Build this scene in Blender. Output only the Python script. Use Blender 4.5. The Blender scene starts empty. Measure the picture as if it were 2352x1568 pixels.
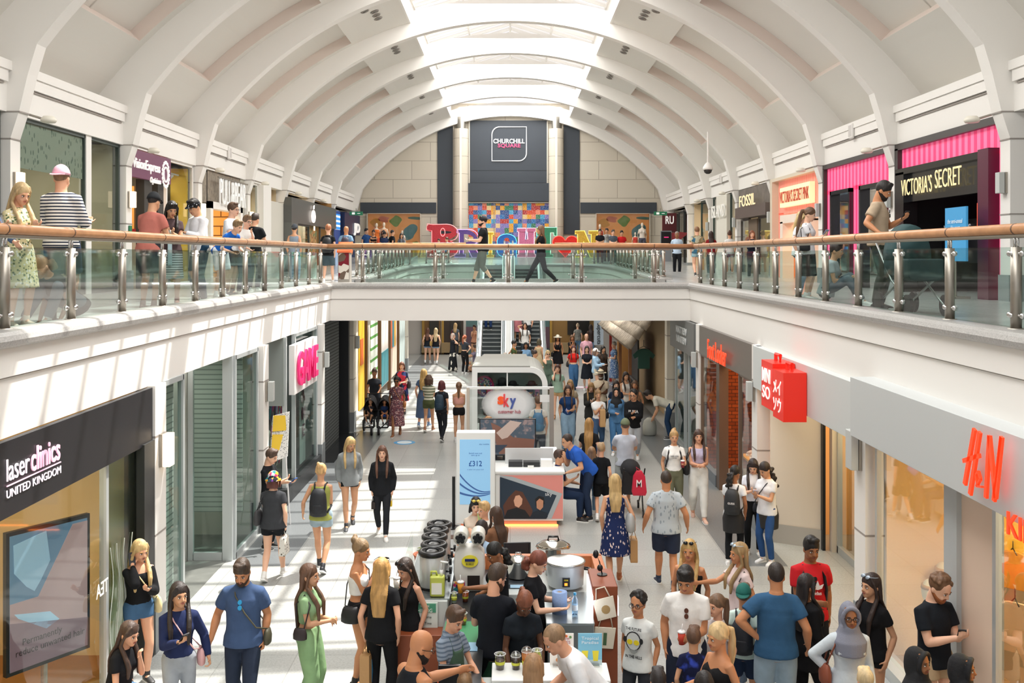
import bpy, bmesh, math, random
import numpy as np
from math import sin, cos, pi, radians as rad
from mathutils import Vector, Matrix
random.seed(7)
F=2287.0; CX=1172.0; HY=587.0; CZ=5.05; ZU=4.27
sc=bpy.context.scene; COL=sc.collection
def PX(x,D): return (x-CX)*D/F          # pixel column -> metres at depth D
def PZ(y,D): return CZ-(y-HY)*D/F       # pixel row -> height at depth D
# ------------------------------------------------------------ materials
MC={}
def hexc(s):
    s=s.lstrip('#'); s=s if len(s)==6 else ''.join(q*2 for q in s); v=[int(s[i:i+2],16)/255 for i in (0,2,4)]
    return tuple((c/12.92 if c<=.04045 else ((c+.055)/1.055)**2.4) for c in v)+(1,)
def mat(c,r=.6,m=0.,em=0.,tr=0.,bump=0.,bs=60.,var=0.,vs=4.,spec=.5,name=None,stretch=None):
    key=('m',c,r,m,em,tr,bump,bs,var,vs,spec,stretch)
    if key in MC: return MC[key]
    a=bpy.data.materials.new(name or 'mat'); a.use_nodes=True; nt=a.node_tree; b=nt.nodes['Principled BSDF']
    col=hexc(c); b.inputs['Base Color'].default_value=col; b.inputs['Roughness'].default_value=r
    b.inputs['Metallic'].default_value=m; b.inputs['Specular IOR Level'].default_value=spec
    if em: b.inputs['Emission Color'].default_value=col; b.inputs['Emission Strength'].default_value=em
    if tr: b.inputs['Transmission Weight'].default_value=tr
    if bump or var:
        tc=nt.nodes.new('ShaderNodeTexCoord'); src=tc.outputs['Object']
        if stretch:
            mp=nt.nodes.new('ShaderNodeMapping'); mp.inputs['Scale'].default_value=stretch; nt.links.new(src,mp.inputs[0]); src=mp.outputs[0]
        if var:
            n=nt.nodes.new('ShaderNodeTexNoise'); n.inputs['Scale'].default_value=vs; n.inputs['Detail'].default_value=4; nt.links.new(src,n.inputs[0])
            mx=nt.nodes.new('ShaderNodeMix'); mx.data_type='RGBA'; mr=nt.nodes.new('ShaderNodeMapRange')
            mr.inputs[1].default_value=.3; mr.inputs[2].default_value=.7; nt.links.new(n.outputs[0],mr.inputs[0]); nt.links.new(mr.outputs[0],mx.inputs[0])
            mx.inputs[6].default_value=tuple(max(0,v*(1-var)) for v in col[:3])+(1,); mx.inputs[7].default_value=tuple(min(1,v*(1+var)) for v in col[:3])+(1,)
            nt.links.new(mx.outputs[2],b.inputs['Base Color'])
        if bump:
            n=nt.nodes.new('ShaderNodeTexNoise'); n.inputs['Scale'].default_value=bs; nt.links.new(src,n.inputs[0])
            bp=nt.nodes.new('ShaderNodeBump'); bp.inputs['Strength'].default_value=bump; bp.inputs['Distance'].default_value=.01
            nt.links.new(n.outputs[0],bp.inputs['Height']); nt.links.new(bp.outputs[0],b.inputs['Normal'])
    MC[key]=a; return a
def glass(c='dfeeea',op=.12,r=.03):
    """thin architectural glass: mostly clear, green tinted, with real reflections"""
    key=('g',c,op,r)
    if key in MC: return MC[key]
    a=bpy.data.materials.new('glass'); a.use_nodes=True; nt=a.node_tree; nt.nodes.clear()
    o=nt.nodes.new('ShaderNodeOutputMaterial'); t=nt.nodes.new('ShaderNodeBsdfTransparent'); t.inputs[0].default_value=hexc(c)
    g=nt.nodes.new('ShaderNodeBsdfGlossy'); g.inputs['Roughness'].default_value=r; g.inputs[0].default_value=(1,1,1,1)
    fr=nt.nodes.new('ShaderNodeFresnel'); fr.inputs[0].default_value=1.5
    ad=nt.nodes.new('ShaderNodeMath'); ad.operation='MULTIPLY_ADD'; ad.inputs[1].default_value=.42; ad.inputs[2].default_value=op*.3; nt.links.new(fr.outputs[0],ad.inputs[0])
    mx=nt.nodes.new('ShaderNodeMixShader'); nt.links.new(ad.outputs[0],mx.inputs[0]); nt.links.new(t.outputs[0],mx.inputs[1]); nt.links.new(g.outputs[0],mx.inputs[2])
    nt.links.new(mx.outputs[0],o.inputs[0]); MC[key]=a; return a
def pat(kind,c1,c2='ffffff',c3='888888',s=1.,r=.85,em=0.):
    """cloth and panel patterns in the object's own coordinates"""
    key=('p',kind,c1,c2,c3,s,r,em)
    if key in MC: return MC[key]
    a=bpy.data.materials.new('pattern'); a.use_nodes=True; nt=a.node_tree; N=nt.nodes.new; L=nt.links.new
    b=nt.nodes['Principled BSDF']; b.inputs['Roughness'].default_value=r; b.inputs['Specular IOR Level'].default_value=.25
    tc=N('ShaderNodeTexCoord'); co=tc.outputs['Object']; sx=N('ShaderNodeSeparateXYZ'); L(co,sx.inputs[0])
    def math_(op,x,y=0.):
        n=N('ShaderNodeMath'); n.operation=op
        for i,v in enumerate((x,y)):
            if isinstance(v,(int,float)): n.inputs[i].default_value=v
            else: L(v,n.inputs[i])
        return n.outputs[0]
    def mixc(f,x,y):
        n=N('ShaderNodeMix'); n.data_type='RGBA'; L(f,n.inputs[0])
        for i,v in ((6,x),(7,y)):
            if isinstance(v,str): n.inputs[i].default_value=hexc(v)
            else: L(v,n.inputs[i])
        return n.outputs[2]
    def saw(ax,per,duty): return math_('LESS_THAN',math_('FRACT',math_('ADD',math_('DIVIDE',ax,per),50.)),duty)
    X,Y,Z=sx.outputs
    if kind=='stripe': col=mixc(saw(Z,.037*s,.42),c1,c2)
    elif kind=='vstripe': col=mixc(saw(X,.11*s,.5),c1,c2)
    elif kind=='ystripe': col=mixc(saw(Y,.11*s,.5),c1,c2)
    elif kind=='plaid': col=mixc(saw(Z,.09*s,.3),mixc(saw(X,.09*s,.3),c1,c2),c3)
    elif kind=='brick':
        br=N('ShaderNodeTexBrick'); cb=N('ShaderNodeCombineXYZ'); L(math_('ADD',X,Y),cb.inputs[0]); L(Z,cb.inputs[1]); L(cb.outputs[0],br.inputs[0])
        br.inputs['Color1'].default_value=hexc(c1); br.inputs['Color2'].default_value=hexc(c2); br.inputs['Mortar'].default_value=hexc(c3)
        br.inputs['Scale'].default_value=1/s; br.inputs['Mortar Size'].default_value=.02/max(1,s); br.inputs['Brick Width'].default_value=.5; br.inputs['Row Height'].default_value=.25
        col=br.outputs[0]
    elif kind in('dots','floral','flecks','patch','quilt','mess'):
        v=N('ShaderNodeTexVoronoi'); mp=N('ShaderNodeMapping'); L(co,mp.inputs[0]); L(mp.outputs[0],v.inputs[0])
        v.inputs['Scale'].default_value={'dots':22,'floral':34,'flecks':30,'patch':9,'quilt':4.1,'mess':7}[kind]/s
        if kind=='flecks': mp.inputs['Scale'].default_value=(1,1,.45)
        if kind=='quilt': v.distance='CHEBYCHEV'; v.inputs['Randomness'].default_value=0.
        if kind in('dots','flecks'): col=mixc(math_('LESS_THAN',v.outputs[0],.3),c1,c2)
        elif kind=='floral':
            sp=N('ShaderNodeSeparateXYZ'); L(v.outputs['Color'],sp.inputs[0])
            col=mixc(math_('LESS_THAN',v.outputs[0],.42),c1,mixc(math_('GREATER_THAN',sp.outputs[0],.5),c2,c3))
        elif kind=='patch':
            sp=N('ShaderNodeSeparateXYZ'); L(v.outputs['Color'],sp.inputs[0])
            col=mixc(math_('GREATER_THAN',sp.outputs[0],.45),c1,mixc(math_('GREATER_THAN',sp.outputs[1],.5),c2,c3))
        else:
            h=N('ShaderNodeHueSaturation'); sp=N('ShaderNodeSeparateXYZ'); L(v.outputs['Color'],sp.inputs[0])
            cr=N('ShaderNodeValToRGB'); cr.color_ramp.interpolation='CONSTANT'; e=cr.color_ramp.elements
            pl=['1d6fb0','d8461f','2c7a55','e8a21c','b12a2a','7f74b8','e7c88e','3aa0c9','e98b6b','244d8a'] if kind=='quilt' else ['37415a','c43b6e','d8d2c8','2b7f86','7d4a94','e0a030','20242c','b9c4cc']
            e[0].color=hexc(pl[0]); e[1].position=1/len(pl); e[1].color=hexc(pl[1])
            for i in range(2,len(pl)): q=e.new(i/len(pl)); q.color=hexc(pl[i])
            L(sp.outputs[0],cr.inputs[0]); col=cr.outputs[0]
            if kind=='quilt':
                n=N('ShaderNodeTexNoise'); n.inputs['Scale'].default_value=26; L(co,n.inputs[0]); mr=N('ShaderNodeMapRange'); mr.inputs[1].default_value=.5; mr.inputs[2].default_value=.75; mr.inputs[4].default_value=.7; L(n.outputs[0],mr.inputs[0])
                col=mixc(mr.outputs[0],col,'f4f0e6')
    elif kind=='galaxy':
        n=N('ShaderNodeTexNoise'); n.inputs['Scale'].default_value=9; L(co,n.inputs[0]); mr=N('ShaderNodeMapRange'); mr.inputs[1].default_value=.5; mr.inputs[2].default_value=.66; L(n.outputs[0],mr.inputs[0])
        col=mixc(mr.outputs[0],c1,c2)
    elif kind=='slats': col=mixc(saw(Y,.14*s,.35),c1,c2)
    elif kind=='shutter': col=mixc(saw(Z,.085*s,.25),c1,c2)
    L(col,b.inputs['Base Color'])
    if em: L(col,b.inputs['Emission Color']); b.inputs['Emission Strength'].default_value=em
    MC[key]=a; return a
# ------------------------------------------------------------ mesh buffers
class Buf:
    def __init__(s): s.v=[]; s.f=[]; s.m=[]
    def add(s,v,f,m=0):
        o=len(s.v); s.v.extend(map(tuple,v)); s.f.extend([tuple(i+o for i in q) for q in f]); s.m.extend([m]*len(f)); return s
    def box(s,x0,x1,y0,y1,z0,z1,m=0):
        if x0>x1:x0,x1=x1,x0
        if y0>y1:y0,y1=y1,y0
        if z0>z1:z0,z1=z1,z0
        return s.add([(x,y,z) for x in(x0,x1) for y in(y0,y1) for z in(z0,z1)],[(0,1,3,2),(4,6,7,5),(0,4,5,1),(2,3,7,6),(0,2,6,4),(1,5,7,3)],m)
    def quad(s,a,b,c,d,m=0): return s.add([a,b,c,d],[(0,1,2,3)],m)
    def loft(s,rings,m=0,cap=True):
        n=len(rings[0]); v=[p for r in rings for p in r]; f=[]
        for i in range(len(rings)-1):
            for j in range(n): f.append((i*n+j,i*n+(j+1)%n,(i+1)*n+(j+1)%n,(i+1)*n+j))
        if cap: f.append(tuple(range(n-1,-1,-1))); f.append(tuple((len(rings)-1)*n+j for j in range(n)))
        return s.add(v,f,m)
    def cyl(s,p,q,r0,r1=None,n=14,m=0,cap=True):
        r1=r0 if r1 is None else r1; p=np.array(p,float); q=np.array(q,float); U,V=frame(q-p)
        return s.loft([ring(p,U*r0,V*r0,n),ring(q,U*r1,V*r1,n)],m,cap)
    def tube(s,pts,r,n=8,m=0,closed=False):
        pts=[np.array(p,float) for p in pts]; R=[]
        k=len(pts)
        for i,p in enumerate(pts):
            a=pts[(i-1)%k] if (i or closed) else p; b=pts[(i+1)%k] if (i<k-1 or closed) else p
            U,V=frame(b-a); rr=r[i] if isinstance(r,(list,tuple)) else r; R.append(ring(p,U*rr,V*rr,n))
        if closed: R.append(R[0])
        return s.loft(R,m,not closed)
    def lathe(s,c,prof,n=24,m=0):
        return s.loft([ring(np.array((c[0],c[1],c[2]+z)),np.array((r,0,0.)),np.array((0,r,0.)),n) for r,z in prof],m)
    def ell(s,c,rx,ry,rz,R=None,n=12,k=8,m=0):
        R=np.eye(3) if R is None else R; c=np.array(c,float); rg=[]
        for i in range(k+1):
            t=-pi/2+pi*i/k; t=max(-pi/2+.05,min(pi/2-.05,t))
            rg.append(ring(c+R@np.array((0,0,rz*sin(t))),R@np.array((rx*cos(t),0,0)),R@np.array((0,ry*cos(t),0)),n))
        return s.loft(rg,m)
    def prism(s,poly,o,xd,yd,nd,th,m=0):
        """extrude a 2D outline: o origin, xd/yd axes, nd thickness direction"""
        o,xd,yd,nd=[np.array(t,float) for t in(o,xd,yd,nd)]
        if np.dot(np.cross(xd,yd),nd)<0: pass
        if sum(poly[i][0]*poly[(i+1)%len(poly)][1]-poly[(i+1)%len(poly)][0]*poly[i][1] for i in range(len(poly)))<0: poly=poly[::-1]
        A=[o+xd*x+yd*y for x,y in poly]; B=[p+nd*th for p in A]; n=len(A)
        return s.add(A+B,[tuple(range(n-1,-1,-1)),tuple(range(n,2*n))]+[(i,(i+1)%n,n+(i+1)%n,n+i) for i in range(n)],m)
def ring(c,U,V,n):
    return [c+U*cos(2*pi*j/n)+V*sin(2*pi*j/n) for j in range(n)]
def frame(d):
    d=np.array(d,float); l=np.linalg.norm(d); d=d/l if l>1e-9 else np.array((0,0,1.))
    a=np.array((0,0,1.)) if abs(d[2])<.9 else np.array((0,1.,0))
    U=np.cross(a,d); U/=np.linalg.norm(U); return U,np.cross(d,U)
def mk(name,buf,mats,parent=None,smooth=False,loc=None,bevel=0):
    me=bpy.data.meshes.new(name); me.from_pydata(buf.v,[],buf.f)
    if not isinstance(mats,(list,tuple)): mats=[mats]
    for a in mats: me.materials.append(a)
    if len(mats)>1: me.polygons.foreach_set('material_index',buf.m)
    if smooth: me.polygons.foreach_set('use_smooth',[True]*len(me.polygons))
    o=bpy.data.objects.new(name,me); COL.objects.link(o)
    if loc is not None:
        me.transform(Matrix.Translation(-Vector(loc))); o.location=loc
    if parent is not None:
        o.parent=parent
        p=Vector((0,0,0)); q=parent
        while q is not None: p+=q.location; q=q.parent
        o.location=o.location-p
    if bevel:
        b=o.modifiers.new('b','BEVEL'); b.width=bevel; b.segments=2; b.limit_method='ANGLE'
        w=o.modifiers.new('w','WEIGHTED_NORMAL'); me.polygons.foreach_set('use_smooth',[True]*len(me.polygons))
    return o
def cp(o,loc,parent=None,rz=None):
    c=o.copy(); COL.objects.link(c); c.parent=parent; c.location=loc
    if rz is not None: c.rotation_euler=(0,0,rz)
    return c
def tree(o,loc,label,rz=None):
    r=o.copy(); COL.objects.link(r); r.location=loc; r['label']=label
    if rz is not None: r.rotation_euler=(0,0,rz)
    for ch in list(o.children):
        c=ch.copy(); COL.objects.link(c); c.parent=r
        for g in list(ch.children):
            d=g.copy(); COL.objects.link(d); d.parent=c
    return r
def tag(o,label,cat,group=None):
    o['label']=label; o['category']=cat
    if group: o['group']=group
    return o
def struct(name,buf,mats,smooth=False,**k):
    o=mk(name,buf,mats,None,smooth,**k); o['kind']='structure'; return o
def empty(name,loc,label=None,cat=None,group=None,rz=0):
    o=bpy.data.objects.new(name,None); o.empty_display_size=.1; COL.objects.link(o); o.location=loc; o.rotation_euler=(0,0,rz)
    if label: tag(o,label,cat,group)
    return o
# ------------------------------------------------------------ lettering (converted to meshes at the end in one pass)
TEXTS=[]
def text(name,s,c,w,h,side,depth,m,parent=None,bold=.012,italic=0.,label=None):
    """lettering fitted in a w x h box centred at c; side L (left wall), R (right wall), F (faces the entrance), T (sloped not used)"""
    cu=bpy.data.curves.new(name,'FONT'); cu.body=s; cu.extrude=.05; cu.offset=bold; cu.shear=italic; cu.resolution_u=3; cu.align_x='CENTER'
    o=bpy.data.objects.new(name,cu); COL.objects.link(o); TEXTS.append((o,c,w,h,side,depth,m,parent)); return o
SIDE={'L':((0,1,0),(1,0,0)),'R':((0,-1,0),(-1,0,0)),'F':((1,0,0),(0,-1,0)),'B':((-1,0,0),(0,1,0))}
def finish_texts():
    dg=bpy.context.evaluated_depsgraph_get()
    for o,c,w,h,side,depth,m,parent in TEXTS:
        me=bpy.data.meshes.new_from_object(o.evaluated_get(dg)); n=len(me.vertices)
        if not n: continue
        a=np.empty(n*3); me.vertices.foreach_get('co',a); a=a.reshape(-1,3); lo,hi=a.min(0),a.max(0)
        a=(a-(lo+hi)/2)/np.maximum(hi-lo,1e-6)
        if isinstance(side,str): xd,nd=[np.array(t,float) for t in SIDE[side]]; ud=np.array((0,0,1.))
        else: xd,ud,nd=[np.array(t,float) for t in side]
        a=a[:,:1]*w*xd+a[:,1:2]*h*ud+(a[:,2:]+.5)*depth*nd
        me.vertices.foreach_set('co',a.ravel()); me.materials.clear(); me.materials.append(m)
        q=bpy.data.objects.new(o.name+'_',me); nm=o.name; bpy.data.objects.remove(o); q.name=nm; COL.objects.link(q); q.location=c
        if parent is not None:
            q.parent=parent; bpy.context.view_layer.update(); q.matrix_parent_inverse=parent.matrix_world.inverted(); q.location=c
        else: q['kind']='structure'
# ============================================================ THE HALL
WHITE=mat('ece9e4',.55,bump=.05,bs=8,name='white paint')
WHITE2=mat('dfdcd5',.6,name='vault plaster')
GROOVE=mat('9c958f',.8)
STEEL=mat('a49e94',.40,.85,name='brushed steel'); CHROME=mat('cfcfcd',.25,1.)
DARK=mat('23262a',.5); ALU=mat('c9ced0',.35,.5); WOODRAIL=mat('c9956c',.35,var=.12,vs=6,name='timber handrail')
GLASS=glass('cfe2dc',.10); CLEAR=glass('e6efec',.08)
XW=8.65; XF=4.60; ZB=3.39
YB0,YB1=25.45,29.8     # bridge across the void
VO=48.0                # far end of the second void
# --- lower floor: terrazzo tiles with a dark border along the shopfronts
def floor_mat(c1='b0b2af',c2='a6a8a6',cd='74787a',band=True,rough=.3):
    a=bpy.data.materials.new('terrazzo'); a.use_nodes=True; nt=a.node_tree; N=nt.nodes.new; L=nt.links.new; b=nt.nodes['Principled BSDF']
    tc=N('ShaderNodeTexCoord'); br=N('ShaderNodeTexBrick'); L(tc.outputs['Object'],br.inputs[0]); br.offset=0
    br.inputs['Scale'].default_value=1; br.inputs['Brick Width'].default_value=.9; br.inputs['Row Height'].default_value=.9; br.inputs['Mortar Size'].default_value=.006
    br.inputs['Color1'].default_value=hexc(c1); br.inputs['Color2'].default_value=hexc(c2); br.inputs['Mortar'].default_value=hexc('8f908d')
    n=N('ShaderNodeTexNoise'); n.inputs['Scale'].default_value=38; n.inputs['Detail'].default_value=3; L(tc.outputs['Object'],n.inputs[0])
    mr=N('ShaderNodeMapRange'); mr.inputs[1].default_value=.35; mr.inputs[2].default_value=.65; mr.inputs[3].default_value=.86; mr.inputs[4].default_value=1.08; L(n.outputs[0],mr.inputs[0])
    mx=N('ShaderNodeMix'); mx.data_type='RGBA'; mx.blend_type='MULTIPLY'; mx.inputs[0].default_value=1; L(mr.outputs[0],mx.inputs[7])
    src=br.outputs[0]
    if band:
        sx=N('ShaderNodeSeparateXYZ'); L(tc.outputs['Object'],sx.inputs[0]); ab=N('ShaderNodeMath'); ab.operation='ABSOLUTE'; L(sx.outputs[0],ab.inputs[0])
        g=N('ShaderNodeMath'); g.operation='GREATER_THAN'; g.inputs[1].default_value=3.62; L(ab.outputs[0],g.inputs[0])
        g2=N('ShaderNodeMath'); g2.operation='LESS_THAN'; g2.inputs[1].default_value=4.52; L(ab.outputs[0],g2.inputs[0])
        g3=N('ShaderNodeMath'); g3.operation='MULTIPLY'; L(g.outputs[0],g3.inputs[0]); L(g2.outputs[0],g3.inputs[1])
        y3=N('ShaderNodeMath'); y3.operation='GREATER_THAN'; y3.inputs[1].default_value=16.2; L(sx.outputs[1],y3.inputs[0])
        g4=N('ShaderNodeMath'); g4.operation='MULTIPLY'; L(g3.outputs[0],g4.inputs[0]); L(y3.outputs[0],g4.inputs[1])
        m2=N('ShaderNodeMix'); m2.data_type='RGBA'; L(g4.outputs[0],m2.inputs[0]); L(src,m2.inputs[6]); m2.inputs[7].default_value=hexc(cd); src=m2.outputs[2]
    L(src,mx.inputs[6]); L(mx.outputs[2],b.inputs['Base Color']); b.inputs['Roughness'].default_value=rough; return a
FLOOR=floor_mat(); FLOORU=floor_mat('b9bbb9','aeb1b0',band=False,rough=.22)
struct('floor',Buf().box(-14,14,-6,53,-.2,0),FLOOR)
b=Buf()
for s in(-1,1):                                   # galleries
    b.box(s*4.62,s*14,-6,YB0,3.6,ZU)
    b.add([(s*4.62,YB0,3.6),(s*14,YB0,3.6),(s*14,YB0,ZU),(s*4.62,YB0,ZU),(s*4.62,VO,3.6),(s*14,VO,3.6),(s*14,VO,4.6),(s*4.62,VO,4.6)],[(0,1,2,3),(4,7,6,5),(3,2,6,7),(0,4,5,1),(0,3,7,4),(1,5,6,2)])
b.box(-4.62,4.62,YB0+.02,YB1,3.6,ZU); b.box(-4.62,4.62,-6,.4,3.6,ZU)
b.add([(-14,VO,3.6),(14,VO,3.6),(14,VO,4.6),(-14,VO,4.6),(-14,55,3.6),(14,55,3.6),(14,52.6,4.96),(-14,52.6,4.96),(-14,55,4.96),(14,55,4.96)],[(0,1,2,3),(3,2,6,7),(7,6,9,8),(0,4,5,1)])
struct('floor_upper',b,FLOORU)
b=Buf()                                           # soffit over the lower shops
for s in(-1,1): b.box(s*4.62,s*14,-6,VO,3.42,3.6)
b.box(-4.6,4.6,YB0+.1,YB1-.1,3.42,3.6); b.box(-14,14,VO,53,3.42,3.6); b.box(-4.6,4.6,-6,.3,3.42,3.6)
struct('ceiling_lower',b,mat('d9d4d0',.7))
# --- fascias
b=Buf(); g=Buf(); cop=Buf()
def fascia(x0,y0,x1,y1,nx,ny,z=ZU,za=0,zb=0):
    p=np.array((x0,y0,0.)); q=np.array((x1,y1,0.)); nn=np.array((nx,ny,0.)); A=np.array((0,0,1.))
    for lo,hi,off in((ZB-ZU,-.34,.0),(-.325,.0,.025)):
        r=[]
        for P_,dz in((p,za),(q,zb)):
            for o_,zz in((-.12,lo),(off,lo),(off,hi),(-.12,hi)): r.append(P_+nn*o_+A*(z+dz+zz))
        b.add(r,[(0,1,2,3),(7,6,5,4),(0,4,5,1),(1,5,6,2),(2,6,7,3),(3,7,4,0)])
    r=[]
    for P_,dz in((p,za),(q,zb)):
        for o_,zz in((-.12,-.34),(-.004,-.34),(-.004,-.325),(-.12,-.325)): r.append(P_+nn*o_+A*(z+dz+zz))
    g.add(r,[(0,1,2,3),(7,6,5,4),(0,4,5,1),(1,5,6,2),(2,6,7,3),(3,7,4,0)])
    R=[]
    for P_,dz in((p,za),(q,zb)):
        R.append([P_+nn*(o_)+A*(z+dz+zz) for o_,zz in((-.26,-.01),(.05,-.06),(.085,-.035),(.095,.01),(.075,.055),(.03,.085),(-.04,.095),(-.26,.095))])
    cop.loft(R)
fascia(-XF,-6,-XF,YB0,1,0); fascia(XF,-6,XF,YB0,-1,0)
fascia(-XF,YB0,XF,YB0,0,-1); fascia(-XF,YB1,XF,YB1,0,1)
fascia(-XF,YB1,-XF,44,1,0,zb=.24); fascia(XF,YB1,XF,44,-1,0,zb=.24)
pv=None
for i in range(9):
    t=pi/2*i/8; x=XF-2.6*(1-cos(t)); y=44+3.9*sin(t); zz=.24+.09*sin(t)
    if pv:
        nx=-(cos(t)); ny=-sin(t); L_=math.hypot(nx,ny)
        fascia(pv[0],pv[1],x,y,nx/L_,ny/L_,za=pv[2],zb=zz); fascia(-pv[0],pv[1],-x,y,-nx/L_,ny/L_,za=pv[2],zb=zz)
    pv=(x,y,zz)
fascia(-2.0,47.9,-1.6,47.9,0,-1,za=.33,zb=.33); fascia(1.7,47.9,2.0,47.9,0,-1,za=.33,zb=.33)
struct('wall_balcony',b,WHITE); struct('trim_1',g,GROOVE)
struct('trim_2',cop,mat('a9a7a4',.3,bump=.02,bs=120,var=.22,vs=60,name='granite nosing'),smooth=False)
bb=Buf()
for s in(-1,1):
    bb.add([(s*4.6,43.9,4.5),(s*4.6,48,4.6),(s*2.0,48,4.6),(s*3.1,47.3,4.6),(s*4.2,46,4.56)],[(0,1,2,3,4) if s>0 else (4,3,2,1,0)])
struct('floor_landing',bb,FLOORU)
# --- rib profile (inner face) and vault
RC=2.55; RR=10.1; VC=1.50; VR=11.55
def rib_inner():
    a1=math.asin(8.05/RR); P_=[(RR*sin(a1*i/26),RC+RR*cos(a1*i/26)) for i in range(27)]
    return P_+[(8.2,8.15),(8.35,7.52),(8.50,7.05),(8.50,ZU)]
def rib_outer():
    a1=math.asin(9.3/VR); P_=[(VR*1.03*sin(a1*i/26),VC+VR*1.03*cos(a1*i/26)) for i in range(27)]
    return P_+[(9.1,8.0),(8.9,7.52),(8.85,7.05),(8.85,ZU)]
ri,ro=rib_inner(),rib_outer()
RIBS=[1.63,6.73,11.83]+[16.93+5.1*k for k in range(7)]+[54.15]
for k,y in enumerate(RIBS):
    b=Buf(); th=.34
    for s in(-1,1):
        n=len(ri); v=[]
        for (xi,zi),(xo,zo) in zip(ri,ro):
            v+=[(s*xi,y,zi),(s*xi,y+th,zi),(s*xo,y,zo),(s*xo,y+th,zo)]
        f=[]
        for i in range(n-1):
            o=i*4; q=o+4
            f+=[(o,q,q+1,o+1),(o,o+2,q+2,q),(o+1,q+1,q+3,o+3)]
        b.add(v,f)
        for zz in(7.50,7.04):                     # shadow joints of the precast pieces
            xi=8.35 if zz>7.3 else 8.5
            b.box(s*(xi-.012),s*8.86,y-.008,y+th+.008,zz-.012,zz+.012,1)
        b.box(s*8.47,s*8.86,y-.02,y+th+.02,ZU,ZU+.45,2)
        b.box(s*(8.488),s*8.86,y-.008,y+th+.008,5.75,5.77,1)
    struct('trim_%d'%(10+k),b,[WHITE,GROOVE,mat('8c9192',.5)],smooth=False)
a0,a1=rad(16.2),rad(53.6); r0,r1=rad(26.2),rad(44.5)
def vp(a,y,s,dr=0): R_=VR+dr; return (s*R_*sin(a),y,VC+R_*cos(a))
for s,nm in((-1,'ceiling_left'),(1,'ceiling_right')):
    b=Buf()
    edges=[-3.5]+RIBS
    for i in range(len(edges)-1):
        y0=edges[i]+(.34 if i else 0); y1=edges[i+1]
        def strip(aa,ab,ya,yb,n,dr=0,m=0):
            for j in range(n):
                t0=aa+(ab-aa)*j/n; t1=aa+(ab-aa)*(j+1)/n
                b.quad(vp(t0,ya,s,dr),vp(t1,ya,s,dr),vp(t1,yb,s,dr),vp(t0,yb,s,dr),m)
        ins=.28; D_=.3
        strip(a0,r0,y0,y1,5); strip(r1,a1,y0,y1,5); strip(r0,r1,y0,y0+ins,8); strip(r0,r1,y1-ins,y1,8)
        strip(r0,r1,y0+ins,y1-ins,8,D_)
        for t in(r0,r1): b.quad(vp(t,y0+ins,s),vp(t,y1-ins,s),vp(t,y1-ins,s,D_),vp(t,y0+ins,s,D_),1)
        for yy in(y0+ins,y1-ins):
            for j in range(8):
                t0=r0+(r1-r0)*j/8; t1=r0+(r1-r0)*(j+1)/8
                b.quad(vp(t0,yy,s),vp(t1,yy,s),vp(t1,yy,s,D_),vp(t0,yy,s,D_),1)
        # raised seam in the coffer
        for j in range(8):
            t0=r0+(r1-r0)*j/8; t1=r0+(r1-r0)*(j+1)/8; ym=(y0+y1)/2
            b.add([vp(t0,ym-.02,s,D_-.03),vp(t1,ym-.02,s,D_-.03),vp(t1,ym+.02,s,D_-.03),vp(t0,ym+.02,s,D_-.03)],[(0,1,2,3)],0)
    # gutter ledge behind the cornice
    x9=s*VR*sin(a1); z9=VC+VR*cos(a1)
    b.quad((x9,-3.5,z9),(s*8.5,-3.5,z9-.02),(s*8.5,54.2,z9-.02),(x9,54.2,z9))
    struct(nm,b,[WHITE2,mat('e3d5cc',.7,name='coffer reveal')])
    b=Buf()                                       # frieze over the shops
    for i in range(len(edges)-1):
        y0=edges[i]+(.34 if i else 0); y1=edges[i+1]
        b.box(s*8.56,s*9.2,y0,y1,7.5,8.34); b.box(s*8.47,s*8.6,y0,y1,8.2,8.36); b.box(s*8.50,s*8.6,y0+.06,y1-.06,8.0,8.2)
        b.box(s*8.535,s*8.6,y0+.15,y1-.15,7.955,7.985,1)
    struct('wall_frieze_'+nm[8:],b,[WHITE,GROOVE],bevel=0)
    # downlights between coffer and rooflight
EYE=mat('8f8a84',.3,.6); LAMPW=mat('fff1e0',.4,em=3.)
dn=None
for i in range(3,len(RIBS)-1):
    y1=RIBS[i+1]
    for s in(-1,1):
        for j in range(4):
            yy=RIBS[i]+.34+1.75+j*.42; a=rad(20.5+ (1.2 if j==0 else 0)); p=np.array(vp(a,yy,s,-.01))
            if dn is None:
                rb=Buf().lathe((0,0,0),[(.10,.012),(.13,0),(.13,-.02),(.10,-.03),(.085,0.0),(.07,.03)],18)
                dn=mk('ceiling_downlight',rb,EYE,None,True); lens=mk('lens',Buf().lathe((0,0,0),[(.07,.0),(.07,-.004)],16),mat('4a4642',.3),dn)
                o=dn
            else:
                o=dn.copy(); COL.objects.link(o); l2=lens.copy(); COL.objects.link(l2); l2.parent=o
            o.location=p; o.rotation_euler=(0,s*a,0)
            tag(o,'round recessed downlight in the white vault beside the rooflight','ceiling light','recessed downlights in rows of four along the rooflight')
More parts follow.
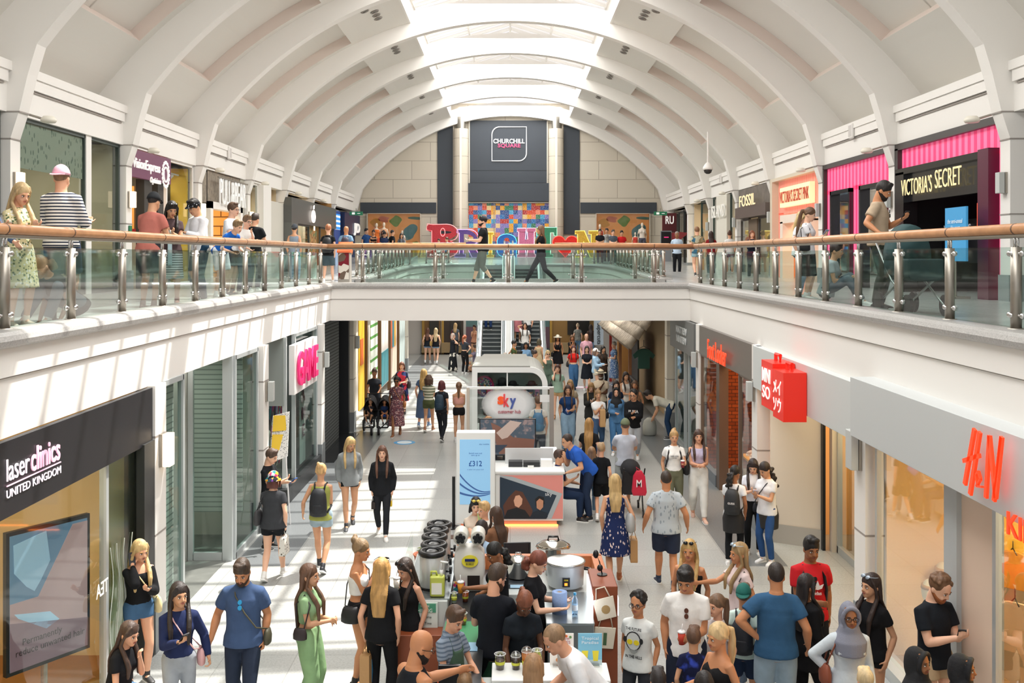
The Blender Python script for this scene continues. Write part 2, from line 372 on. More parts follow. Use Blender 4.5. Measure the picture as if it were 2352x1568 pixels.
# --- rooflight
b=Buf(); zc=VC+VR*cos(a0); xk=VR*sin(a0)
for s in(-1,1):
    b.box(s*xk,s*(xk+.15),-3.5,54.2,zc-.02,13.35)
struct('wall_rooflight_kerb',b,WHITE)
b=Buf()
y=-3.4
while y<54.2:
    for s in(-1,1):
        b.add([(s*xk,y,13.3),(s*xk,y+.07,13.3),(0,y,14.3),(0,y+.07,14.3),(s*xk,y,13.42),(s*xk,y+.07,13.42),(0,y,14.42),(0,y+.07,14.42)],[(0,1,3,2),(4,6,7,5),(0,2,6,4),(1,5,7,3)])
    y+=.85
for t in(0,.5,1.):
    for s in(-1,1):
        if t==0 and s<0: continue
        x=s*xk*t; z=14.3-1.0*t; b.box(x-.04,x+.04,-3.5,54.2,z,z+.1)
struct('trim_3',b,WHITE)
b=Buf()
for s in(-1,1): b.quad((0,-3.5,14.4),(s*xk,-3.5,13.4),(s*xk,54.2,13.4),(0,54.2,14.4))
struct('window_1',b,glass('ffffff',.02))
# roof outside so that daylight only enters by the rooflight
b=Buf()
for s in(-1,1):
    b.quad((s*(xk+.12),-3.5,13.3),(s*14,-3.5,10.2),(s*14,55,10.2),(s*(xk+.12),55,13.3)); b.quad((s*14,-6,0),(s*14,55,0),(s*14,55,10.3),(s*14,-6,10.3))
struct('roof_outer',b,mat('bdb8b2',.8))
# --- balustrades
post0=None
def balustrade(label,pts,posts,zf,name='glass_balustrade',plate=True):
    """pts: ordered points of the rail line; posts: list of (x,y,z floor)"""
    global post0
    o=empty(name,(posts[0][0],posts[0][1],posts[0][2]),label,'balustrade')
    hr=Buf().tube([(x,y,z+1.03) for x,y,z in pts],.052,12)
    mk('handrail',hr,WOODRAIL,o,True)
    mk('under_rail',Buf().tube([(x,y,z+.965) for x,y,z in pts],.022,8),STEEL,o,True)
    jb=Buf(); 
    for i,(x,y,z) in enumerate(posts):
        if post0 is None:
            pb=Buf().cyl((0,0,.08),(0,0,.86),.05,n=16); pb.cyl((0,0,.06),(0,0,.10),.075,n=16)
            post0=mk('post',pb,STEEL,None,True); bpy.context.scene.collection.objects.unlink(post0)
            me=post0.data
            rd=Buf(); rd.cyl((0,0,.84),(0,0,.975),.013,n=8); rod_me=None
            q=mk('support_rod',rd,CHROME,None,True); post0['r']=1; globals()['ROD']=q.data; bpy.data.objects.remove(q)
            cl=Buf(); zz=0
            cl.cyl((-.13,0,zz),(.13,0,zz),.012,n=8); cl.ell((-.12,0,zz),.03,.03,.03,n=8,k=5); cl.ell((.12,0,zz),.03,.03,.03,n=8,k=5); cl.cyl((0,-.06,zz),(0,.06,zz),.02,n=8)
            q=mk('clamp',cl,CHROME,None,True); globals()['CLAMP']=q.data; bpy.data.objects.remove(q)
        a=pts[-1]; bpt=pts[0]
        # rail direction near this post
        best=min(range(len(pts)-1),key=lambda j:((pts[j][0]+pts[j+1][0])/2-x)**2+((pts[j][1]+pts[j+1][1])/2-y)**2) if len(pts)>2 else 0
        d=math.atan2(pts[best+1][1]-pts[best][1],pts[best+1][0]-pts[best][0])
        p_=bpy.data.objects.new('post',post0.data); COL.objects.link(p_); p_.parent=o; p_.location=Vector((x,y,z))-o.location; p_.rotation_euler=(0,0,d)
        for nm,me,dx,dz in(('support_rod',ROD,-.03,0),('support_rod',ROD,.03,0),('clamp',CLAMP,0,.80),('clamp',CLAMP,0,.22)):
            c=bpy.data.objects.new(nm,me); COL.objects.link(c); c.parent=p_; c.location=(dx,0,dz)
        jb.cyl((x-.012*cos(d),y-.012*sin(d),z+1.03),(x+.012*cos(d),y+.012*sin(d),z+1.03),.0545,n=12)
        if i<len(posts)-1:
            x2,y2,z2=posts[i+1]; L_=math.hypot(x2-x,y2-y); ux,uy=(x2-x)/L_,(y2-y)/L_; e=.085
            gb=Buf(); A=(x+ux*e,y+uy*e); B=(x2-ux*e,y2-uy*e); nx,ny=-uy*.006,ux*.006
            v=[(A[0]-nx,A[1]-ny,z+.1),(B[0]-nx,B[1]-ny,z2+.1),(B[0]-nx,B[1]-ny,z2+.86),(A[0]-nx,A[1]-ny,z+.86),(A[0]+nx,A[1]+ny,z+.1),(B[0]+nx,B[1]+ny,z2+.1),(B[0]+nx,B[1]+ny,z2+.86),(A[0]+nx,A[1]+ny,z+.86)]
            gb.add(v,[(3,2,1,0)]); gb.add([v[3],v[2],v[6],v[7]],[(0,1,2,3)],1)
            mk('glass_pane',gb,[GLASS,mat('7fb3a4',.2)],o)
    mk('rail_joint',jb,mat('6f5340',.5,.3),o,True)
    return o
PXR=4.74
yl=[9.33-1.41*2,9.33-1.41]+[9.33+1.41*i for i in range(12)]
balustrade('long glass balustrade on the near left gallery with a timber handrail',[(-PXR,5.8,ZU),(-PXR,YB0+.1,ZU)],[(-PXR,y,ZU) for y in yl],ZU)
balustrade('long glass balustrade on the near right gallery with a timber handrail',[(PXR,5.8,ZU),(PXR,YB0+.1,ZU)],[(PXR,y,ZU) for y in yl],ZU)
balustrade('glass balustrade on the near edge of the bridge, above its white fascia',[(-PXR,YB0+.16,ZU),(PXR,YB0+.16,ZU)],[(x,YB0+.16,ZU) for x in(-3.8,-1.93,-.05,1.83,3.70)],ZU)
balustrade('glass balustrade on the far edge of the bridge',[(-PXR,YB1-.16,ZU),(PXR,YB1-.16,ZU)],[(x,YB1-.16,ZU) for x in(-3.9,-2.0,-.07,1.87,3.72)],ZU)
def zf(y): return ZU+.33*max(0,(y-YB0))/(VO-YB0) if y>YB1 else ZU
for s,w in((-1,'left'),(1,'right')):
    pts=[(s*PXR,YB1-.1,zf(30)),(s*PXR,44,zf(44))]+[(s*(PXR-2.6*(1-cos(pi/2*i/6))),44+4.0*sin(pi/2*i/6),zf(44+4*sin(pi/2*i/6))) for i in range(1,7)]
    ps=[(s*PXR,YB1+1.0+1.2*i,zf(YB1+1+1.2*i)) for i in range(12)]+[(s*(PXR-2.6*(1-cos(t))),44+4.0*sin(t),zf(44+4*sin(t))) for t in(.35,.8,1.25)]
    balustrade('glass balustrade on the %s side of the far void, curving in towards the escalators'%w,pts,ps,ZU)
# --- far gable wall
GD=54.6
def gx(x,D=GD): return PX(x,D)
def gz(y,D=GD): return PZ(y,D)
STONE=pat('brick','cdc5b6','c8bfb0','a9a092',s=4.1,r=.75)
NAVY=mat('363c44',.55); 
struct('wall_back',Buf().box(-9.4,9.4,GD,GD+.3,3.4,13.4),STONE)
b=Buf()
for x0,x1,y0,y1 in((1005,1040,285,538),(1295,1331,285,538),(828,1002,465,490),(1333,1508,465,490)): b.box(gx(x0),gx(x1),GD-.06,GD,gz(y1),gz(y0))
struct('trim_30',b,NAVY)
b=Buf(); b.box(gx(1080),gx(1256),GD-.09,GD,gz(420),12.45); b.box(gx(1067),gx(1265),GD-.4,GD,gz(463),gz(421.5)); b.box(gx(1080),gx(1256),GD-.1,GD-.085,gz(392),gz(391),1)
struct('trim_31',b,[NAVY,mat('2a2f35',.6)])
b=Buf()
for x0 in(1042,1078,1257,1292): b.box(gx(x0-1.2),gx(x0+1.2),GD-.12,GD,gz(540),12.4)
struct('trim_32',b,mat('d8d0c2',.5))
for i,x0 in enumerate((1059.5,1276.5)):
    b=Buf().cyl((gx(x0),GD-.3,4.9),(gx(x0),GD-.3,gz(298)),.40,n=28); b.cyl((gx(x0),GD-.3,gz(298)),(gx(x0),GD-.3,12.6),.24,n=24,m=1)
    for yy in(320,361,401,441,481,521): b.cyl((gx(x0),GD-.3,gz(yy)-.01),(gx(x0),GD-.3,gz(yy)+.01),.403,n=28,m=2)
    b.box(gx(x0)-.06,gx(x0)+.06,GD-.72,GD-.6,4.9,gz(298),3)
    struct('column_%d'%(i+1),b,[mat('cfc5b4',.6),mat('a8a49c',.3,.8),mat('8f8676',.8),mat('efe6d8',.35,.2)],smooth=False)
# sign on the gable
o=empty('wall_sign',(gx(1169),GD-.1,gz(331)),'white outlined square sign with two lines of lettering high on the dark gable panel','sign')
b=Buf(); x0,x1,z0,z1=gx(1130),gx(1209),gz(370),gz(292); r=.42; P_=[(x0,z0)]
P_=[(x0,z0)]+[(x1-r+r*cos(t),z0+r+r*sin(t)) for t in np.linspace(-pi/2,0,8)]+[(x1,z1)]+[(x0+r+r*cos(t),z1-r+r*sin(t)) for t in np.linspace(pi/2,pi,8)]
b.tube([(x,GD-.13,z) for x,z in P_],.028,6,closed=True)
mk('outline',b,mat('f4f4f4',.5,em=.25),o)
text('lettering','CHURCHILL',(gx(1169),GD-.1,gz(324.5)),gx(1206)-gx(1134),.25,'F',.03,mat('f4f4f4',.5,em=.25),o,.02)
text('lettering','SQUARE',(gx(1169.5),GD-.1,gz(335.5)),gx(1196)-gx(1144),.24,'F',.03,mat('e0527f',.5,em=.2),o,.02)
# mosaic artwork
o=empty('mosaic_artwork',(0,GD-.1,gz(575)),'colourful glittery patchwork artwork in a steel frame behind the giant letters','artwork')
mk('panel',Buf().box(gx(1072),gx(1263),GD-.16,GD-.05,gz(590),gz(467)),pat('quilt','111111',s=1.,r=.4),o,loc=(gx(1072),GD-.16,gz(590)))
b=Buf(); b.box(gx(1069),gx(1266),GD-.26,GD-.1,gz(467),gz(464))
for x in(1071,1135,1199.5,1264): b.box(gx(x-.6),gx(x+.6),GD-.2,GD-.15,gz(590),gz(465))
mk('frame',b,STEEL,o)
# shop windows with painted backdrops in the gable
def blob(cx,cz,rx,rz,seed,n=28):
    rn=random.Random(seed); ph=[rn.uniform(0,6.3) for _ in range(3)]
    return [(cx+rx*cos(t)*(1+.22*sin(2*t+ph[0])+.14*sin(3*t+ph[1])),cz+rz*sin(t)*(1+.22*sin(2*t+ph[2]))) for t in np.linspace(0,2*pi,n,endpoint=False)]
for s,(xa,xb_) in enumerate(((846,966),(1369,1490))):
    o=empty('display_window',(gx(xa),GD-.1,gz(575)),'orange display window with painted blobs on the %s of the far wall'%('left','right')[s],'shop window')
    xa_,xb2=gx(xa),gx(xb_); W_=xb2-xa_
    mk('backdrop',Buf().box(xa_,xb2,GD-.06,GD-.02,gz(592),gz(491)),mat('e89458',.7,em=.18),o)
    for j,(u,v,rx,rz,c,sd) in enumerate(((.53,.80,.10,.13,'7f9150',1),(.80,.50,.13,.22,'5d7f86',2),(.38,.25,.06,.16,'5d7f86',3),(.92,.88,.14,.045,'5a7468',4),(.15,.75,.12,.1,'d98f3f',5),(.3,.85,.12,.08,'d7745f',6),(.7,.12,.1,.05,'c9604a',7),(.9,.2,.05,.05,'7f9150',8))):
        z0=gz(575); z1=gz(491); P_=blob(xa_+W_*u,z0+(z1-z0)*v,W_*rx,(z1-z0)*rz,sd+s*0)
        P_=[(min(xb2,max(xa_,p)),min(z1,q)) for p,q in P_]
        mk('painted_shape',Buf().prism(P_,(0,GD-.06,0),(1,0,0),(0,0,1),(0,-1,0),.012),mat(c,.7,em=.05),o)
    mk('frame',Buf().box(xa_-.05,xa_,GD-.3,GD,gz(592),gz(490)).box(xb2,xb2+.05,GD-.3,GD,gz(592),gz(490)).box(xa_-.05,xb2+.05,GD-.3,GD,gz(491),gz(490)),mat('c8beae',.5),o)
    mk('glass',Buf().quad((xa_,GD-.3,gz(592)),(xb2,GD-.3,gz(592)),(xb2,GD-.3,gz(491)),(xa_,GD-.3,gz(491))),CLEAR,o)
# lower end wall
b=Buf().box(-14,14,51.2,51.5,0,3.5); struct('wall_end_lower',b,mat('ded9d3',.6))
struct('baseboard_end',Buf().box(-4.6,PX(968,51.1),51.1,51.2,0,.45),mat('8c9192',.5))
# giant letters -------------------------------------------------
LD=53.0
def glyph(name,label,x0,x1,ytop,parts,c,ce,holes=()):
    xa,xb_=PX(x0,LD),PX(x1,LD); z0,z1=4.96,PZ(ytop,LD); o=empty('giant_letter',(xa,LD,z0),label,'letter','giant letters spelling a town name')
    b=Buf(); e=Buf()
    for ip,poly in enumerate(parts):
        P_=[(xa+(xb_-xa)*u,z0+(z1-z0)*v) for u,v in poly]
        b.prism(P_,(0,LD-.006*ip,0),(1,0,0),(0,0,1),(0,1,0),.3+.01*ip)
        cx=sum(p[0] for p in P_)/len(P_); cz=sum(p[1] for p in P_)/len(P_)
    for path in holes:
        e.tube([(xa+(xb_-xa)*u,LD-.02,z0+(z1-z0)*v) for u,v in path],.022,5,closed=True)
    mk('body',b,mat(c,.35,var=.35,vs=30,bump=.2,bs=60),o); mk('lit_edge',e,mat(ce,.4,em=.7),o)
    return o
def rc(a,b_,c,d): return [(a,c),(b_,c),(b_,d),(a,d)]
def arc(cx,cz,rx,rz,t0,t1,n=14): return [(cx+rx*cos(t),cz+rz*sin(t)) for t in np.linspace(t0,t1,n)]
def bowl(x,z0,z1,w,th): # D-shaped stroke from x outwards
    zc_=(z0+z1)/2; rz=(z1-z0)/2
    return [(x,z0)]+arc(x,zc_,w,rz,-pi/2,pi/2)+[(x,z1)]+[(x,z1-th)]+arc(x,zc_,w-th*.9,rz-th,pi/2,-pi/2)+[(x,z0+th)]
outB=[(.02,.0),(.6,.0)]+arc(.6,.25,.38,.25,-pi/2,1.2,8)+arc(.62,.72,.36,.27,-.7,pi/2,8)+[(.2,.98),(.02,1.0),(.0,.82),(.16,.8),(.16,.2),(0,.18)]
glyph('B','giant glittery red letter B, first of the row',980,1054,514,[rc(.14,.42,.0,1.),bowl(.4,.5,1.,.55,.2),bowl(.4,0,.55,.6,.2),rc(0,.2,0,.16),arc(.14,.88,.14,.12,0,6.0,12)],'b52a35','ff9a9a',[outB,arc(.5,.75,.07,.12,0,6.1,12)])
outR=[(.0,0),(.45,0),(.45,.12),(.36,.12),(.36,.4),(.5,.4),(.72,.0),(1,.0),(1,.12),(.75,.45)]+arc(.62,.7,.36,.3,-.8,pi/2,8)+[(.1,1),(.1,.88),(.2,.88),(.2,.12),(0,.12)]
glyph('R','giant glittery purple letter R, second of the row',1044,1100,527,[rc(.18,.38,.0,1.),rc(.0,.46,.0,.12),rc(.08,.4,.88,1.),bowl(.36,.38,1.,.56,.16),[(.5,.42),(.68,.42),(1.,.1),(1,0),(.7,0)]],'5a3f86','c9a6e6',[outR])
glyph('I','giant yellow letter I between the purple R and the blue G',1118,1134,533,[rc(.3,.75,.0,1.),rc(.05,1,.0,.1),rc(.05,1,.9,1.)],'d3a92c','f2dc7c',[[(0,0),(1,0),(1,.1),(.76,.1),(.76,.9),(1,.9),(1,1),(0,1),(0,.9),(.28,.9),(.28,.1),(0,.1)]])
glyph('G','giant glittery blue letter G in the middle of the row',1142,1186,537,[[(1,.62),(.66,.62)]+arc(.5,.7,.16,.14,0,pi,7)+[(.34,.25)]+arc(.5,.25,.16,.12,pi,2*pi,7)+[(.66,.36),(.55,.36),(.55,.46),(1,.46),(1,0),(.86,.04)]+arc(.5,.25,.5,.25,-pi/3,-pi,7)[0:]+arc(.5,.7,.5,.3,pi,0,9)],'1c63b0','5fd0f0',[arc(.5,.7,.5,.3,0,pi,9)+arc(.5,.25,.5,.25,pi,1.7*pi,7)+[(1,.0),(1,.46),(.6,.46),(.6,.6),(1,.6)]])
glyph('H','giant glittery pink letter H, sixth shape from the red B',1188,1230,524,[rc(.1,.42,0,1),rc(.6,.92,0,1),rc(.3,.7,.42,.6),rc(0,.48,.0,.1),rc(.54,1,.0,.1),rc(0,.48,.88,1.),rc(.54,1,.88,1.)],'c26a8e','ffd0e2',[[(0,0),(.48,0),(.48,.1),(.42,.4),(.6,.4),(.54,.1),(.54,0),(1,0),(1,.1),(.93,.12),(.93,.88),(1,.88),(1,1),(.54,1),(.54,.88),(.58,.62),(.44,.62),(.48,.88),(.48,1),(0,1),(0,.88),(.08,.88),(.08,.1),(0,.1)]])
glyph('T','giant glittery green letter T beside the red heart',1233,1279,522,[rc(.34,.68,0,1),rc(0,1,.84,1.),rc(0,.14,.72,.9),rc(.86,1,.72,.9),rc(.2,.8,0,.1)],'2f7f5c','a0e6c4',[[(.2,0),(.8,0),(.8,.1),(.68,.1),(.68,.82),(.84,.82),(.86,.72),(1,.72),(1,1),(0,1),(0,.72),(.14,.72),(.16,.82),(.32,.82),(.32,.1),(.2,.1)]])
heart=[(.5,.0)]+arc(.76,.7,.25,.28,-.5,pi*.9,10)+arc(.24,.7,.25,.28,pi*.1,pi+.5,10)
o=glyph('O','giant bright red heart with a dark square, standing in for the letter O',1270,1327,541,[heart],'e01d10','ff5040',[heart])
mk('dark_square',Buf().box(PX(1286,LD),PX(1310,LD),LD-.06,LD+.02,PZ(573,LD),PZ(557,LD)),mat('2a1512',.6),o)
glyph('N','giant yellow letter N with bulbs, last of the row',1321,1377,530,[rc(.1,.34,0,1),rc(.66,.9,0,1),[(.1,1),(.38,1),(.9,.0),(.62,.0)],rc(0,.42,0,.1),rc(0,.3,.88,1),rc(.56,1,.88,1.)],'d0a534','fff07a',[[(0,0),(.42,0),(.42,.1),(.34,.1),(.34,.6),(.62,0),(.9,0),(.9,.88),(1,.88),(1,1),(.56,1),(.56,.88),(.66,.88),(.66,.4),(.38,1),(0,1),(0,.88),(.1,.88),(.1,.1),(0,.1)]])
# ============================================================ SHOPS
SHOPLIGHTS=[]
FR=mat('c4cacb',.35,.4,name='aluminium frame'); BLK=mat('17181b',.4); WARM='ffd9a0'
LW=4.5
b=Buf()
for s in(-1,1):                                    # upper shop ceilings, party walls
    b.box(s*8.85,s*14,-3,54,7.5,7.56)
struct('ceiling_shops',b,mat('b9b3a8',.7))
for k,y in enumerate(RIBS[3:]):
    for s in(-1,1): struct('wall_party_%d_%s'%(k,'left' if s<0 else 'right'),Buf().box(s*8.87,s*14,y+.05,y+.29,ZU,7.5),mat('c9c4b8',.7))
LP=(12.62,18.15,23.75,28.6,43.6)
for k,y in enumerate(LP):                          # lower pilasters with their shadow joints, grey bases and party walls
    for s in(-1,1):
        if k==4 and s>0: continue
        b=Buf().box(s*LW,s*(LW+.26),y,y+.4,0,3.4)
        for z in(2.75,1.5): b.box(s*(LW-.003),s*(LW+.263),y-.003,y+.403,z-.012,z+.012,1)
        b.box(s*(LW-.012),s*(LW+.27),y-.012,y+.41,0,.55,2)
        struct('pillar_%d_%s'%(k,'left' if s<0 else 'right'),b,[WHITE if k<3 else mat('d8d2c4',.6),GROOVE,mat('83888a',.5)])
        if not(k==1 and s>0): struct('wall_lower_%d_%s'%(k,'left' if s<0 else 'right'),Buf().box(s*(LW+.26),s*9,y+.1,y+.3,0,3.42),mat('cfcac0',.7))
def lamp(s,x,y,z,lit,w=.17,h=.36):
    o=empty('wall_lamp',(s*x,y,z),('warm lit box wall lamp on the left gallery pilaster' if z>5 else 'box wall lamp with glowing face on the lower left pilaster') if lit else 'unlit grey box wall lamp on %s pilaster'%('an upper right' if z>5 else 'a lower right' if s>0 else 'a lower left'),'wall lamp','lit box lamps on the %s pilasters'%('upper left' if z>5 else 'lower left') if lit else 'unlit box lamps on the %s pilasters'%(('upper ' if z>5 else 'lower ')+('right' if s>0 else 'left')))
    mk('bracket',Buf().box(s*x,s*(x-.04),y-w/2,y+w/2,z-h/2,z+h/2),STEEL,o)
    mk('diffuser',Buf().box(s*(x-.04),s*(x-.14),y-w/2+.01,y+w/2-.01,z-h/2,z+h/2),mat('ffe9c8',.4,em=1.6) if lit else mat('bfc2bf',.5),o,bevel=.01)
    return o
for y in RIBS[3:9]:
    lamp(-1,8.5,y+.17,6.30,True); lamp(1,8.5,y+.17,6.30,False)
lamp(-1,LW,12.85,2.55,True,.2,.42); lamp(1,LW,12.85,2.55,False,.24,.5)
for y in(18.37,23.95): lamp(-1,LW,y,2.55,False); lamp(1,LW,y,2.55,False)
lamp(-1,LW,28.8,2.55,False)
def flood(s,y):
    o=empty('floodlight',(s*8.3,y,7.45),'small white round floodlight at the capital of a gallery pilaster','floodlight','floodlights at the gallery pilaster capitals')
    mk('arm',Buf().cyl((s*8.36,y,7.5),(s*8.1,y,7.42),.02,n=8),STEEL,o)
    mk('head',Buf().lathe((0,0,0),[(.02,.09),(.09,.08),(.13,.03),(.135,0),(.11,-.03)],18),mat('e2ddcf',.4),o,True).location=(-s*.28,.0,-.06)
for y in(17.3,22.4,27.5,32.6,37.7,42.8): flood(-1,y); flood(1,y)
def shop(s,y0,y1,x,z0,z1,label,backc,sidec,spans,frame=FR,depth=3.,lite=0,lc=(1,.85,.62),floorc=None,gl=CLEAR,top=None,name='shopfront',inset=0):
    o=empty(name,(s*x,y0,z0),label,'shopfront')
    bm=backc if not isinstance(backc,str) else mat(backc,.7); sm=sidec if not isinstance(sidec,str) else mat(sidec,.7)
    mk('back_wall',Buf().box(s*(x+depth),s*(x+depth+.05),y0,y1,z0,z1),bm,o); mk('side_wall',Buf().box(s*(x+.12),s*(x+depth),y1-.06,y1-.01,z0,z1),sm,o)
    if floorc: mk('shop_floor',Buf().box(s*(x+.05),s*(x+depth),y0,y1,z0,z0+.02),mat(floorc,.4,var=.1),o)
    zt=top or z1
    fb=Buf()
    for ya,yb in spans:
        mk('glass_pane',Buf().quad((s*(x+inset),ya,z0+.1),(s*(x+inset),yb,z0+.1),(s*(x+inset),yb,zt),(s*(x+inset),ya,zt)),gl,o)
        for yy in(ya,yb): fb.box(s*(x+inset-.03),s*(x+inset+.05),yy-.035,yy+.035,z0,zt)
        fb.box(s*(x+inset-.03),s*(x+inset+.05),ya,yb,z0,z0+.1); fb.box(s*(x+inset-.03),s*(x+inset+.05),ya,yb,zt-.07,zt)
    if fb.v: mk('frame',fb,frame,o)
    if lite: SHOPLIGHTS.append((s*(x+depth*.5),(y0+y1)/2,z1-.12,lite,lc))
    return o
def board(s,x,y0,y1,z0,z1,c,label,th=.12,name='shop_sign',m=None):
    o=empty(name,(s*x,y0,z0),label,'sign'); mk('panel',Buf().box(s*x,s*(x-th),y0,y1,z0,z1),m or mat(c,.45),o,bevel=.006); return o
D_=lambda s,st,x,y0,y1,z0,z1,m,o,th=.03,bold=.012,it=0.: text('lettering',st,(s*x,(y0+y1)/2,(z0+z1)/2),y1-y0,z1-z0,'L' if s<0 else 'R',th,m,o,bold,it)
WL=mat('f6f3ee',.5,em=.35)
# ---- upper left
o=shop(-1,17.27,22.0,8.65,ZU,7.5,'gallery shop window with dark frame and frosted patterned band, behind the pink cap','a9a48f','b5b09c',[(17.35,20.2),(20.45,21.95)],mat('3c4744',.4),lite=60)
mk('frosted_band',Buf().box(-8.67,-8.66,17.4,20.15,6.6,7.42),pat('flecks','aab09f','6f7d70',s=2.2,r=.6),o)
mk('mullion',Buf().box(-8.6,-8.75,20.2,20.45,ZU,7.5),WHITE,o)
o=shop(-1,12.2,16.9,8.65,ZU,7.5,'dark glazed gallery shopfront at the left edge','59615c','4b524f',[(12.3,16.8)],mat('2f3a3a',.4))
o=shop(-1,22.37,27.1,8.65,ZU,7.5,'opticians gallery shopfront with timber slats and a yellow end panel',pat('slats','d9a55c','6b4a28',r=.6),'5e5b50',[(25.0,27.05)],WHITE,lite=110)
mk('slatted_wall',Buf().box(-11.0,-9.3,26.5,26.56,ZU,6.9),pat('vstripe','c9914d','4c3a26',s=1.4),o)
mk('yellow_panel',Buf().box(-8.75,-9.2,26.95,27.04,ZU,7.4),mat('e9c53a',.5),o)
mk('door_post',Buf().box(-8.6,-8.8,23.4,23.9,ZU,6.85),mat('33302c',.5),o); mk('door_post',Buf().box(-8.6,-8.8,24.3,24.7,ZU,6.85),mat('33302c',.5),o)
mk('display_unit',Buf().box(-8.9,-9.6,24.1,25.9,ZU,5.55).box(-8.9,-9.6,24.1,25.9,5.56,5.7,1),[mat('efe6da',.5),mat('c8283a',.4)],o)
mk('track_light',Buf().box(-8.95,-9.0,25.4,26.9,7.2,7.24).cyl((-8.97,25.8,7.2),(-9.15,25.7,6.95),.06,n=10).cyl((-8.97,26.4,7.2),(-9.15,26.3,6.95),.06,n=10),mat('e6e4de',.5),o)
o=board(-1,8.62,22.4,25.0,PZ(408,22.8),7.47,'733e5c','plum fascia sign of an opticians with white lettering and a ring of dots',.1)
D_(-1,'VisionExpress',8.53,22.45,24.2,6.98,7.28,WL,o); D_(-1,'Opticians',8.53,23.55,24.25,6.74,6.92,WL,o,bold=.008)
b=Buf()
for i in range(18):
    t=2*pi*i/18; b.ell((-8.51,24.6+.24*cos(t),7.05+.30*sin(t)),.02,.042,.05,n=6,k=4)
mk('ring_of_dots',b,WL,o); mk('ring',Buf().tube([(-8.51,24.6+.15*cos(t),7.05+.18*sin(t)) for t in np.linspace(0,2*pi,16,endpoint=False)],.022,6,closed=True),WL,o)
o=shop(-1,27.47,32.2,8.65,ZU,7.5,'clothes shopfront on the left gallery with a white door frame and warm timber interior',pat('brick','d9a25f','c98f4e','6b4526',s=1.2),pat('brick','e0aa66','c98f4e','6b4526',s=1.2),[(27.5,28.3)],WHITE,lite=160,lc=(1,.8,.5))
mk('upper_cladding',Buf().box(-8.62,-8.72,27.5,31.9,6.55,7.48),mat('84796a',.6,var=.3,vs=9),o)
mk('door_surround',Buf().box(-8.5,-8.8,28.25,28.5,ZU,6.6).box(-8.5,-8.8,31.4,31.65,ZU,6.6).box(-8.5,-8.8,28.25,31.65,6.4,6.6),WHITE,o)
mk('end_panel',Buf().box(-8.6,-8.75,31.7,32.2,ZU,7.5),mat('a9a79c',.5),o)
o=empty('shop_sign',(-8.5,29.0,6.7),'white upright letters of a clothes shop standing off the left gallery front','sign')
D_(-1,'PULL&BEAR',8.45,28.9,31.7,6.55,7.3,mat('f5f5f3',.4,em=.15),o,.04,.0)
mk('hanging_rail',Buf().box(-8.4,-8.44,28.7,31.9,7.3,7.34),STEEL,o)
o=shop(-1,32.57,37.3,8.65,ZU,7.5,'glazed shopfront with warm spotlights and a pale blind panel on the left gallery','c8b08a','c2b398',[(32.7,34.0)],WHITE,lite=90)
mk('blind_panel',Buf().box(-8.5,-8.7,35.2,37.35,ZU,7.0),mat('cfcbc0',.6),o); mk('pier',Buf().box(-8.45,-8.7,34.1,35.2,ZU,7.5),WHITE,o)
# dark stone shop with fruit logo shape
o=shop(-1,37.35,46.9,8.3,ZU,7.5,'grey stone gallery shopfront with a glowing logo and tall clear glazing','c9a36b','b98f5a',[(38.6,41.0),(43.4,46.6)],mat('55544e',.5),lite=150,top=6.3)
mk('stone_fascia',Buf().box(-8.2,-8.6,37.35,46.9,6.3,7.25),mat('5a5b58',.35),o); mk('stone_pier',Buf().box(-8.2,-8.6,37.35,38.5,ZU,6.3),mat('646662',.4),o)
mk('wall_panel',Buf().box(-8.4,-8.5,41.3,43.3,ZU,6.3),pat('patch','b98a58','8a5c38','6f7752'),o)
b=Buf(); cy,cz=41.2,6.72
b.prism([(cy+.36*cos(t)*(1+.06*cos(2*t)),cz-.05+.26*sin(t)*(1-.12*(sin(t)>0)*abs(cos(t))**8)) for t in np.linspace(0,2*pi,30,endpoint=False)],(-8.16,0,0),(0,1,0),(0,0,1),(1,0,0),.04)
mk('logo',b,mat('fff0e6',.4,em=1.4),o)
mk('logo_leaf',Buf().prism([(cy,cz+.24),(cy+.12,cz+.28),(cy+.16,cz+.42),(cy+.03,cz+.37)],(-8.16,0,0),(0,1,0),(0,0,1),(1,0,0),.04),mat('fff0e6',.4,em=1.4),o)
o=shop(-1,46.95,47.5,8.4,ZU,7.3,'narrow blue shopfront with a bright screen sign on the left gallery','234c7e','2b62a0',[],lite=20)
mk('fascia',Buf().box(-8.3,-8.5,46.95,48.6,4.9,7.2),mat('1d4f9c',.4),o); mk('screen',Buf().box(-8.28,-8.3,47.1,48.5,6.3,7.05),pat('stripe','3a8ad8','f2f6fa',s=6,em=.5),o); mk('opening',Buf().box(-8.27,-8.3,47.2,48.4,ZU,5.6),mat('a8c4e4',.3,em=.2),o)
o=shop(-1,49.0,54.0,8.3,ZU,7.2,'navy blue shopfront with white block letters at the far left of the gallery','2a3350','39466a',[(50.2,51.6)],mat('17264f',.4),lite=40)
mk('fascia',Buf().box(-8.15,-8.4,49.0,54.0,6.15,7.2),mat('16264f',.35),o); mk('pier',Buf().box(-8.1,-8.4,49.0,50.1,ZU,6.15),mat('173468',.4),o)
mk('shelf',Buf().box(-8.4,-8.6,50.2,52.6,ZU+.2,6.1),pat('mess','222222',s=.7,em=.3),o)
D_(-1,'JD',8.13,51.6,53.6,6.1,6.75,WL,o,.06,.03)
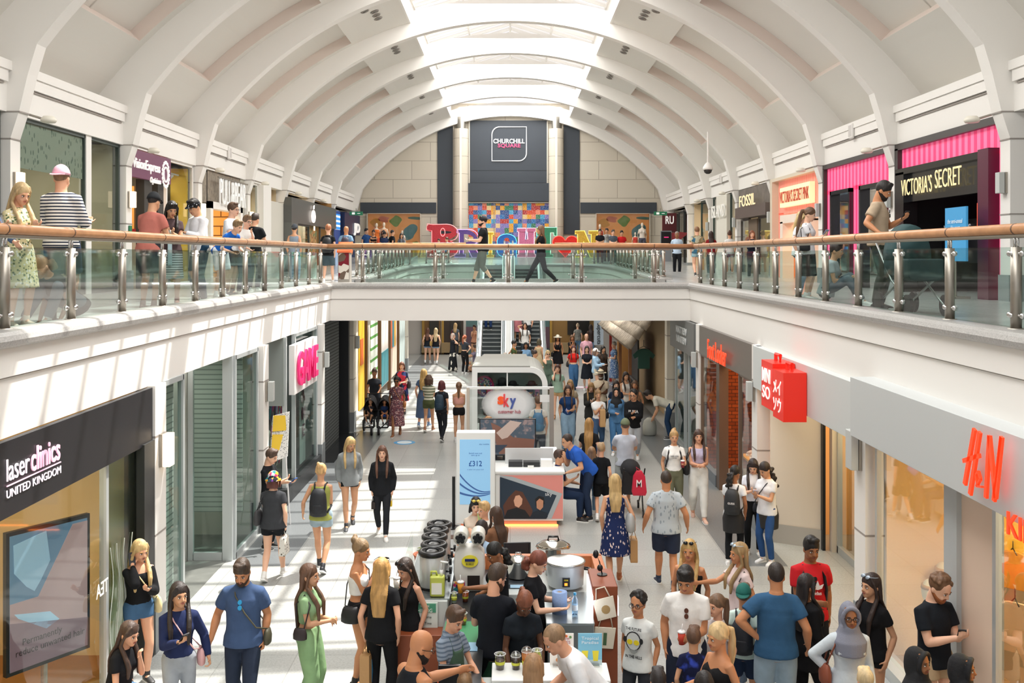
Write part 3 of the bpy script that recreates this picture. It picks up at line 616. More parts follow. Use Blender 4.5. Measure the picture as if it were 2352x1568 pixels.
# ---- upper right
PINK=pat('ystripe','e23c6e','f06e96',s=2.3,r=.4,em=.55); BLKG=mat('101114',.15,spec=.8)
o=shop(1,17.27,22.0,8.65,ZU,7.5,'lingerie shop entrance with glowing pink striped surround and black doorway on the right gallery','0d0e10','101114',[],BLK)
mk('pink_surround',Buf().box(8.6,8.8,17.3,22.0,6.85,7.38).box(8.6,8.8,17.3,17.52,ZU,6.9),PINK,o); mk('head_trim',Buf().box(8.5,8.8,17.27,22.02,7.36,7.5).box(8.5,8.8,21.85,22.03,ZU,7.4),mat('3b3634',.4),o)
mk('burgundy_jamb',Buf().box(8.4,8.75,17.5,17.9,ZU,6.95),mat('571633',.35),o); mk('black_portal',Buf().box(8.45,8.75,17.9,21.85,6.8,6.93).box(8.45,8.75,21.4,21.85,ZU,6.85).box(8.55,8.75,17.9,21.4,6.2,6.8),BLKG,o)
mk('side_light_panel',Buf().box(8.6,8.7,17.92,18.35,5.55,6.02),mat('e8491c',.5,em=.55,var=.5,vs=7),o)
text('lettering','VICTORIA’S',(8.42,20.65,6.50),1.55,.34,'R',.012,mat('f7e2a8',.4,em=.5),o,-.008); text('lettering','SECRET',(8.42,19.15,6.56),1.15,.36,'R',.012,mat('f7e2a8',.4,em=.5),o,-.008)
mk('interior_panel',Buf().box(9.4,9.45,19.2,21.7,4.9,5.8),mat('14151a',.3),o)
text('lettering','VICTORIA’S\nSECRET',(9.38,20.9,5.50),1.25,.40,'R',.01,mat('cfd0d4',.4,em=.3),o,.0)
o=empty('poster_stand',(8.1,18.1,ZU),'blue poster panel on a stand in the black shop doorway','poster'); mk('panel',Buf().box(8.1,8.14,17.7,18.55,4.95,5.93),mat('3c93c6',.4,em=.25),o); mk('base',Buf().box(7.95,8.3,17.95,18.35,ZU,ZU+.04).cyl((8.12,18.15,ZU),(8.12,18.15,4.95),.02,n=8),STEEL,o)
text('lettering','the semi-annual\nskin event',(8.09,18.12,5.62),.6,.2,'R',.004,mat('e8f4fb',.5),o,.0)
o=shop(1,22.37,27.1,8.65,ZU,7.5,'glowing pink striped lingerie windows on the right gallery, behind the man in the beige t-shirt','2b2326','2b2326',[],BLK)
mk('pink_surround',Buf().box(8.6,8.75,22.4,27.0,6.7,7.38).box(8.6,8.75,24.3,24.95,ZU,6.8).box(8.6,8.75,26.5,27.0,ZU,6.8).box(8.6,8.75,22.4,22.6,ZU,6.8),PINK,o)
mk('head_trim',Buf().box(8.5,8.75,22.37,27.1,7.38,7.5).box(8.5,8.75,27.0,27.1,ZU,7.4),mat('3b3634',.4),o)
for y0,y1 in((22.6,24.3),(24.95,26.5)):
    mk('window_box',Buf().box(8.5,8.75,y0,y0+.1,ZU,6.75).box(8.5,8.75,y1-.1,y1,ZU,6.75).box(8.5,8.75,y0,y1,6.65,6.75),BLKG,o)
    mk('glass_pane',Buf().quad((8.62,y0,ZU),(8.62,y1,ZU),(8.62,y1,6.65),(8.62,y0,6.65)),CLEAR,o)
    mk('display',Buf().box(9.0,9.1,y0+.2,y1-.1,ZU+.4,6.2),pat('mess','222222',s=2.,em=.25),o)
RW=pat('ystripe','d8433f','f3b9a0',s=.7,r=.5,em=.3)
o=shop(1,27.47,32.2,8.65,ZU,7.5,'red and white striped shopfront with orange glow on the right gallery','e88a4a','f0a35e',[],lite=150,lc=(1,.6,.35))
mk('striped_front',Buf().box(8.6,8.75,27.9,31.9,6.35,7.4).box(8.6,8.75,31.3,31.9,ZU,6.4),RW,o); mk('head_trim',Buf().box(8.4,8.75,27.5,32.2,7.4,7.5).box(8.4,8.75,31.95,32.2,ZU,7.4),mat('d9cdb8',.5),o)
mk('door_surround',Buf().box(8.45,8.8,28.0,31.2,6.05,6.3).box(8.45,8.8,30.9,31.2,ZU,6.1).box(8.45,8.8,28.0,28.3,ZU,6.1),mat('efe0d2',.5),o)
mk('sign_panel',Buf().box(8.45,8.6,28.1,31.2,6.55,7.15),mat('ffd9a8',.4,em=.7),o); text('lettering','VICTORIA’S SECRET PINK',(8.44,29.65,6.85),3.0,.36,'R',.01,mat('b8402c',.5),o,.0)
o=shop(1,32.57,37.3,8.65,ZU,7.5,'grey timber clad shopfront with gold letters on the right gallery','a89b83','b9ab93',[(32.7,34.6),(36.0,37.2)],mat('4b4440',.5),top=6.4,lite=50)
mk('cladding',Buf().box(8.55,8.75,32.6,37.25,6.75,7.48),mat('6b635c',.6,var=.25,vs=3),o); mk('fascia',Buf().box(8.35,8.7,32.6,37.0,6.4,6.8),mat('5d504a',.5),o); mk('door',Buf().box(8.6,8.7,34.7,35.9,ZU,6.35),mat('6a5a48',.5),o)
text('lettering','FOSSIL',(8.33,35.0,7.0),2.3,.40,'R',.02,mat('f3dfb0',.4,em=.5),o,.0)
o=shop(1,37.67,42.4,8.65,ZU,7.5,'green framed shopfront with pale piers and big white letters on the right gallery','c9a878','c2b59a',[(37.75,39.0),(41.2,42.3)],mat('2c3f3a',.4),lite=70)
mk('pier',Buf().box(8.5,8.75,39.1,41.1,ZU,7.48),mat('dcd8cc',.6),o); text('lettering','ISLAND',(8.42,40.3,6.85),2.6,.5,'R',.03,mat('f2f0ea',.4,em=.1),o,.0)
mk('display',Buf().box(8.9,9.0,37.8,38.9,4.8,6.2),mat('f2a75c',.5,em=.5,var=.5,vs=6),o)
o=shop(1,42.77,47.5,8.65,ZU,7.5,'dark green framed window bay with warm lit shelves at the far right of the gallery','e0c8a0','d8c3a2',[(42.9,45.0)],mat('2c3f3a',.4),lite=60)
o=shop(1,47.87,54,8.65,ZU,7.3,'narrow dark striped shopfront under a maroon awning at the far right of the gallery','6b6a62','4a4a46',[(48.1,49.3),(49.5,51.0)],mat('262b2b',.4),lite=30)
mk('awning',Buf().add([(8.6,47.9,6.15),(8.6,51.5,6.15),(8.1,51.5,5.75),(8.1,47.9,5.75),(8.1,47.9,6.2),(8.1,51.5,6.2)],[(0,1,2,3),(3,2,5,4),(0,3,4),(1,5,2),(0,4,5,1)]),mat('7a1f24',.6),o)
o=empty('projecting_sign',(8.3,50.5,6.3),'maroon projecting sign with white letters at the far right of the gallery','sign'); mk('panel',Buf().box(7.7,8.4,50.3,50.5,6.25,7.2),mat('5a1d22',.5),o); text('lettering','RU',(8.05,50.29,6.85),.42,.4,'F',.02,WL,o,.02)
o=empty('information_screen',(8.0,46.5,ZU),'tall dark screen totem with a pink line at the far right of the gallery','screen'); mk('panel',Buf().box(7.55,8.1,50.0,50.1,4.5,6.3),mat('8f9398',.4),o); mk('screen',Buf().box(7.58,8.07,49.98,50.0,5.6,6.25),mat('15161a',.3),o); mk('pink_line',Buf().box(7.72,7.95,49.97,49.98,5.95,6.0),mat('e0307a',.4,em=.6),o)
# fire exit signs
for x,w in((818,'left'),(1517,'right')):
    o=empty('exit_sign',(PX(x,48.5),48.5,PZ(490,48.5)),'small green exit sign hanging at the far %s end of the gallery'%w,'sign'); X=PX(x,48.5); Z=PZ(490,48.5)
    mk('panel',Buf().box(X-.32,X+.32,48.48,48.54,Z-.09,Z+.09),mat('1c6a4a',.4,em=.2),o); mk('bracket',Buf().box(X-.02,X+.02,48.5,48.52,Z+.09,Z+.25),STEEL,o); mk('pictogram',Buf().box(X-.2,X-.06,48.47,48.48,Z-.05,Z+.05).box(X+.06,X+.2,48.47,48.48,Z-.012,Z+.012),WL,o)
o=empty('exit_sign',(-8.48,22.2,5.6),'small green and white notice on the second left gallery pilaster','sign'); mk('panel',Buf().box(-8.47,-8.49,22.15,22.3,5.45,5.72),mat('1c7a52',.4),o); mk('pictogram',Buf().box(-8.465,-8.47,22.18,22.27,5.5,5.58),WL,o)
# dome camera on a pole, smoke vents
o=empty('dome_camera',(7.0,35,8.3),'white dome security camera hanging from the right side of the vault','camera'); X,Y,Z=PX(1626,34),34,PZ(390,34)
mk('pole',Buf().cyl((X,Y,Z+.1),(X,Y,Z+1.3),.03,n=8),mat('e8e4e0',.5),o); mk('housing',Buf().lathe((X,Y,Z),[(.05,.25),(.1,.2),(.17,.08),(.18,.0)],16),mat('e8e4e0',.5),o,True); mk('dome',Buf().lathe((X,Y,Z),[(.15,.0),(.12,-.09),(.05,-.14)],16),mat('2a2626',.15),o,True)
for s,yy in((1,24.7),(1,40),(-1,30.0)):
    o=empty('frieze_speaker',(s*8.5,yy,8.12),'thin white upright speaker box on the %s frieze'%('left' if s<0 else ('near right' if yy<30 else 'far right')),'speaker'); mk('casing',Buf().box(s*8.42,s*8.5,yy-.12,yy+.12,7.95,8.33),mat('e9e6e2',.4),o,bevel=.03); mk('grille',Buf().box(s*8.415,s*8.42,yy-.09,yy+.09,8.0,8.28),mat('c9c4c0',.5),o)
# ============================================================ lower level, left
o=shop(-1,6,12.6,4.62,0,ZB,'clinic shopfront with warm interior and a large screen, lower left','efdcb4','ecd3a2',[(6,11.35)],FR,depth=2.2,lite=85,lc=(1,.80,.52),floorc='a8713c',top=2.75)
mk('frosted_glass',Buf().box(-4.6,-4.63,11.4,12.25,.1,2.7),glass('b9cdbd',.3,.15),o); mk('jamb',Buf().box(-4.5,-4.75,12.25,12.6,0,2.72),mat('2f302f',.5),o)
b=Buf()
for k in range(4):
    b.tube([(-4.585,11.45+.2*k+.05*sin(z*6+k),z) for z in np.linspace(.3,1.7,14)],.006,4)
mk('wave_pattern',b,mat('dfe6da',.5),o)
text('lettering','TEA',(-4.58,11.17,1.32),.32,.15,((0,-1,0),(0,0,1),(1,0,0)),.005,mat('f4f4f0',.4,em=.2),o,.0)
o=board(-1,4.585,6,12.6,PZ(1000,12.9)-.03,3.385,'1b1b1f','black fascia sign of a laser clinic with white lettering, lower left',.06)
PK=mat('e9b9cf',.4,em=.5); text('lettering','laser',(-4.52,9.14,3.12),.42,.20,'L',.01,mat('f0e4ec',.4,em=.5),o,-.006); text('lettering','clinics',(-4.52,9.68,3.125),.60,.23,'L',.012,PK,o,.012)
text('lettering','UNITED KINGDOM',(-4.52,9.47,2.905),1.08,.075,'L',.006,mat('f0e4ec',.4,em=.5),o,.0); mk('rule',Buf().box(-4.52,-4.51,8.93,10.0,2.975,2.985),PK,o)
o=empty('advert_screen',(-5.0,10.8,0),'large screen on a floor stand showing a blue gloved treatment picture, inside the clinic window','screen')
d=np.array((.48,.75,0)); d/=np.linalg.norm(d); pA=np.array((-5.22,10.38,.70)); Ln=.9; nn=np.array((d[1],-d[0],0)); up=np.array((0,0,1.))
def scr(nm,u0,u1,v0,v1,off,th,m,H=1.42):
    poly=[(u0*Ln,v0*H),(u1*Ln,v0*H),(u1*Ln,v1*H),(u0*Ln,v1*H)]; return mk(nm,Buf().prism(poly,pA+nn*off,d,up,nn,th),m,o)
scr('bezel',-.04,1.04,-.03,1.03,-.06,.06,BLK); scr('picture',0,1,0,1,0,.004,mat('5d7f9c',.3,em=.35))
def scp(nm,P_,m,off=.005): return mk(nm,Buf().prism([(u*Ln,v*1.42) for u,v in P_],pA+nn*off,d,up,nn,.003),m,o)
scp('pictured_skin',[(.0,.02),(1,.02),(1,.98),(.8,.98),(.35,.5),(.0,.5)],mat('a98f92',.5,em=.3)); scp('pictured_glove',[(.04,.93),(.45,.98),(.5,.75),(.38,.62),(.3,.55),(.2,.6),(.05,.72)],mat('8fb4cf',.5,em=.35),.009)
scp('pictured_strip',[(.05,.42),(.5,.36),(.62,.28),(.45,.24),(.1,.38)],mat('9fc2dc',.5,em=.35),.009); scp('pictured_caption_area',[(0,0),(1,0),(1,.22),(0,.36)],mat('7a6470',.5,em=.3),.009)
text('lettering','Permanently',tuple(pA+d*.36+up*.27+nn*.016),.45,.09,(d,up,nn),.002,mat('2a2228',.5),o,.0); text('lettering','reduce unwanted hair',tuple(pA+d*.46+up*.18+nn*.016),.8,.07,(d,up,nn),.002,mat('2a2228',.5),o,.0)
mk('stand',Buf().cyl(tuple(pA+d*.45-nn*.1-up*.7),tuple(pA+d*.45-nn*.1+up*.1),.035,n=10).cyl(tuple(pA+d*.45-nn*.1-up*.69),tuple(pA+d*.45-nn*.1-up*.66),.22,n=16),STEEL,o)
# recessed glazed shop
SH=pat('shutter','c8ccc6','8f9590',r=.5)
o=shop(-1,13.05,18.1,4.6,0,ZB,'glazed shopfront with a recessed door and ribbed roller shutter, lower left','c4c4ba','cfcfc4',[(13.1,13.95),(16.6,18.05)],FR,depth=2.4,lite=30,lc=(1,.95,.85),gl=GLASS)
mk('roller_shutter',Buf().box(-4.72,-4.76,13.1,13.95,.1,ZB),SH,o); mk('roller_shutter',Buf().box(-5.5,-4.66,17.3,17.34,.6,ZB),SH,o)
mk('return_glazing',Buf().quad((-5.28,16.5,.12),(-4.67,16.5,.12),(-4.67,16.5,ZB),(-5.28,16.5,ZB)),GLASS,o)
mk('door_frame',Buf().box(-5.33,-5.25,16.46,16.54,0,ZB).box(-4.76,-4.6,16.46,16.6,0,ZB).box(-5.24,-4.77,16.47,16.53,.002,.14),FR,o)
mk('inner_wall',Buf().box(-5.35,-5.4,13.95,16.5,0,ZB),mat('b9bdb6',.6),o); mk('inner_floor',Buf().box(-6.8,-4.7,13.2,18,0,.012),mat('6f716d',.35,var=.15),o)
# games shop
o=shop(-1,18.55,23.7,4.6,0,ZB,'games shopfront with grey fascia and glazed end bay, lower left','6d716e','7f8480',[(21.2,23.6)],FR,depth=2.4,lite=30,lc=(.9,.95,1),gl=GLASS)
mk('stall_riser',Buf().box(-4.5,-4.75,20.1,23.75,0,.32),mat('1d2022',.4),o); mk('fascia_return',Buf().box(-5.6,-4.6,20.2,20.4,2.0,ZB),mat('8d9490',.5),o)
mk('return_glazing',Buf().quad((-5.6,20.3,.3),(-4.62,20.3,.3),(-4.62,20.3,2.1),(-5.6,20.3,2.1)),GLASS,o); mk('corner_post',Buf().box(-4.64,-4.56,20.26,20.34,.3,ZB),FR,o); mk('corner_post',Buf().box(-5.1,-5.0,20.3,20.4,0,ZB),mat('d7d2c8',.5),o)
mk('window_banner',Buf().box(-4.63,-4.64,21.9,22.5,.45,2.5),mat('a5a9a8',.5),o); text('lettering','G\nA\nM\nE',(-4.61,22.2,1.75),.36,1.45,'L',.006,mat('5b2a40',.5),o,.02)
mk('interior_shelves',Buf().box(-5.3,-5.5,20.9,23.4,.3,2.2),pat('mess','222',s=1.2),o)
o=board(-1,4.56,20.5,22.9,2.18,3.2,'e8e4e2','white light box sign with pink block letters over the games shop',.12)
text('lettering','GAME',(-4.42,21.7,2.68),2.1,.72,'L',.04,mat('d21f68',.35,em=.3),o,.02)
o=empty('poster_easel',(PX(648,18.9),18.9,0),'leaning printed board with yellow panels on thin legs beside the games shop pillar','poster')
X0,X1=PX(618,18.9),PX(660,18.9)
mk('board',Buf().add([(X0,18.95,PZ(1065,18.9)),(X1,18.9,PZ(1048,18.9)),(X1-.03,19.2,PZ(945,19.2)),(X0,19.2,PZ(955,19.2)),(X0,18.97,PZ(1065,18.9)),(X1,18.93,PZ(1048,18.9)),(X1-.03,19.23,PZ(945,19.2)),(X0,19.23,PZ(955,19.2))],[(0,1,2,3),(7,6,5,4),(0,4,5,1),(1,5,6,2),(2,6,7,3),(3,7,4,0)]),pat('dots','e8e6e2','55585c',s=.6),o)
for a_,c_ in((958,994),(1000,1036)): mk('yellow_panel',Buf().add([(X0+.02,18.93+(1060-c_)*.0024,PZ(c_,18.95)),(X1-.06,18.93+(1060-c_)*.0024,PZ(c_-3,18.95)),(X1-.1,18.93+(1060-a_)*.0024,PZ(a_,18.95)),(X0+.02,18.93+(1060-a_)*.0024,PZ(a_,18.95))],[(0,1,2,3)]),mat('e6bf35',.5),o)
mk('leg',Buf().cyl((X1-.03,18.9,1.25),(X1+.1,18.7,0),.013,n=6),mat('d0d0d0',.4),o); mk('leg',Buf().cyl((X0+.03,19.0,1.2),(X0,18.85,0),.013,n=6),mat('d0d0d0',.4),o)
# shuttered bay under the bridge and posters beyond
o=shop(-1,24.2,28.55,5.2,0,ZB,'closed shop bay with dark roller shutter and black side wall under the bridge','3a3c3d','1c1f22',[],depth=.1)
mk('roller_shutter',Buf().box(-4.75,-4.8,24.2,27.6,0,ZB),pat('shutter','5c605f','2a2c2d'),o); mk('black_wall',Buf().box(-5.3,-4.6,28.3,28.5,0,ZB),mat('1f2226',.4,bump=.1),o); mk('black_tiles',Buf().box(-5.2,-4.3,24.3,28.3,0,.012),mat('202225',.15),o)
mk('door_post',Buf().box(-4.52,-4.62,24.16,24.26,0,ZB),mat('3a3228',.5),o)
o=shop(-1,29.0,43.5,4.6,0,ZB,'row of tall bright posters between brown posts along the far left wall','e4ded2','e4ded2',[],depth=.3)
PZL=(('yellow poster with an orange block',30.1,31.2,'efc02f'),('green and white striped poster',32.7,34.3,None),('pale poster with coloured shapes',35.1,37.3,'efe6dc'),('peach and blue poster',37.7,40.1,'e9cdb8'),('pale glazed panel',40.8,43.2,'c3d2cf'))
for i,(lb,ya,yb_,c_) in enumerate(PZL):
    q=mk('poster',Buf().box(-4.57,-4.6,ya,yb_,.35,3.35),mat(c_,.5,em=.1) if c_ else pat('shutter','e8eee0','5d9a4a',s=4.5,em=.1),o); q['label']=lb
mk('printed_block',Buf().box(-4.55,-4.57,30.3,30.9,1.7,2.5),mat('e5732b',.5),o); mk('printed_block',Buf().box(-4.55,-4.57,35.3,37.2,.4,1.6),mat('3f8a94',.5),o)
for k,c_ in enumerate(('e06a3c','4aa3b8','e0b04a')): mk('printed_block',Buf().box(-4.55,-4.57,38.0+.6*k,38.4+.6*k,1.5,2.6),mat(c_,.5),o)
for y in(31.4,34.7,37.5,40.4): mk('brown_post',Buf().box(-4.5,-4.62,y-.07,y+.07,0,ZB),mat('6a4a28',.5),o)
# ---- end wall shops
for i,(x0,x1,c_,lb) in enumerate(((969,1012,'7a5a34','brown framed window with a dark blind, left of the escalators on the end wall'),(1014,1064,'3a2f28','dark brown doorway on the end wall'),(1070,1100,'4c6a6c','teal and plum panel beside the escalators'),(1234,1262,'4c6a6c','teal and plum panel right of the escalators'),(1263,1364,'8a6a3a','brown framed shopfront on the end wall behind the sun hat'))):
    o=empty('shopfront',(PX(x0,51),51.1,0),lb,'shopfront'); xa,xb_=PX(x0,51),PX(x1,51)
    mk('panel',Buf().box(xa,xb_,51.1,51.18,.0,3.4),mat(c_,.5),o)
    if c_=='4c6a6c': mk('plum_panel',Buf().box(xa,xb_,51.07,51.1,.3,1.4),mat('5d4450',.5),o)
    else:
        mk('dark_pane',Buf().box(xa+(xb_-xa)*.4,xb_-(xb_-xa)*.1,51.05,51.1,1.0,3.0),mat('2b2a28',.2),o); mk('bench_panel',Buf().box(xa,xb_,50.8,51.1,.1,.6),mat('9c8560',.5),o)
        mk('post',Buf().box(xa,xa+.12,51.02,51.1,0,3.4),mat('a8843c',.4),o)
o=empty('hanging_banner',(PX(1375,47),47,1.0),'grey vertical banner with dark lettering reading downwards near the end wall','banner'); mk('panel',Buf().box(PX(1364,47),PX(1386,47),47,47.03,PZ(792,47),3.3),mat('a9b4bd',.5,em=.1),o)
text('lettering','Supercuts',(PX(1375,47),46.98,PZ(766,47)),1.0,.26,((0,0,-1),(1,0,0),(0,-1,0)),.01,mat('26282c',.5),o,.01)
# ============================================================ lower level, right
o=shop(1,6,12.6,4.62,0,ZB,'children clothes shopfront with warm lit displays, lower right','f2b45c','f5c98a',[(6,9.45),(10.5,12.5)],FR,depth=2.4,lite=220,lc=(1,.78,.45),floorc='c9a070',top=2.8)
mk('post',Buf().box(4.55,4.68,10.15,10.45,0,2.8),mat('b9bfc0',.4),o); mk('pillar_panel',Buf().box(4.6,4.64,9.5,10.15,0,2.8),mat('e6cdb8',.5),o); mk('window_blind',Buf().box(5.9,5.95,10.5,12.5,.0,2.8),mat('e9d3b8',.6),o); mk('sill',Buf().box(4.5,4.68,6,12.5,0,.14),FR,o)
HMR=mat('f0441c',.35,em=.6)
o=board(1,4.62,6,12.6,2.78,3.52,'c3c7c8','long pale grey fascia with red lettering of a clothes shop, lower right',.32,m=mat('c6caca',.45))
def stroke(ptsyz,w,nm='lettering',x=4.20,th=.025,m=HMR):
    b=Buf(); P_=ptsyz
    for (a_,z_),(c_,e_) in zip(P_[:-1],P_[1:]):
        dy,dz=c_-a_,e_-z_; L_=math.hypot(dy,dz); ny,nz=-dz/L_*w/2,dy/L_*w/2
        b.add([(x,a_-ny,z_-nz),(x,a_+ny,z_+nz),(x,c_+ny,e_+nz),(x,c_-ny,e_-nz)]+[(x+th,a_-ny,z_-nz),(x+th,a_+ny,z_+nz),(x+th,c_+ny,e_+nz),(x+th,c_-ny,e_-nz)],[(0,1,2,3),(7,6,5,4),(0,4,5,1),(1,5,6,2),(2,6,7,3),(3,7,4,0)])
    return mk(nm,b,m,o)
hh=lambda px,py:( (lambda Dd:(Dd,PZ(py,Dd)))(4.17*F/(px-CX)))
stroke([hh(2206,1112),hh(2228,985)],.05); stroke([hh(2218,1135),hh(2240,992)],.05); stroke([hh(2203,1058),hh(2240,1046)],.04); stroke([hh(2254,1143),hh(2262,1000),hh(2276,1144),hh(2290,1003),hh(2272,1150)],.045)
stroke([hh(2235,1112),hh(2232,1090),hh(2237,1082),hh(2242,1100),hh(2233,1116),hh(2246,1118)],.018)
text('lettering','KIDS',(4.28,8.25,2.76),.62,.20,'R',.015,HMR,o,.01)
o=shop(1,13.05,18.1,4.6,0,ZB,'variety shop entrance with blank cream wall and glazed door, lower right','f0b15c','e9c08a',[],FR,depth=3.0,lite=120,lc=(1,.75,.42))
mk('cream_wall',Buf().add([(4.6,17.6,0),(5.35,17.16,0),(5.35,17.16,ZB),(4.6,17.6,ZB),(4.62,17.7,0),(5.37,17.26,0),(5.37,17.26,ZB),(4.62,17.7,ZB)],[(0,1,2,3),(7,6,5,4),(0,3,7,4),(1,5,6,2),(3,2,6,7)]),mat('e6dbcc',.6),o)
mk('skirting',Buf().add([(4.585,17.6,0),(5.35,17.14,0),(5.35,17.14,.33),(4.585,17.6,.33)],[(0,1,2,3)]),mat('b5b2ac',.5),o)
mk('door_post',Buf().box(5.35,5.40,17.05,17.16,0,ZB),BLK,o); mk('door_post',Buf().box(5.48,5.56,16.95,17.1,0,ZB),mat('d8cfc0',.4),o)
mk('glass_door',Buf().quad((5.6,13.2,.1),(5.6,17.0,.1),(5.6,17.0,ZB),(5.6,13.2,ZB)),CLEAR,o); mk('door_frame',Buf().box(5.56,5.64,13.1,17.0,0,.12).box(5.56,5.64,16.9,17.0,0,ZB).box(5.56,5.64,15.9,15.96,0,ZB),FR,o)
mk('shelf_unit',Buf().box(5.9,6.3,15.2,16.9,0,1.6).box(5.85,6.3,15.2,16.9,.5,.53).box(5.85,6.3,15.2,16.9,1.0,1.03),mat('d9b27c',.5),o); mk('goods',Buf().box(5.88,5.9,15.3,16.8,.1,1.55),pat('mess','222',s=.6,em=.1),o)
o=board(1,4.6,12.9,18.3,2.64,3.40,'c9cdcc','pale grey fascia carrying a red bag shaped sign, lower right',.14,m=mat('cbd0cf',.45))
o=empty('bag_logo_sign',(4.4,15.5,2.5),'red twin shopping bag shaped sign with white characters on the pale fascia','sign'); RD=mat('dc2818',.4,em=.25)
D1,D2,D3=16.25,15.55,14.95
mk('bag',Buf().box(4.1,4.45,15.56,D1,2.62,3.36),RD,o); mk('bag',Buf().box(4.1,4.45,D3,15.54,2.55,3.29),RD,o)
for ya in(15.78,15.12): mk('handle',Buf().tube([(4.28,ya,3.28),(4.28,ya,3.40+.07*(ya>15.5)),(4.28,ya+.26,3.40+.07*(ya>15.5)),(4.28,ya+.26,3.28)],.03,6),RD,o)
text('lettering','MINI',(4.09,15.9,3.14),.5,.22,'R',.01,WL,o,.01); text('lettering','SO',(4.09,15.9,2.87),.48,.2,'R',.01,WL,o,.01)
text('lettering','メイ',(4.09,15.25,3.04),.44,.22,'R',.01,WL,o,.01); text('lettering','ソウ',(4.09,15.25,2.77),.44,.22,'R',.01,WL,o,.01)
BR=pat('brick','9c4a22','7d3718','3c2216',s=.34,r=.8)
o=shop(1,18.55,23.7,4.55,0,ZB,'trainer shopfront with bronze frames and brick interior, lower right',BR,BR,[(18.6,19.7),(21.75,23.6)],mat('7a6c62',.35,.5),depth=2.0,lite=110,lc=(1,.66,.35),top=2.75)
mk('bronze_fascia',Buf().box(4.5,4.7,18.55,23.7,2.72,ZB),mat('77706a',.4,.4),o); mk('bronze_jamb',Buf().box(4.5,4.7,21.45,21.75,0,2.75),mat('6d5c50',.35,.5),o); mk('stall_riser',Buf().box(4.48,4.6,21.75,23.6,0,.25),mat('6d747a',.4),o)
mk('red_banner',Buf().box(5.7,5.75,20.1,20.6,.7,2.4),mat('d8301c',.6,em=.2),o); mk('trainer_shelf',Buf().box(4.9,5.5,20.2,21.2,.8,.84),mat('d99a3c',.4),o)
for k in range(3):
    q=empty('trainer',(5.1,20.35+.3*k,.84),'white and pink trainer on the orange shelf inside the brick walled shop','shoe','trainers on the shop shelf')
    mk('upper',Buf().ell((5.1,20.35+.3*k,.9),.13,.05,.06),mat('ead3cc',.6),q,True); mk('sole',Buf().box(4.97,5.24,20.3+.3*k,20.4+.3*k,.84,.87),mat('f4f4f4',.5),q)
text('lettering','Foot Locker',(4.42,21.3,2.98),1.9,.42,'R',.02,mat('f04a24',.4,em=.6),o,.005)
o=shop(1,24.2,28.55,4.6,0,ZB,'grey framed shopfront with tall panes under the bridge corner, lower right','2f3334','6d7270',[(24.4,25.6),(26.2,27.6)],FR,depth=1.5,gl=GLASS,top=2.6,lite=12)
o=board(1,4.58,24.3,27.9,2.55,3.38,'6c6e6d','dark grey fascia sign with two lines of pale lettering at the bridge corner',.1); text('lettering','MATTEN\nNINTEM',(4.47,26.0,2.98),1.5,.42,'R',.02,mat('c9cbc9',.4,em=.1),o,.02)
# rustic stall with tiled canopy
o=empty('market_stall',(4.6,31,0),'rustic stall with a scalloped tiled canopy on the far right of the lower floor','stall')
b=Buf()
for i in range(26):
    y=31+i*.36
    for j in range(4):
        t0=j/4; t1=(j+1)/4+.03
        p=(4.62-.95*t0,y,3.42-1.15*t0+.03*(j==0)); q=(4.62-.95*t1,y,3.42-1.15*t1-.02)
        b.cyl(p,q,.12,.15,n=10)
mk('roof_tiles',b,mat('a89c8c',.85,var=.3,vs=5,bump=.3,bs=20),o,True)
mk('canopy_board',Buf().add([(4.62,30.9,3.36),(4.62,40.2,3.36),(3.68,40.2,2.2),(3.68,30.9,2.2),(4.62,30.9,3.28),(4.62,40.2,3.28),(3.68,40.2,2.12),(3.68,30.9,2.12)],[(0,1,2,3),(7,6,5,4),(0,4,5,1),(1,5,6,2),(2,6,7,3),(3,7,4,0)]),mat('6b5a48',.8),o)
for y,c_ in((40.0,'a83028'),(36.5,'8a5a38'),(33.5,'8a5a38')): mk('post',Buf().box(3.98,4.08,y-.05,y+.05,0,2.5),mat(c_,.6),o)
b=Buf().box(4.0,4.06,31.4,33.4,.98,1.05)
for k in range(12): b.box(4.01,4.05,31.45+.16*k,31.48+.16*k,0,1.)
mk('railing',b,mat('2b2725',.5),o); mk('back_wall',Buf().box(4.9,5.0,30.5,41,0,3.3),mat('cbb08a',.7),o); mk('side_wall',Buf().box(4.4,5.0,40.9,41,0,3.3),mat('b98a50',.6),o); mk('dark_panel',Buf().box(4.3,4.35,33.6,36.3,0,2.2),mat('2a2624',.6),o)
o=empty('shirt_display',(4.35,32.6,.9),'dark green t-shirt hanging on display behind the stall railing','clothes display')
mk('shirt',Buf().prism([(u*.72,v*.72) for u,v in[(-.26,0),(.26,0),(.26,.55),(.42,.45),(.5,.62),(.25,.85),(.1,.9),(-.1,.9),(-.25,.85),(-.5,.62),(-.42,.45),(-.26,.55)]],(4.35,32.4,1.37),(1,0,0),(0,0,1),(0,1,0),.1),mat('2c544b',.8),o); mk('hanger',Buf().tube([(4.15,32.45,2.0),(4.35,32.45,2.1),(4.55,32.45,2.0)],.01,5).tube([(4.35,32.45,2.1),(4.35,32.45,2.3)],.01,5),BLK,o)
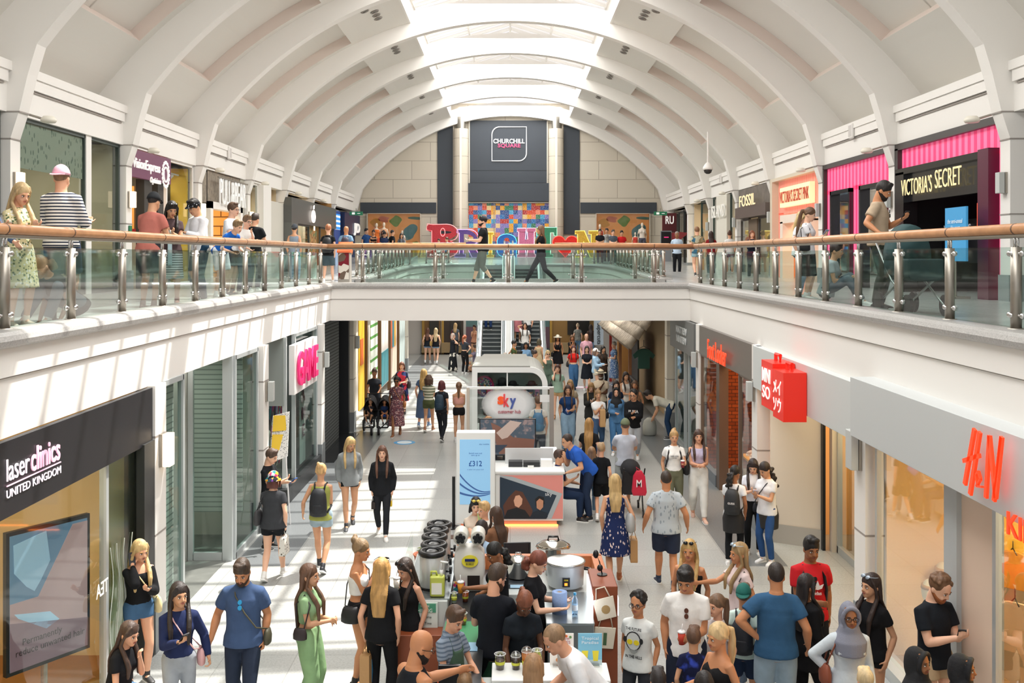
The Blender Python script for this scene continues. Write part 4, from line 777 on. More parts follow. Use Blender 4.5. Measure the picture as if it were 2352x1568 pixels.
# escalators ------------------------------------------------------
def esc(x0,x1,label):
    o=empty('escalator',(x0,40,0),label,'escalator','twin escalators at the far end'); st=Buf(); n=30; L_=8.0; H=4.6; z_=lambda y:(y-40)*H/L_
    for i in range(n):
        y=40+i*L_/n; z=i*H/n; st.box(x0+.12,x1-.12,y,y+L_/n+.1,z-.25,z,0); st.box(x0+.13,x1-.13,y-.004,y,z-.03,z-.005,1)
    mk('steps',st,[mat('4a5052',.45,.5),mat('c9cdcb',.4)],o)
    for x in(x0,x1):
        A=[(39.2,0),(39.2,.35),(40.3,.35+z_(40.3)),(48.4,.35+4.7),(48.4,4.3),(40.6,0)]
        mk('skirt_panel',Buf().prism(A,(x-.1,0,0),(0,1,0),(0,0,1),(1,0,0),.2),mat('d9dcdc',.3,.3),o)
        B=[(39.4,.35),(39.25,.9),(39.6,1.0),(40.4,1.05+z_(40.4)),(48.4,1.0+4.7),(48.4,.35+4.7),(40.3,.35+z_(40.3))]
        mk('glass_side',Buf().prism(B,(x-.01,0,0),(0,1,0),(0,0,1),(1,0,0),.02),GLASS,o)
        mk('handrail',Buf().tube([(x,39.3,.6),(x,39.2,.85),(x,39.35,1.0),(x,40.3,1.1+z_(40.3)),(x,48.3,1.1+4.65),(x,49.2,5.7)],.05,8),mat('7c8486',.35,.4),o,True)
esc(-1.32,-.28,'left of the two escalators, mostly empty'); esc(.12,1.4,'right of the two escalators, crowded with people coming down')
b=Buf().add([(-.28,40,0),(.12,40,0),(.12,48,4.6),(-.28,48,4.6),(-.28,40,.3),(.12,40,.3),(.12,48,4.9),(-.28,48,4.9)],[(0,4,7,3),(1,2,6,5),(4,5,6,7),(0,1,5,4)]); struct('trim_33',b,WHITE)
# floor stickers
for x,y,c_,lb in((929,1016,'4fa3d8','round blue and white sticker on the shiny floor'),(1333,889,'e07aa0','pink oval sticker on the floor behind the crowd')):
    Dd=CZ*F/(y-HY); o=empty('floor_sticker',(PX(x,Dd),Dd,.0),lb,'sticker'); mk('disc',Buf().lathe((PX(x,Dd),Dd,.0),[(.29,.0),(.29,.004)],28),mat(c_,.4),o); mk('inner_disc',Buf().lathe((PX(x,Dd),Dd,.004),[(.2,.0),(.2,.002)],24),mat('dce9ee',.4),o)
# info totem on the gallery
Dd=26.6; o=empty('information_totem',(PX(795,Dd),Dd,ZU),'slanted topped orange and grey information totem behind the left bridge corner','totem')
xa,xb_=PX(776,Dd),PX(803,Dd)
mk('body',Buf().box(xa,xb_,Dd,Dd+.35,ZU,ZU+.92),mat('9a948c',.4),o,bevel=.01); mk('printed_front',Buf().box(xa+.02,xb_-.02,Dd-.005,Dd,ZU+.15,ZU+.85),pat('patch','d8d2c8','7a2430','6a5a4e',s=1.6),o)
mk('slanted_top',Buf().add([(xa-.02,Dd-.05,ZU+.9),(xb_+.02,Dd-.05,ZU+.9),(xb_+.02,Dd+.35,ZU+1.15),(xa-.02,Dd+.35,ZU+1.15),(xa-.02,Dd-.05,ZU+.86),(xb_+.02,Dd-.05,ZU+.86),(xb_+.02,Dd+.35,ZU+.86),(xa-.02,Dd+.35,ZU+.86)],[(0,1,2,3),(0,4,5,1),(1,5,6,2),(3,2,6,7),(0,3,7,4)]),mat('e2693c',.4),o)
# ============================================================ PEOPLE
RJ=[]      # (object, voxel, smooth iterations, extra face details)
def rot(ax,a):
    c,s=cos(a),sin(a)
    return np.array({'x':((1,0,0),(0,c,-s),(0,s,c)),'y':((c,0,s),(0,1,0),(-s,0,c)),'z':((c,-s,0),(s,c,0),(0,0,1))}[ax],float)
V3=lambda *a: np.array(a,float)
def nrm(v): return v/max(1e-9,np.linalg.norm(v))
def ik(a,t,l1,l2,pole):
    d=t-a; L=np.linalg.norm(d); L=min(max(L,abs(l1-l2)+.01),(l1+l2)*.999); d=nrm(t-a); t=a+d*L
    x=(l1*l1-l2*l2+L*L)/(2*L); h_=math.sqrt(max(0,l1*l1-x*x)); p=pole-d*np.dot(pole,d); p=nrm(p)
    return a+d*x+p*h_, t
def limb(B,P,R,n=10,flat=(False,False),sq=1.,m=0):
    """rounded tapered limb through points P with radii R"""
    P=[np.array(p,float) for p in P]; rg=[]; U0=None
    for i,(p,r) in enumerate(zip(P,R)):
        a=P[max(i-1,0)]; b=P[min(i+1,len(P)-1)]; d=nrm(b-a)
        if U0 is None: U,V=frame(d)
        else: U=nrm(U0-d*np.dot(U0,d)); V=np.cross(d,U)
        U0=U
        if i==0 and not flat[0]: rg+= [ring(p-d*r*.9,U*r*.35,V*r*.35,n),ring(p-d*r*.5,U*r*.85,V*r*.85,n)]
        rg.append(ring(p,U*r,V*r*sq,n))
        if i==len(P)-1 and not flat[1]: rg+=[ring(p+d*r*.5,U*r*.85,V*r*.85,n),ring(p+d*r*.9,U*r*.35,V*r*.35,n)]
    B.loft(rg,m)
TM=((-.13,.09,.08,0),(-.06,.160,.118,.01),(.03,.160,.118,.005),(.12,.150,.112,0),(.21,.152,.112,0),(.31,.158,.118,-.004),(.39,.160,.112,0),(.44,.140,.095,.005),(.48,.102,.08,.01),(.525,.065,.065,.012))
TF=((-.13,.09,.08,0),(-.06,.172,.122,.012),(.03,.162,.115,.008),(.13,.126,.096,0),(.21,.13,.098,0),(.31,.15,.112,-.004),(.39,.158,.108,0),(.45,.148,.09,.005),(.49,.11,.075,.01),(.525,.058,.056,.012))
SK={'l':'eab99c','m':'d39f7c','t':'c98c64','b':'9a6746','d':'5e3d2b','k':'e0a98a'}
class Fig: pass
def skeleton(h,sex,L,A,ln,hd,w,sq_):
    w=1+(w-1)*.6; k=h/1.75; g=Fig(); g.k=k; g.sex=sex; g.w=w
    tw=1.0 if sex=='m' else .9
    if sex=='c': tw=.92
    hip={'stand':.95,'walk':.935,'stride':.885,'sit':.52/k if k>0 else .5,'sitlow':.24,'crouch':.42,'lean':.95,'wide':.93,'pram':.45}[L]*k
    g.P=V3(0,0,hip); R=rot('x',rad(ln)); g.R=R
    g.T=lambda x,y,z: g.P+R@V3(x*k,y*k,z*k)
    shw=(.157 if sex=='m' else .148 if sex=='f' else .142)*(1+.2*(w-1))
    g.sh=[g.T(-shw,.005,.443),g.T(shw,.005,.443)]
    g.neck=g.T(0,.012,.52)
    hs=k**.55*(1.09 if sex=='m' else 1.06); g.hs=hs
    yaw,pit=hd; g.RH=rot('z',rad(yaw))@rot('x',rad(ln*.55+pit)) if ln>0 else R@rot('z',rad(yaw))@rot('x',rad(pit))
    g.H0=g.T(0,-.008,.565)    # chin height, axis of the head
    g.H=lambda x,y,z: g.H0+g.RH@V3(x*hs,y*hs,z*hs)
    # legs
    hw=.088*k*(1+.3*(w-1)); g.hip=[g.P+V3(-hw,0,-.02*k),g.P+V3(hw,0,-.02*k)]
    an={'stand':((-.10,.02,.075),(.10,.0,.075)),'walk':((-.08,-.25,.075),(.08,.24,.13)),'walkl':((-.08,.24,.13),(.08,-.25,.075)),'stride':((-.07,-.44,.085),(.07,.42,.14)),'wide':((-.2,0,.075),(.2,.02,.075)),
        'sit':((-.12,-.42,.075),(.12,-.40,.075)),'sitlow':((-.14,-.62,.075),(.12,-.5,.075)),'crouch':((-.14,-.2,.075),(.14,.02,.075)),'lean':((-.1,.05,.075),(.1,-.02,.075)),'pram':((-.07,-.42,.12),(.07,-.44,.12))}
    key=L+('l' if (L=='walk' and sq_) else ''); g.ank=[]; g.knee=[]
    for i in(0,1):
        a_=an[key][i]; t=V3(a_[0]*k*(1+.3*(w-1)),a_[1]*k,a_[2]*k)
        if L in('sit',): t[1]=-.42*k; 
        kn,t=ik(g.hip[i],t,.445*k,.43*k,V3(.12*(1 if i else -1),-1,.35 if L in('sit','sitlow','crouch') else .0)); g.knee.append(kn); g.ank.append(t)
    # arms
    AT={'down':(.05,.0,-.50,.4),'fwd':(.03,-.20,-.45,.3),'back':(.06,.20,-.44,.3),'bend':(-.13,-.27,-.27,.5),'phone':(-.13,-.30,-.17,.4),'hold':(.0,-.34,-.24,.3),'ear':(-.05,-.09,.09,.35),
        'mouth':(-.14,-.20,.03,.6),'hip':(.03,.02,-.36,1.5),'reach':(-.05,-.50,-.12,.3),'rail':(.0,-.36,-.30,.4),'cross':(-.26,-.20,-.22,.5),'behind':(-.12,.14,-.40,.5),'up':(.08,-.10,.40,.6),'out':(.16,-.06,-.46,.4),
        'far':(.28,-.38,-.06,.3),'pocket':(.01,-.03,-.40,.9),'chest':(-.2,-.19,-.06,.5),'low':(.03,-.30,-.42,.4),'head':(-.05,-.02,.28,1.2),'drop':(.02,-.1,-.52,.2),'push':(.0,-.40,-.30,.5),'side':(.45,-.14,-.16,.2),'siderail':(.26,-.10,-.36,.3)}
    g.el=[];g.wr=[]
    for i in(0,1):
        s=1 if i else -1; x,y,z,po=AT[A[i]]; t=g.sh[i]+(R if A[i] not in('drop','down') else np.eye(3))@V3(s*x*k,y*k,z*k)
        if ln>15 and A[i] in('rail','drop','down','low'): t=g.sh[i]+V3(s*.02*k,(-.18 if A[i]=='rail' else -.05)*k,(-.34 if A[i]=='rail' else -.5)*k)
        pole=V3(s*1,.25,0) if A[i]=='hip' else V3(s*.35,.05,-1) if A[i] in('ear','mouth','phone','chest') else R@V3(s*po,.7,-.45)
        e_,t=ik(g.sh[i],t,.285*k,.255*k,pole); g.el.append(e_); g.wr.append(t)
    return g
def torso(B,g,inf=0.,z0=-.14,z1=.54,n=20,sx=1.):
    tb=TM if g.sex=='m' else TF if g.sex=='f' else [(z,rx*.86,ry*.92,o) for z,rx,ry,o in TM]; rg=[]; zs=sorted(set([z for z,_,_,_ in tb if z0<z<z1]+[z0,z1]))
    for z in zs:
        rx=np.interp(z,[t[0] for t in tb],[t[1] for t in tb]); ry=np.interp(z,[t[0] for t in tb],[t[2] for t in tb]); of=np.interp(z,[t[0] for t in tb],[t[3] for t in tb])
        ww=1+(g.w-1)*(1 if z<.3 else .7 if z<.4 else .35); c=g.T(0,of,z); k=g.k
        rg.append(ring(c,g.R@V3((rx*ww*sx*k+inf),0,0),g.R@V3(0,(ry*ww*k+inf),0),n))
    B.loft(rg)
    if g.sex=='f' and z1>.36:
        e_=inf*1.9
        for s in(-1,1): B.ell(g.T(s*.066,-.070,.335),(.060*g.k+e_),(.052*g.k+e_),(.060*g.k+e_),g.R)
def hand(B,g,i,curl,m=0):
    """palm, four jointed fingers and a thumb leaving the side of the palm"""
    k=g.k**.8*(1.0 if g.sex=='m' else .9); s=1 if i else -1
    d=nrm(g.wr[i]-g.el[i]); inn=g.R@V3(-s,0,0) if abs(np.dot(d,g.R@V3(1,0,0)))<.8 else V3(0,-1,0)
    if curl=='bend': inn=V3(0,0,1) if abs(d[2])<.8 else V3(0,-1,0)
    pn=nrm(inn-d*np.dot(inn,d)); sd=np.cross(d,pn); 
    fwd=g.R@V3(0,-1,0)
    if np.dot(sd,fwd)<0: sd=-sd      # thumb side points forward
    w0=g.wr[i]; c=w0+d*.045*k
    rg=[]
    for t,wd,th in((0,.024,.020),(.02,.032,.019),(.06,.040,.016),(.085,.038,.014),(.095,.03,.010)):
        rg.append(ring(w0+d*t*k,sd*wd*k,pn*th*k,12))
    B.loft(rg,m)
    cu={'relax':(.25,.45),'bend':(.55,.9),'fist':(1.0,1.35)}[curl]
    for j,(o,ln_) in enumerate(((.030,.075),(.011,.083),(-.009,.077),(-.028,.06))):
        b0=w0+(d*.085+sd*o)*k; a1=cu[0]; d1=d*cos(a1)+pn*sin(a1); p1=b0+d1*ln_*.5*k; d2=d*cos(a1+cu[1]*.6)+pn*sin(a1+cu[1]*.6); p2=p1+d2*ln_*.32*k; d3=d*cos(a1+cu[1])+pn*sin(a1+cu[1]); p3=p2+d3*ln_*.22*k
        limb(B,[b0,p1,p2,p3],[.0092*k,.0084*k,.0078*k,.0065*k],n=7,m=m)
    t0=w0+(d*.025+sd*.026)*k; t1=t0+nrm(d*.55+sd*.75+pn*.35)*.04*k; t2=t1+nrm(d*.8+sd*.35+pn*.5)*.032*k
    limb(B,[t0,t1,t2],[.0125*k,.0105*k,.0085*k],n=7,m=m); g.grip[i]=w0+(d*.085+pn*.028)*k; g.hd_[i]=(d,pn,sd)
def head(B,g):
    s=g.hs; f=g.sex=='f' or g.sex=='c'
    pr=((.0,.020,.030,-.052),(.012,.034,.044,-.044),(.03,.047 if f else .052,.060,-.030),(.06,.060 if f else .064,.078,-.014),(.09,.067,.088,-.004),(.12,.071,.092,0),(.15,.074,.094,.003),(.18,.071,.088,.006),(.205,.060,.074,.008),(.222,.043,.052,.008),(.232,.02,.025,.008))
    B.loft([ring(g.H(0,y,z),g.RH@V3(rx*s,0,0),g.RH@V3(0,ry*s,0),18) for z,rx,ry,y in pr])
    # neck
    limb(B,[g.T(0,.015,.47),g.T(0,.01,.55),g.H(0,.012,.06)],[.062*g.k if f else .07*g.k,.05*s if f else .058*s,.052*s if f else .06*s],n=14)
    # nose, brow, lips, ears
    limb(B,[g.H(0,-.088,.125),g.H(0,-.100,.095),g.H(0,-.108,.078)],[.008*s,.010*s,.0125*s],n=8); 
    for q in(-1,1):
        B.ell(g.H(q*.010,-.098,.075),.009*s,.010*s,.008*s,g.RH,8,6)
        B.ell(g.H(q*.030,-.076,.060),.020*s,.016*s,.018*s,g.RH,8,6)
        B.ell(g.H(q*.072,.010,.095),.009*s,.020*s,.031*s,g.RH@rot('x',-.15),8,6)
    limb(B,[g.H(-.034,-.083,.128),g.H(0,-.092,.127),g.H(.034,-.083,.128)],[.009*s,.008*s,.009*s],n=8)
def face(g,lip,browc):
    """eyes, brows and lips, added to the body mesh with their own colours"""
    B=Buf(); s=g.hs
    for q in(-1,1):
        B.ell(g.H(q*.032,-.0835,.107),.0142*s,.0092*s,.0072*s,g.RH,10,6,1); B.ell(g.H(q*.032,-.0895,.107),.0068*s,.0055*s,.0070*s,g.RH,8,5,2)
        limb(B,[g.H(q*.048,-.081,.110),g.H(q*.032,-.0915,.1165),g.H(q*.018,-.090,.111)],[.0015*s,.0026*s,.0015*s],n=5,m=2)
        limb(B,[g.H(q*.049,-.081,.1265),g.H(q*.034,-.0915,.1315),g.H(q*.018,-.0945,.1295)],[.0022*s,.0040*s,.0034*s],n=6,m=3)
    limb(B,[g.H(-.020,-.088,.0505),g.H(-.007,-.0965,.0530),g.H(.007,-.0965,.0530),g.H(.020,-.088,.0505)],[.002*s,.0045*s,.0045*s,.002*s],n=6,m=4)
    limb(B,[g.H(-.017,-.088,.0475),g.H(0,-.0965,.0455),g.H(.017,-.088,.0475)],[.002*s,.0055*s,.002*s],n=6,m=4)
    return B
def hairmesh(g,st,ln_):
    """ln_: length below the chin in metres"""
    B=Buf(); s=g.hs
    cap=lambda rx,ry,rz,y,z: B.ell(g.H(0,y,z),rx*s,ry*s,rz*s,g.RH,18,12)
    if st=='bald': return None
    if st=='buzz': cap(.0775,.097,.096,.010,.146); return B
    if st=='short':
        cap(.081,.100,.101,.009,.150); rn=random.Random(int(g.k*1000)+int(abs(g.P[2])*77))
        for j in range(16):
            t=rn.uniform(-2.6,-.5); B.ell(g.H(.055*cos(t),.052*sin(t)-.012,.205+rn.uniform(0,.022)),.026*s,.026*s,.02*s,g.RH,7,5)
        for q in(-1,1): B.ell(g.H(q*.072,-.012,.125),.010*s,.020*s,.03*s,g.RH,7,5)
        return B
    if st=='curly':
        rn=random.Random(5); cap(.084,.102,.10,.02,.15)
        for j in range(60):
            t=rn.uniform(0,2*pi); u=rn.uniform(.1,1.35); x,y,z=.085*cos(t)*cos(u),.1*sin(t)*cos(u)+.012,.145+.095*sin(u)
            if y<-.05 and z<.2: continue
            B.ell(g.H(x,y,z),.022*s,.022*s,.02*s,g.RH,6,5)
        if ln_>0:
            for j in range(90):
                t=rn.uniform(-.3,pi+.3); z=rn.uniform(-ln_,.14); B.ell(g.H(.105*cos(t),.04+.085*sin(t),z),.032*s,.03*s,.03*s,g.RH,6,5)
        return B
    cap(.082,.100,.098,.009,.151)
    back=lambda x,z: g.H(x,.075-(.02 if z<.0 else 0),z)
    if st in('long','bob','half'):
        L=.02 if st=='bob' else ln_; nb=g.T(0,.14,.42); rg=[]
        Z=[.16,.10,.04,-.02]; 
        for z,wd,th,y in((.17,.078,.05,.045),(.10,.088,.05,.05),(.04,.092,.045,.055),(-.01,.094,.04,.06)):
            rg.append(ring(g.H(0,y,z),g.RH@V3(wd*s,0,0),g.RH@V3(0,th*s,0),14))
        if st!='bob':
            # falls down the back over the shoulders
            m_=max(1,int(L/.06)); R=g.R
            for j in range(1,m_+1):
                z=.50-(L*j/m_)/g.k*.95; t=j/m_; c=g.T(0,.105+.03*min(1,j/2)-.02*t,z); rg.append(ring(c,R@V3((.105*(1-.35*t))*s,0,0),R@V3(0,.032*(1-.4*t)*s,0),14))
        B.loft(rg)
        if st!='half':
            for q in(-1,1):                      # side locks framing the face
                P=[g.H(q*.05,-.05,.207),g.H(q*.082,-.035,.15),g.H(q*.092,-.015,.08),g.H(q*.094,-.005,.01)]
                if st=='long': P+=[g.T(q*.10,-.115,.43),g.T(q*.095,-.15,.36),g.T(q*.09,-.16,.43-min(.24,L*.65))]
                limb(B,P,[.012*s,.016*s,.018*s,.022*s]+([.028*s,.028*s,.016*s] if st=='long' else []),n=8)
        else:
            for q in(-1,1): limb(B,[g.H(q*.05,-.045,.2),g.H(q*.08,-.02,.14),g.H(q*.082,.02,.06)],[.014*s,.018*s,.02*s],n=8)
    if st=='pony':
        limb(B,[g.H(0,.10,.17),g.H(0,.145,.15),g.H(0,.15,.06),g.H(0,.14,-.02),g.H(0,.13,.0-ln_*.6),g.H(0,.12,-ln_)],[.02*s,.03*s,.034*s,.036*s,.03*s,.012*s],n=10)
        for q in(-1,1): limb(B,[g.H(q*.055,-.04,.2),g.H(q*.078,-.01,.15),g.H(q*.07,.05,.11)],[.012*s,.014*s,.014*s],n=7)
    if st=='bun':
        B.ell(g.H(0,.085,.215),.05*s,.045*s,.045*s,g.RH,12,8); B.ell(g.H(.02,.09,.25),.03*s,.03*s,.028*s,g.RH,8,6)
        for q in(-1,1): limb(B,[g.H(q*.055,-.04,.2),g.H(q*.078,-.01,.15),g.H(q*.07,.05,.11)],[.012*s,.014*s,.014*s],n=7)
    if st=='low':
        rn=random.Random(3)
        for j in range(26): B.ell(g.H(rn.uniform(-.04,.04),.11+rn.uniform(-.03,.03),.09-rn.uniform(0,ln_+.08)),.032*s,.03*s,.032*s,g.RH,6,5)
    return B
def hatmesh(g,kd):
    B=Buf(); s=g.hs; D=lambda rx,ry,rz,y,z: B.ell(g.H(0,y,z),rx*s,ry*s,rz*s,g.RH,18,12)
    def dome(rx,ry,z0,h,y): B.loft([ring(g.H(0,y,z0+h*sin(t)),g.RH@V3(rx*max(.12,cos(t))*s,0,0),g.RH@V3(0,ry*max(.12,cos(t))*s,0),20) for t in np.linspace(0,pi/2*.96,7)])
    if kd in('cap','capback'):
        dome(.088,.106,.14,.115,.014); f=-1 if kd=='cap' else 1
        P=[g.H(.075*x,(.014+f*(.085+.085*math.sqrt(max(0,1-x*x)))),.142-.012*(1-x*x)) for x in np.linspace(-1,1,12)]+[g.H(.075*x,.014+f*.08,.15) for x in np.linspace(1,-1,8)]
        n=len(P); up=g.RH@V3(0,0,.006*s); B.add(P+[p+up for p in P],[tuple(range(n)),tuple(range(2*n-1,n-1,-1))]+[(i,(i+1)%n,n+(i+1)%n,n+i) for i in range(n)])
    if kd=='flat':
        dome(.09,.112,.135,.09,.0); B.ell(g.H(0,-.10,.15),.07*s,.05*s,.012*s,g.RH@rot('x',.2),14,6)
    if kd in('bucket','sun','straw'):
        dome(.09,.104,.15,.10,.012); r1={'bucket':.125,'sun':.175,'straw':.15}[kd]; dz={'bucket':-.05,'sun':-.015,'straw':-.008}[kd]
        rg=[ring(g.H(0,.012,.165),g.RH@V3(.088*s,0,0),g.RH@V3(0,.104*s,0),20),ring(g.H(0,.012,.165+dz),g.RH@V3(r1*s,0,0),g.RH@V3(0,(r1+.012)*s,0),20),ring(g.H(0,.012,.157+dz),g.RH@V3(r1*s,0,0),g.RH@V3(0,(r1+.012)*s,0),20),ring(g.H(0,.012,.157),g.RH@V3(.088*s,0,0),g.RH@V3(0,.104*s,0),20)]; B.loft(rg)
    if kd=='hijab':
        B.loft([ring(g.H(0,y,z),g.RH@V3(rx*s,0,0),g.RH@V3(0,ry*s,0),18) for z,rx,ry,y in((.0,.088,.085,.03),(.04,.092,.09,.035),(.09,.092,.09,.038),(.14,.088,.095,.03),(.185,.078,.09,.022),(.22,.055,.07,.018),(.245,.02,.03,.018))])
        P=[g.H(.078*sin(t),-.055-.02*cos(t)*(1 if t<pi/2 or t>1.5*pi else .3),.11+.10*cos(t)) for t in np.linspace(0,2*pi,22,endpoint=False)]; R_=[]
        B.tube(P,.021*s,8,closed=True)
        B.loft([ring(g.H(0,.0,.03),g.RH@V3(.088*s,0,0),g.RH@V3(0,.09*s,0),18),ring(g.T(0,.0,.53),g.R@V3(.11*s,0,0),g.R@V3(0,.10*s,0),18),ring(g.T(0,-.01,.44),g.R@V3(.165*s,0,0),g.R@V3(0,.14*s,0),18),ring(g.T(0,-.02,.30),g.R@V3(.15*s,0,0),g.R@V3(0,.145*s,0),18)])
    return B
def shoe(g,i,c,vox=None):
    B=Buf(); a=g.ank[i]; s=1 if i else -1; k=g.k; dr=nrm(g.ank[i]-g.knee[i]); kn=g.knee[i]
    sh=nrm(a-kn); fw=V3(s*.16,-1,0); 
    if a[2]>.1*k and g.L not in('sit','pram'): fw=V3(s*.05,-1,-.55)   # heel lifted behind
    if g.L=='pram': fw=V3(s*.1,-1,.2)
    fw=nrm(fw-0*sh); up=nrm(V3(0,0,1)-fw*fw[2]); sd=np.cross(fw,up); o=a-up*.035*k
    rg=[]
    for t,wd,hh,z in((-.062,.018,.022,0),(-.05,.032,.034,.004),(.0,.036,.042,.010),(.05,.040,.034,.002),(.10,.044,.026,-.008),(.14,.040,.020,-.014),(.165,.028,.014,-.018),(.175,.012,.008,-.02)):
        rg.append(ring(o+(fw*t+up*z)*k,sd*wd*k,up*hh*k,12))
    B.loft(rg); limb(B,[a+nrm(kn-a)*.05*k,a-up*.02*k],[.042*k,.042*k],n=10)
    so=Buf(); rg=[]
    for t,wd in((-.066,.02),(-.05,.035),(.0,.037),(.06,.043),(.11,.046),(.15,.038),(.178,.015)): rg.append([o+(fw*t-up*(.040 if q[1]<0 else .022))*k+sd*q[0]*wd*k for q in((-1,-1),(1,-1),(1,1),(-1,1))])
    so.loft(rg); return B,so
def add_rj(name,B,m,parent,vox,sm=4,extra=None,noise=None):
    if not B or not B.v: return None
    o=mk(name,B,m,parent,True); RJ.append((o,vox,sm,extra)); return o
def person(hx,hy,h,th,label,D=None,z0=0.,sex='f',sk='k',H='long 5a3a22 .25',t='short 202428',b='jeans 3f5878',s='f0f0ee',L='stand',A=('down','down'),ln=0,hd=(0,0),w=1.,hat=None,gl=None,beard=None,ex=None,mir=0,ap=None,X=None,cat='person',sole='f4f4f2'):
    g=skeleton(h,sex,L,A,ln,hd,w,mir); w=g.w; g.L=L; g.grip=[None,None]; g.hd_=[None,None]; k=g.k
    top=g.H(0,.01,.235 if not hat else .25); RZ=rot('z',rad(th)); tw=RZ@top
    if D is None: D=(CZ-z0-top[2])*F/(hy-HY)
    Xw=PX(hx,D) if X is None else X; Y=D-tw[1]; root=V3(Xw-tw[0],Y,z0)
    near=D<13; mid=D<20.5; vb=.0095 if near else .0125 if mid else .019; vc=.013 if near else .016 if mid else .022; vh=.009 if near else .012 if mid else .018
    skin=mat(SK.get(sk,sk),.5,var=.05,vs=6,spec=.35)
    B=Buf(); torso(B,g); head(B,g)
    am=(1.12 if sex=='m' else .92 if sex=='f' else .88)*k*(1+.4*(w-1)); lm=(1. if sex!='c' else .86)*k*(1+.5*(w-1))
    for i in(0,1):
        s_=1 if i else -1; S,E,W_=g.sh[i],g.el[i],g.wr[i]
        limb(B,[g.T(s_*.09,.005,.45),S,S+(E-S)*.35,E],[.05*am,.054*am,.046*am,.036*am],n=12)
        limb(B,[E,E+(W_-E)*.3,E+(W_-E)*.8,W_],[.037*am,.040*am,.028*am,.025*am],n=12)
        cu='bend' if A[i] in('phone','hold','ear','mouth','push','rail','chest','hip') else 'relax'
        if ex and any(e[1]==i for e in ex): cu='bend' if cu=='bend' else 'fist'
        hand(B,g,i,cu)
        Hp,K,N=g.hip[i],g.knee[i],g.ank[i]
        limb(B,[Hp+V3(0,0,.02*k),Hp+(K-Hp)*.35,K],[.088*lm,.078*lm,.053*lm],n=14); bk=V3(0,.012*k,0)
        limb(B,[K,K+(N-K)*.3+bk,K+(N-K)*.75,N],[.053*lm,.056*lm,.038*lm,.035*lm],n=14); limb(B,[N,N+V3(0,-.05,-.03)*k],[.036*lm,.03*lm],n=10)
    mats=[skin,mat('f3efe9',.3),mat('2c1e16',.3),mat(H.split()[1] if H.split()[0] not in('bald',) else '3a2a20',.8),mat({'d':'4a2a22','b':'8a4a40'}.get(sk,'b0645a'),.5)]
    body=add_rj('person',B,mats,None,vb,3,face(g,None,None))
    body.location=root; body.rotation_euler=(0,0,rad(th)); tag(body,label,cat)
    g.body=body; g.root=root; g.RZ=RZ; g.th=th; g.D=D
    def child(nm,Bf,m,vox,sm=4):
        if not Bf or not Bf.v: return None
        o=mk(nm,Bf,m,None,True); o.parent=body
        if vox: RJ.append((o,vox,sm,None))
        return o
    # hair
    hp=H.split(); hl=float(hp[2]) if len(hp)>2 else 0
    hp=[hp[0],desat(hp[1],.25)]+hp[2:] if hp[0]!='bald' else hp
    hm=mat(hp[1] if len(hp)>1 else '3a2a20',.55,var=.28,vs=26,bump=.5,bs=70,stretch=(1,1,.16)) if hp[0]!='bald' else None
    if hp[0]!='bald' and hat!='hijab': child('hair',hairmesh(g,hp[0],hl),hm,vh,2)
    if beard:
        bb=Buf(); bb.loft([ring(g.H(0,y,z),g.RH@V3(rx*g.hs,0,0),g.RH@V3(0,ry*g.hs,0),16) for z,rx,ry,y in((-.012,.030,.034,-.050),(.010,.048,.054,-.044),(.030,.062,.068,-.032),(.044,.068,.070,-.022),(.060,.072,.060,-.006),(.085,.074,.045,.014))]); limb(bb,[g.H(-.026,-.088,.055),g.H(0,-.1,.0635),g.H(.026,-.088,.055)],[.0045*g.hs,.0055*g.hs,.0045*g.hs],n=6)
        child('beard',bb,mat(beard,.9,bump=.4,bs=120),vh,1)
    if hat: child({'hijab':'headscarf'}.get(hat[0],'hat'),hatmesh(g,hat[0]),hat[1] if not isinstance(hat[1],str) else mat(hat[1],.8,bump=.2,bs=80),vh if hat[0]=='hijab' else None,5)
    if hat and hat[0]=='straw': child('hat_band',Buf().loft([ring(g.H(0,.012,z),g.RH@V3(.094*g.hs,0,0),g.RH@V3(0,.108*g.hs,0),20) for z in(.166,.19)]),mat('1d1d20',.7),None)
    if gl:
        gb=Buf(); up=.0 if gl[0]!='top' else 1
        zz,yy=(.108,-.102) if not up else (.215,-.075)
        for q in(-1,1):
            c=g.H(q*.034,yy,zz); U=g.RH@V3(.026*g.hs,0,0); V=g.RH@(V3(0,.0,.021*g.hs) if not up else V3(0,.016*g.hs,.016*g.hs))
            if gl[0]=='eye': gb.tube([c+U*cos(t)+V*sin(t) for t in np.linspace(0,2*pi,12,endpoint=False)],.0026,5,closed=True)
            else: nn_=g.RH@V3(0,-.004,0); gb.loft([ring(c,U,V,12),ring(c+nn_,U,V,12)])
            limb(gb,[g.H(q*.06,yy,zz+.004),g.H(q*.078,-.02,zz+.0+(.0)),g.H(q*.078,.015,zz)],[.003,.003,.003],n=5)
        limb(gb,[g.H(-.01,yy-.004,zz+.005),g.H(.01,yy-.004,zz+.005)],[.003,.003],n=5)
        child('glasses',gb,mat(gl[1],.2),None)
    # clothes
    def cm(tok):
        c=tok.split()
        if len(c)>3 and c[3]==c[1]: c=c[:3]+c[4:]
        if len(c)>2: return pat(c[2],*([c[1]]+c[3:5]),**({'s':float(c[5])} if len(c)>5 else {}))
        return mat(c[1],.85,var=.10,vs=7,bump=.25,bs=24,spec=.2)
    ts=t.split()[0]; tmt=cm(t) if ts!='none' else None
    bs_=b.split()[0]; dress=ts.startswith('dress')
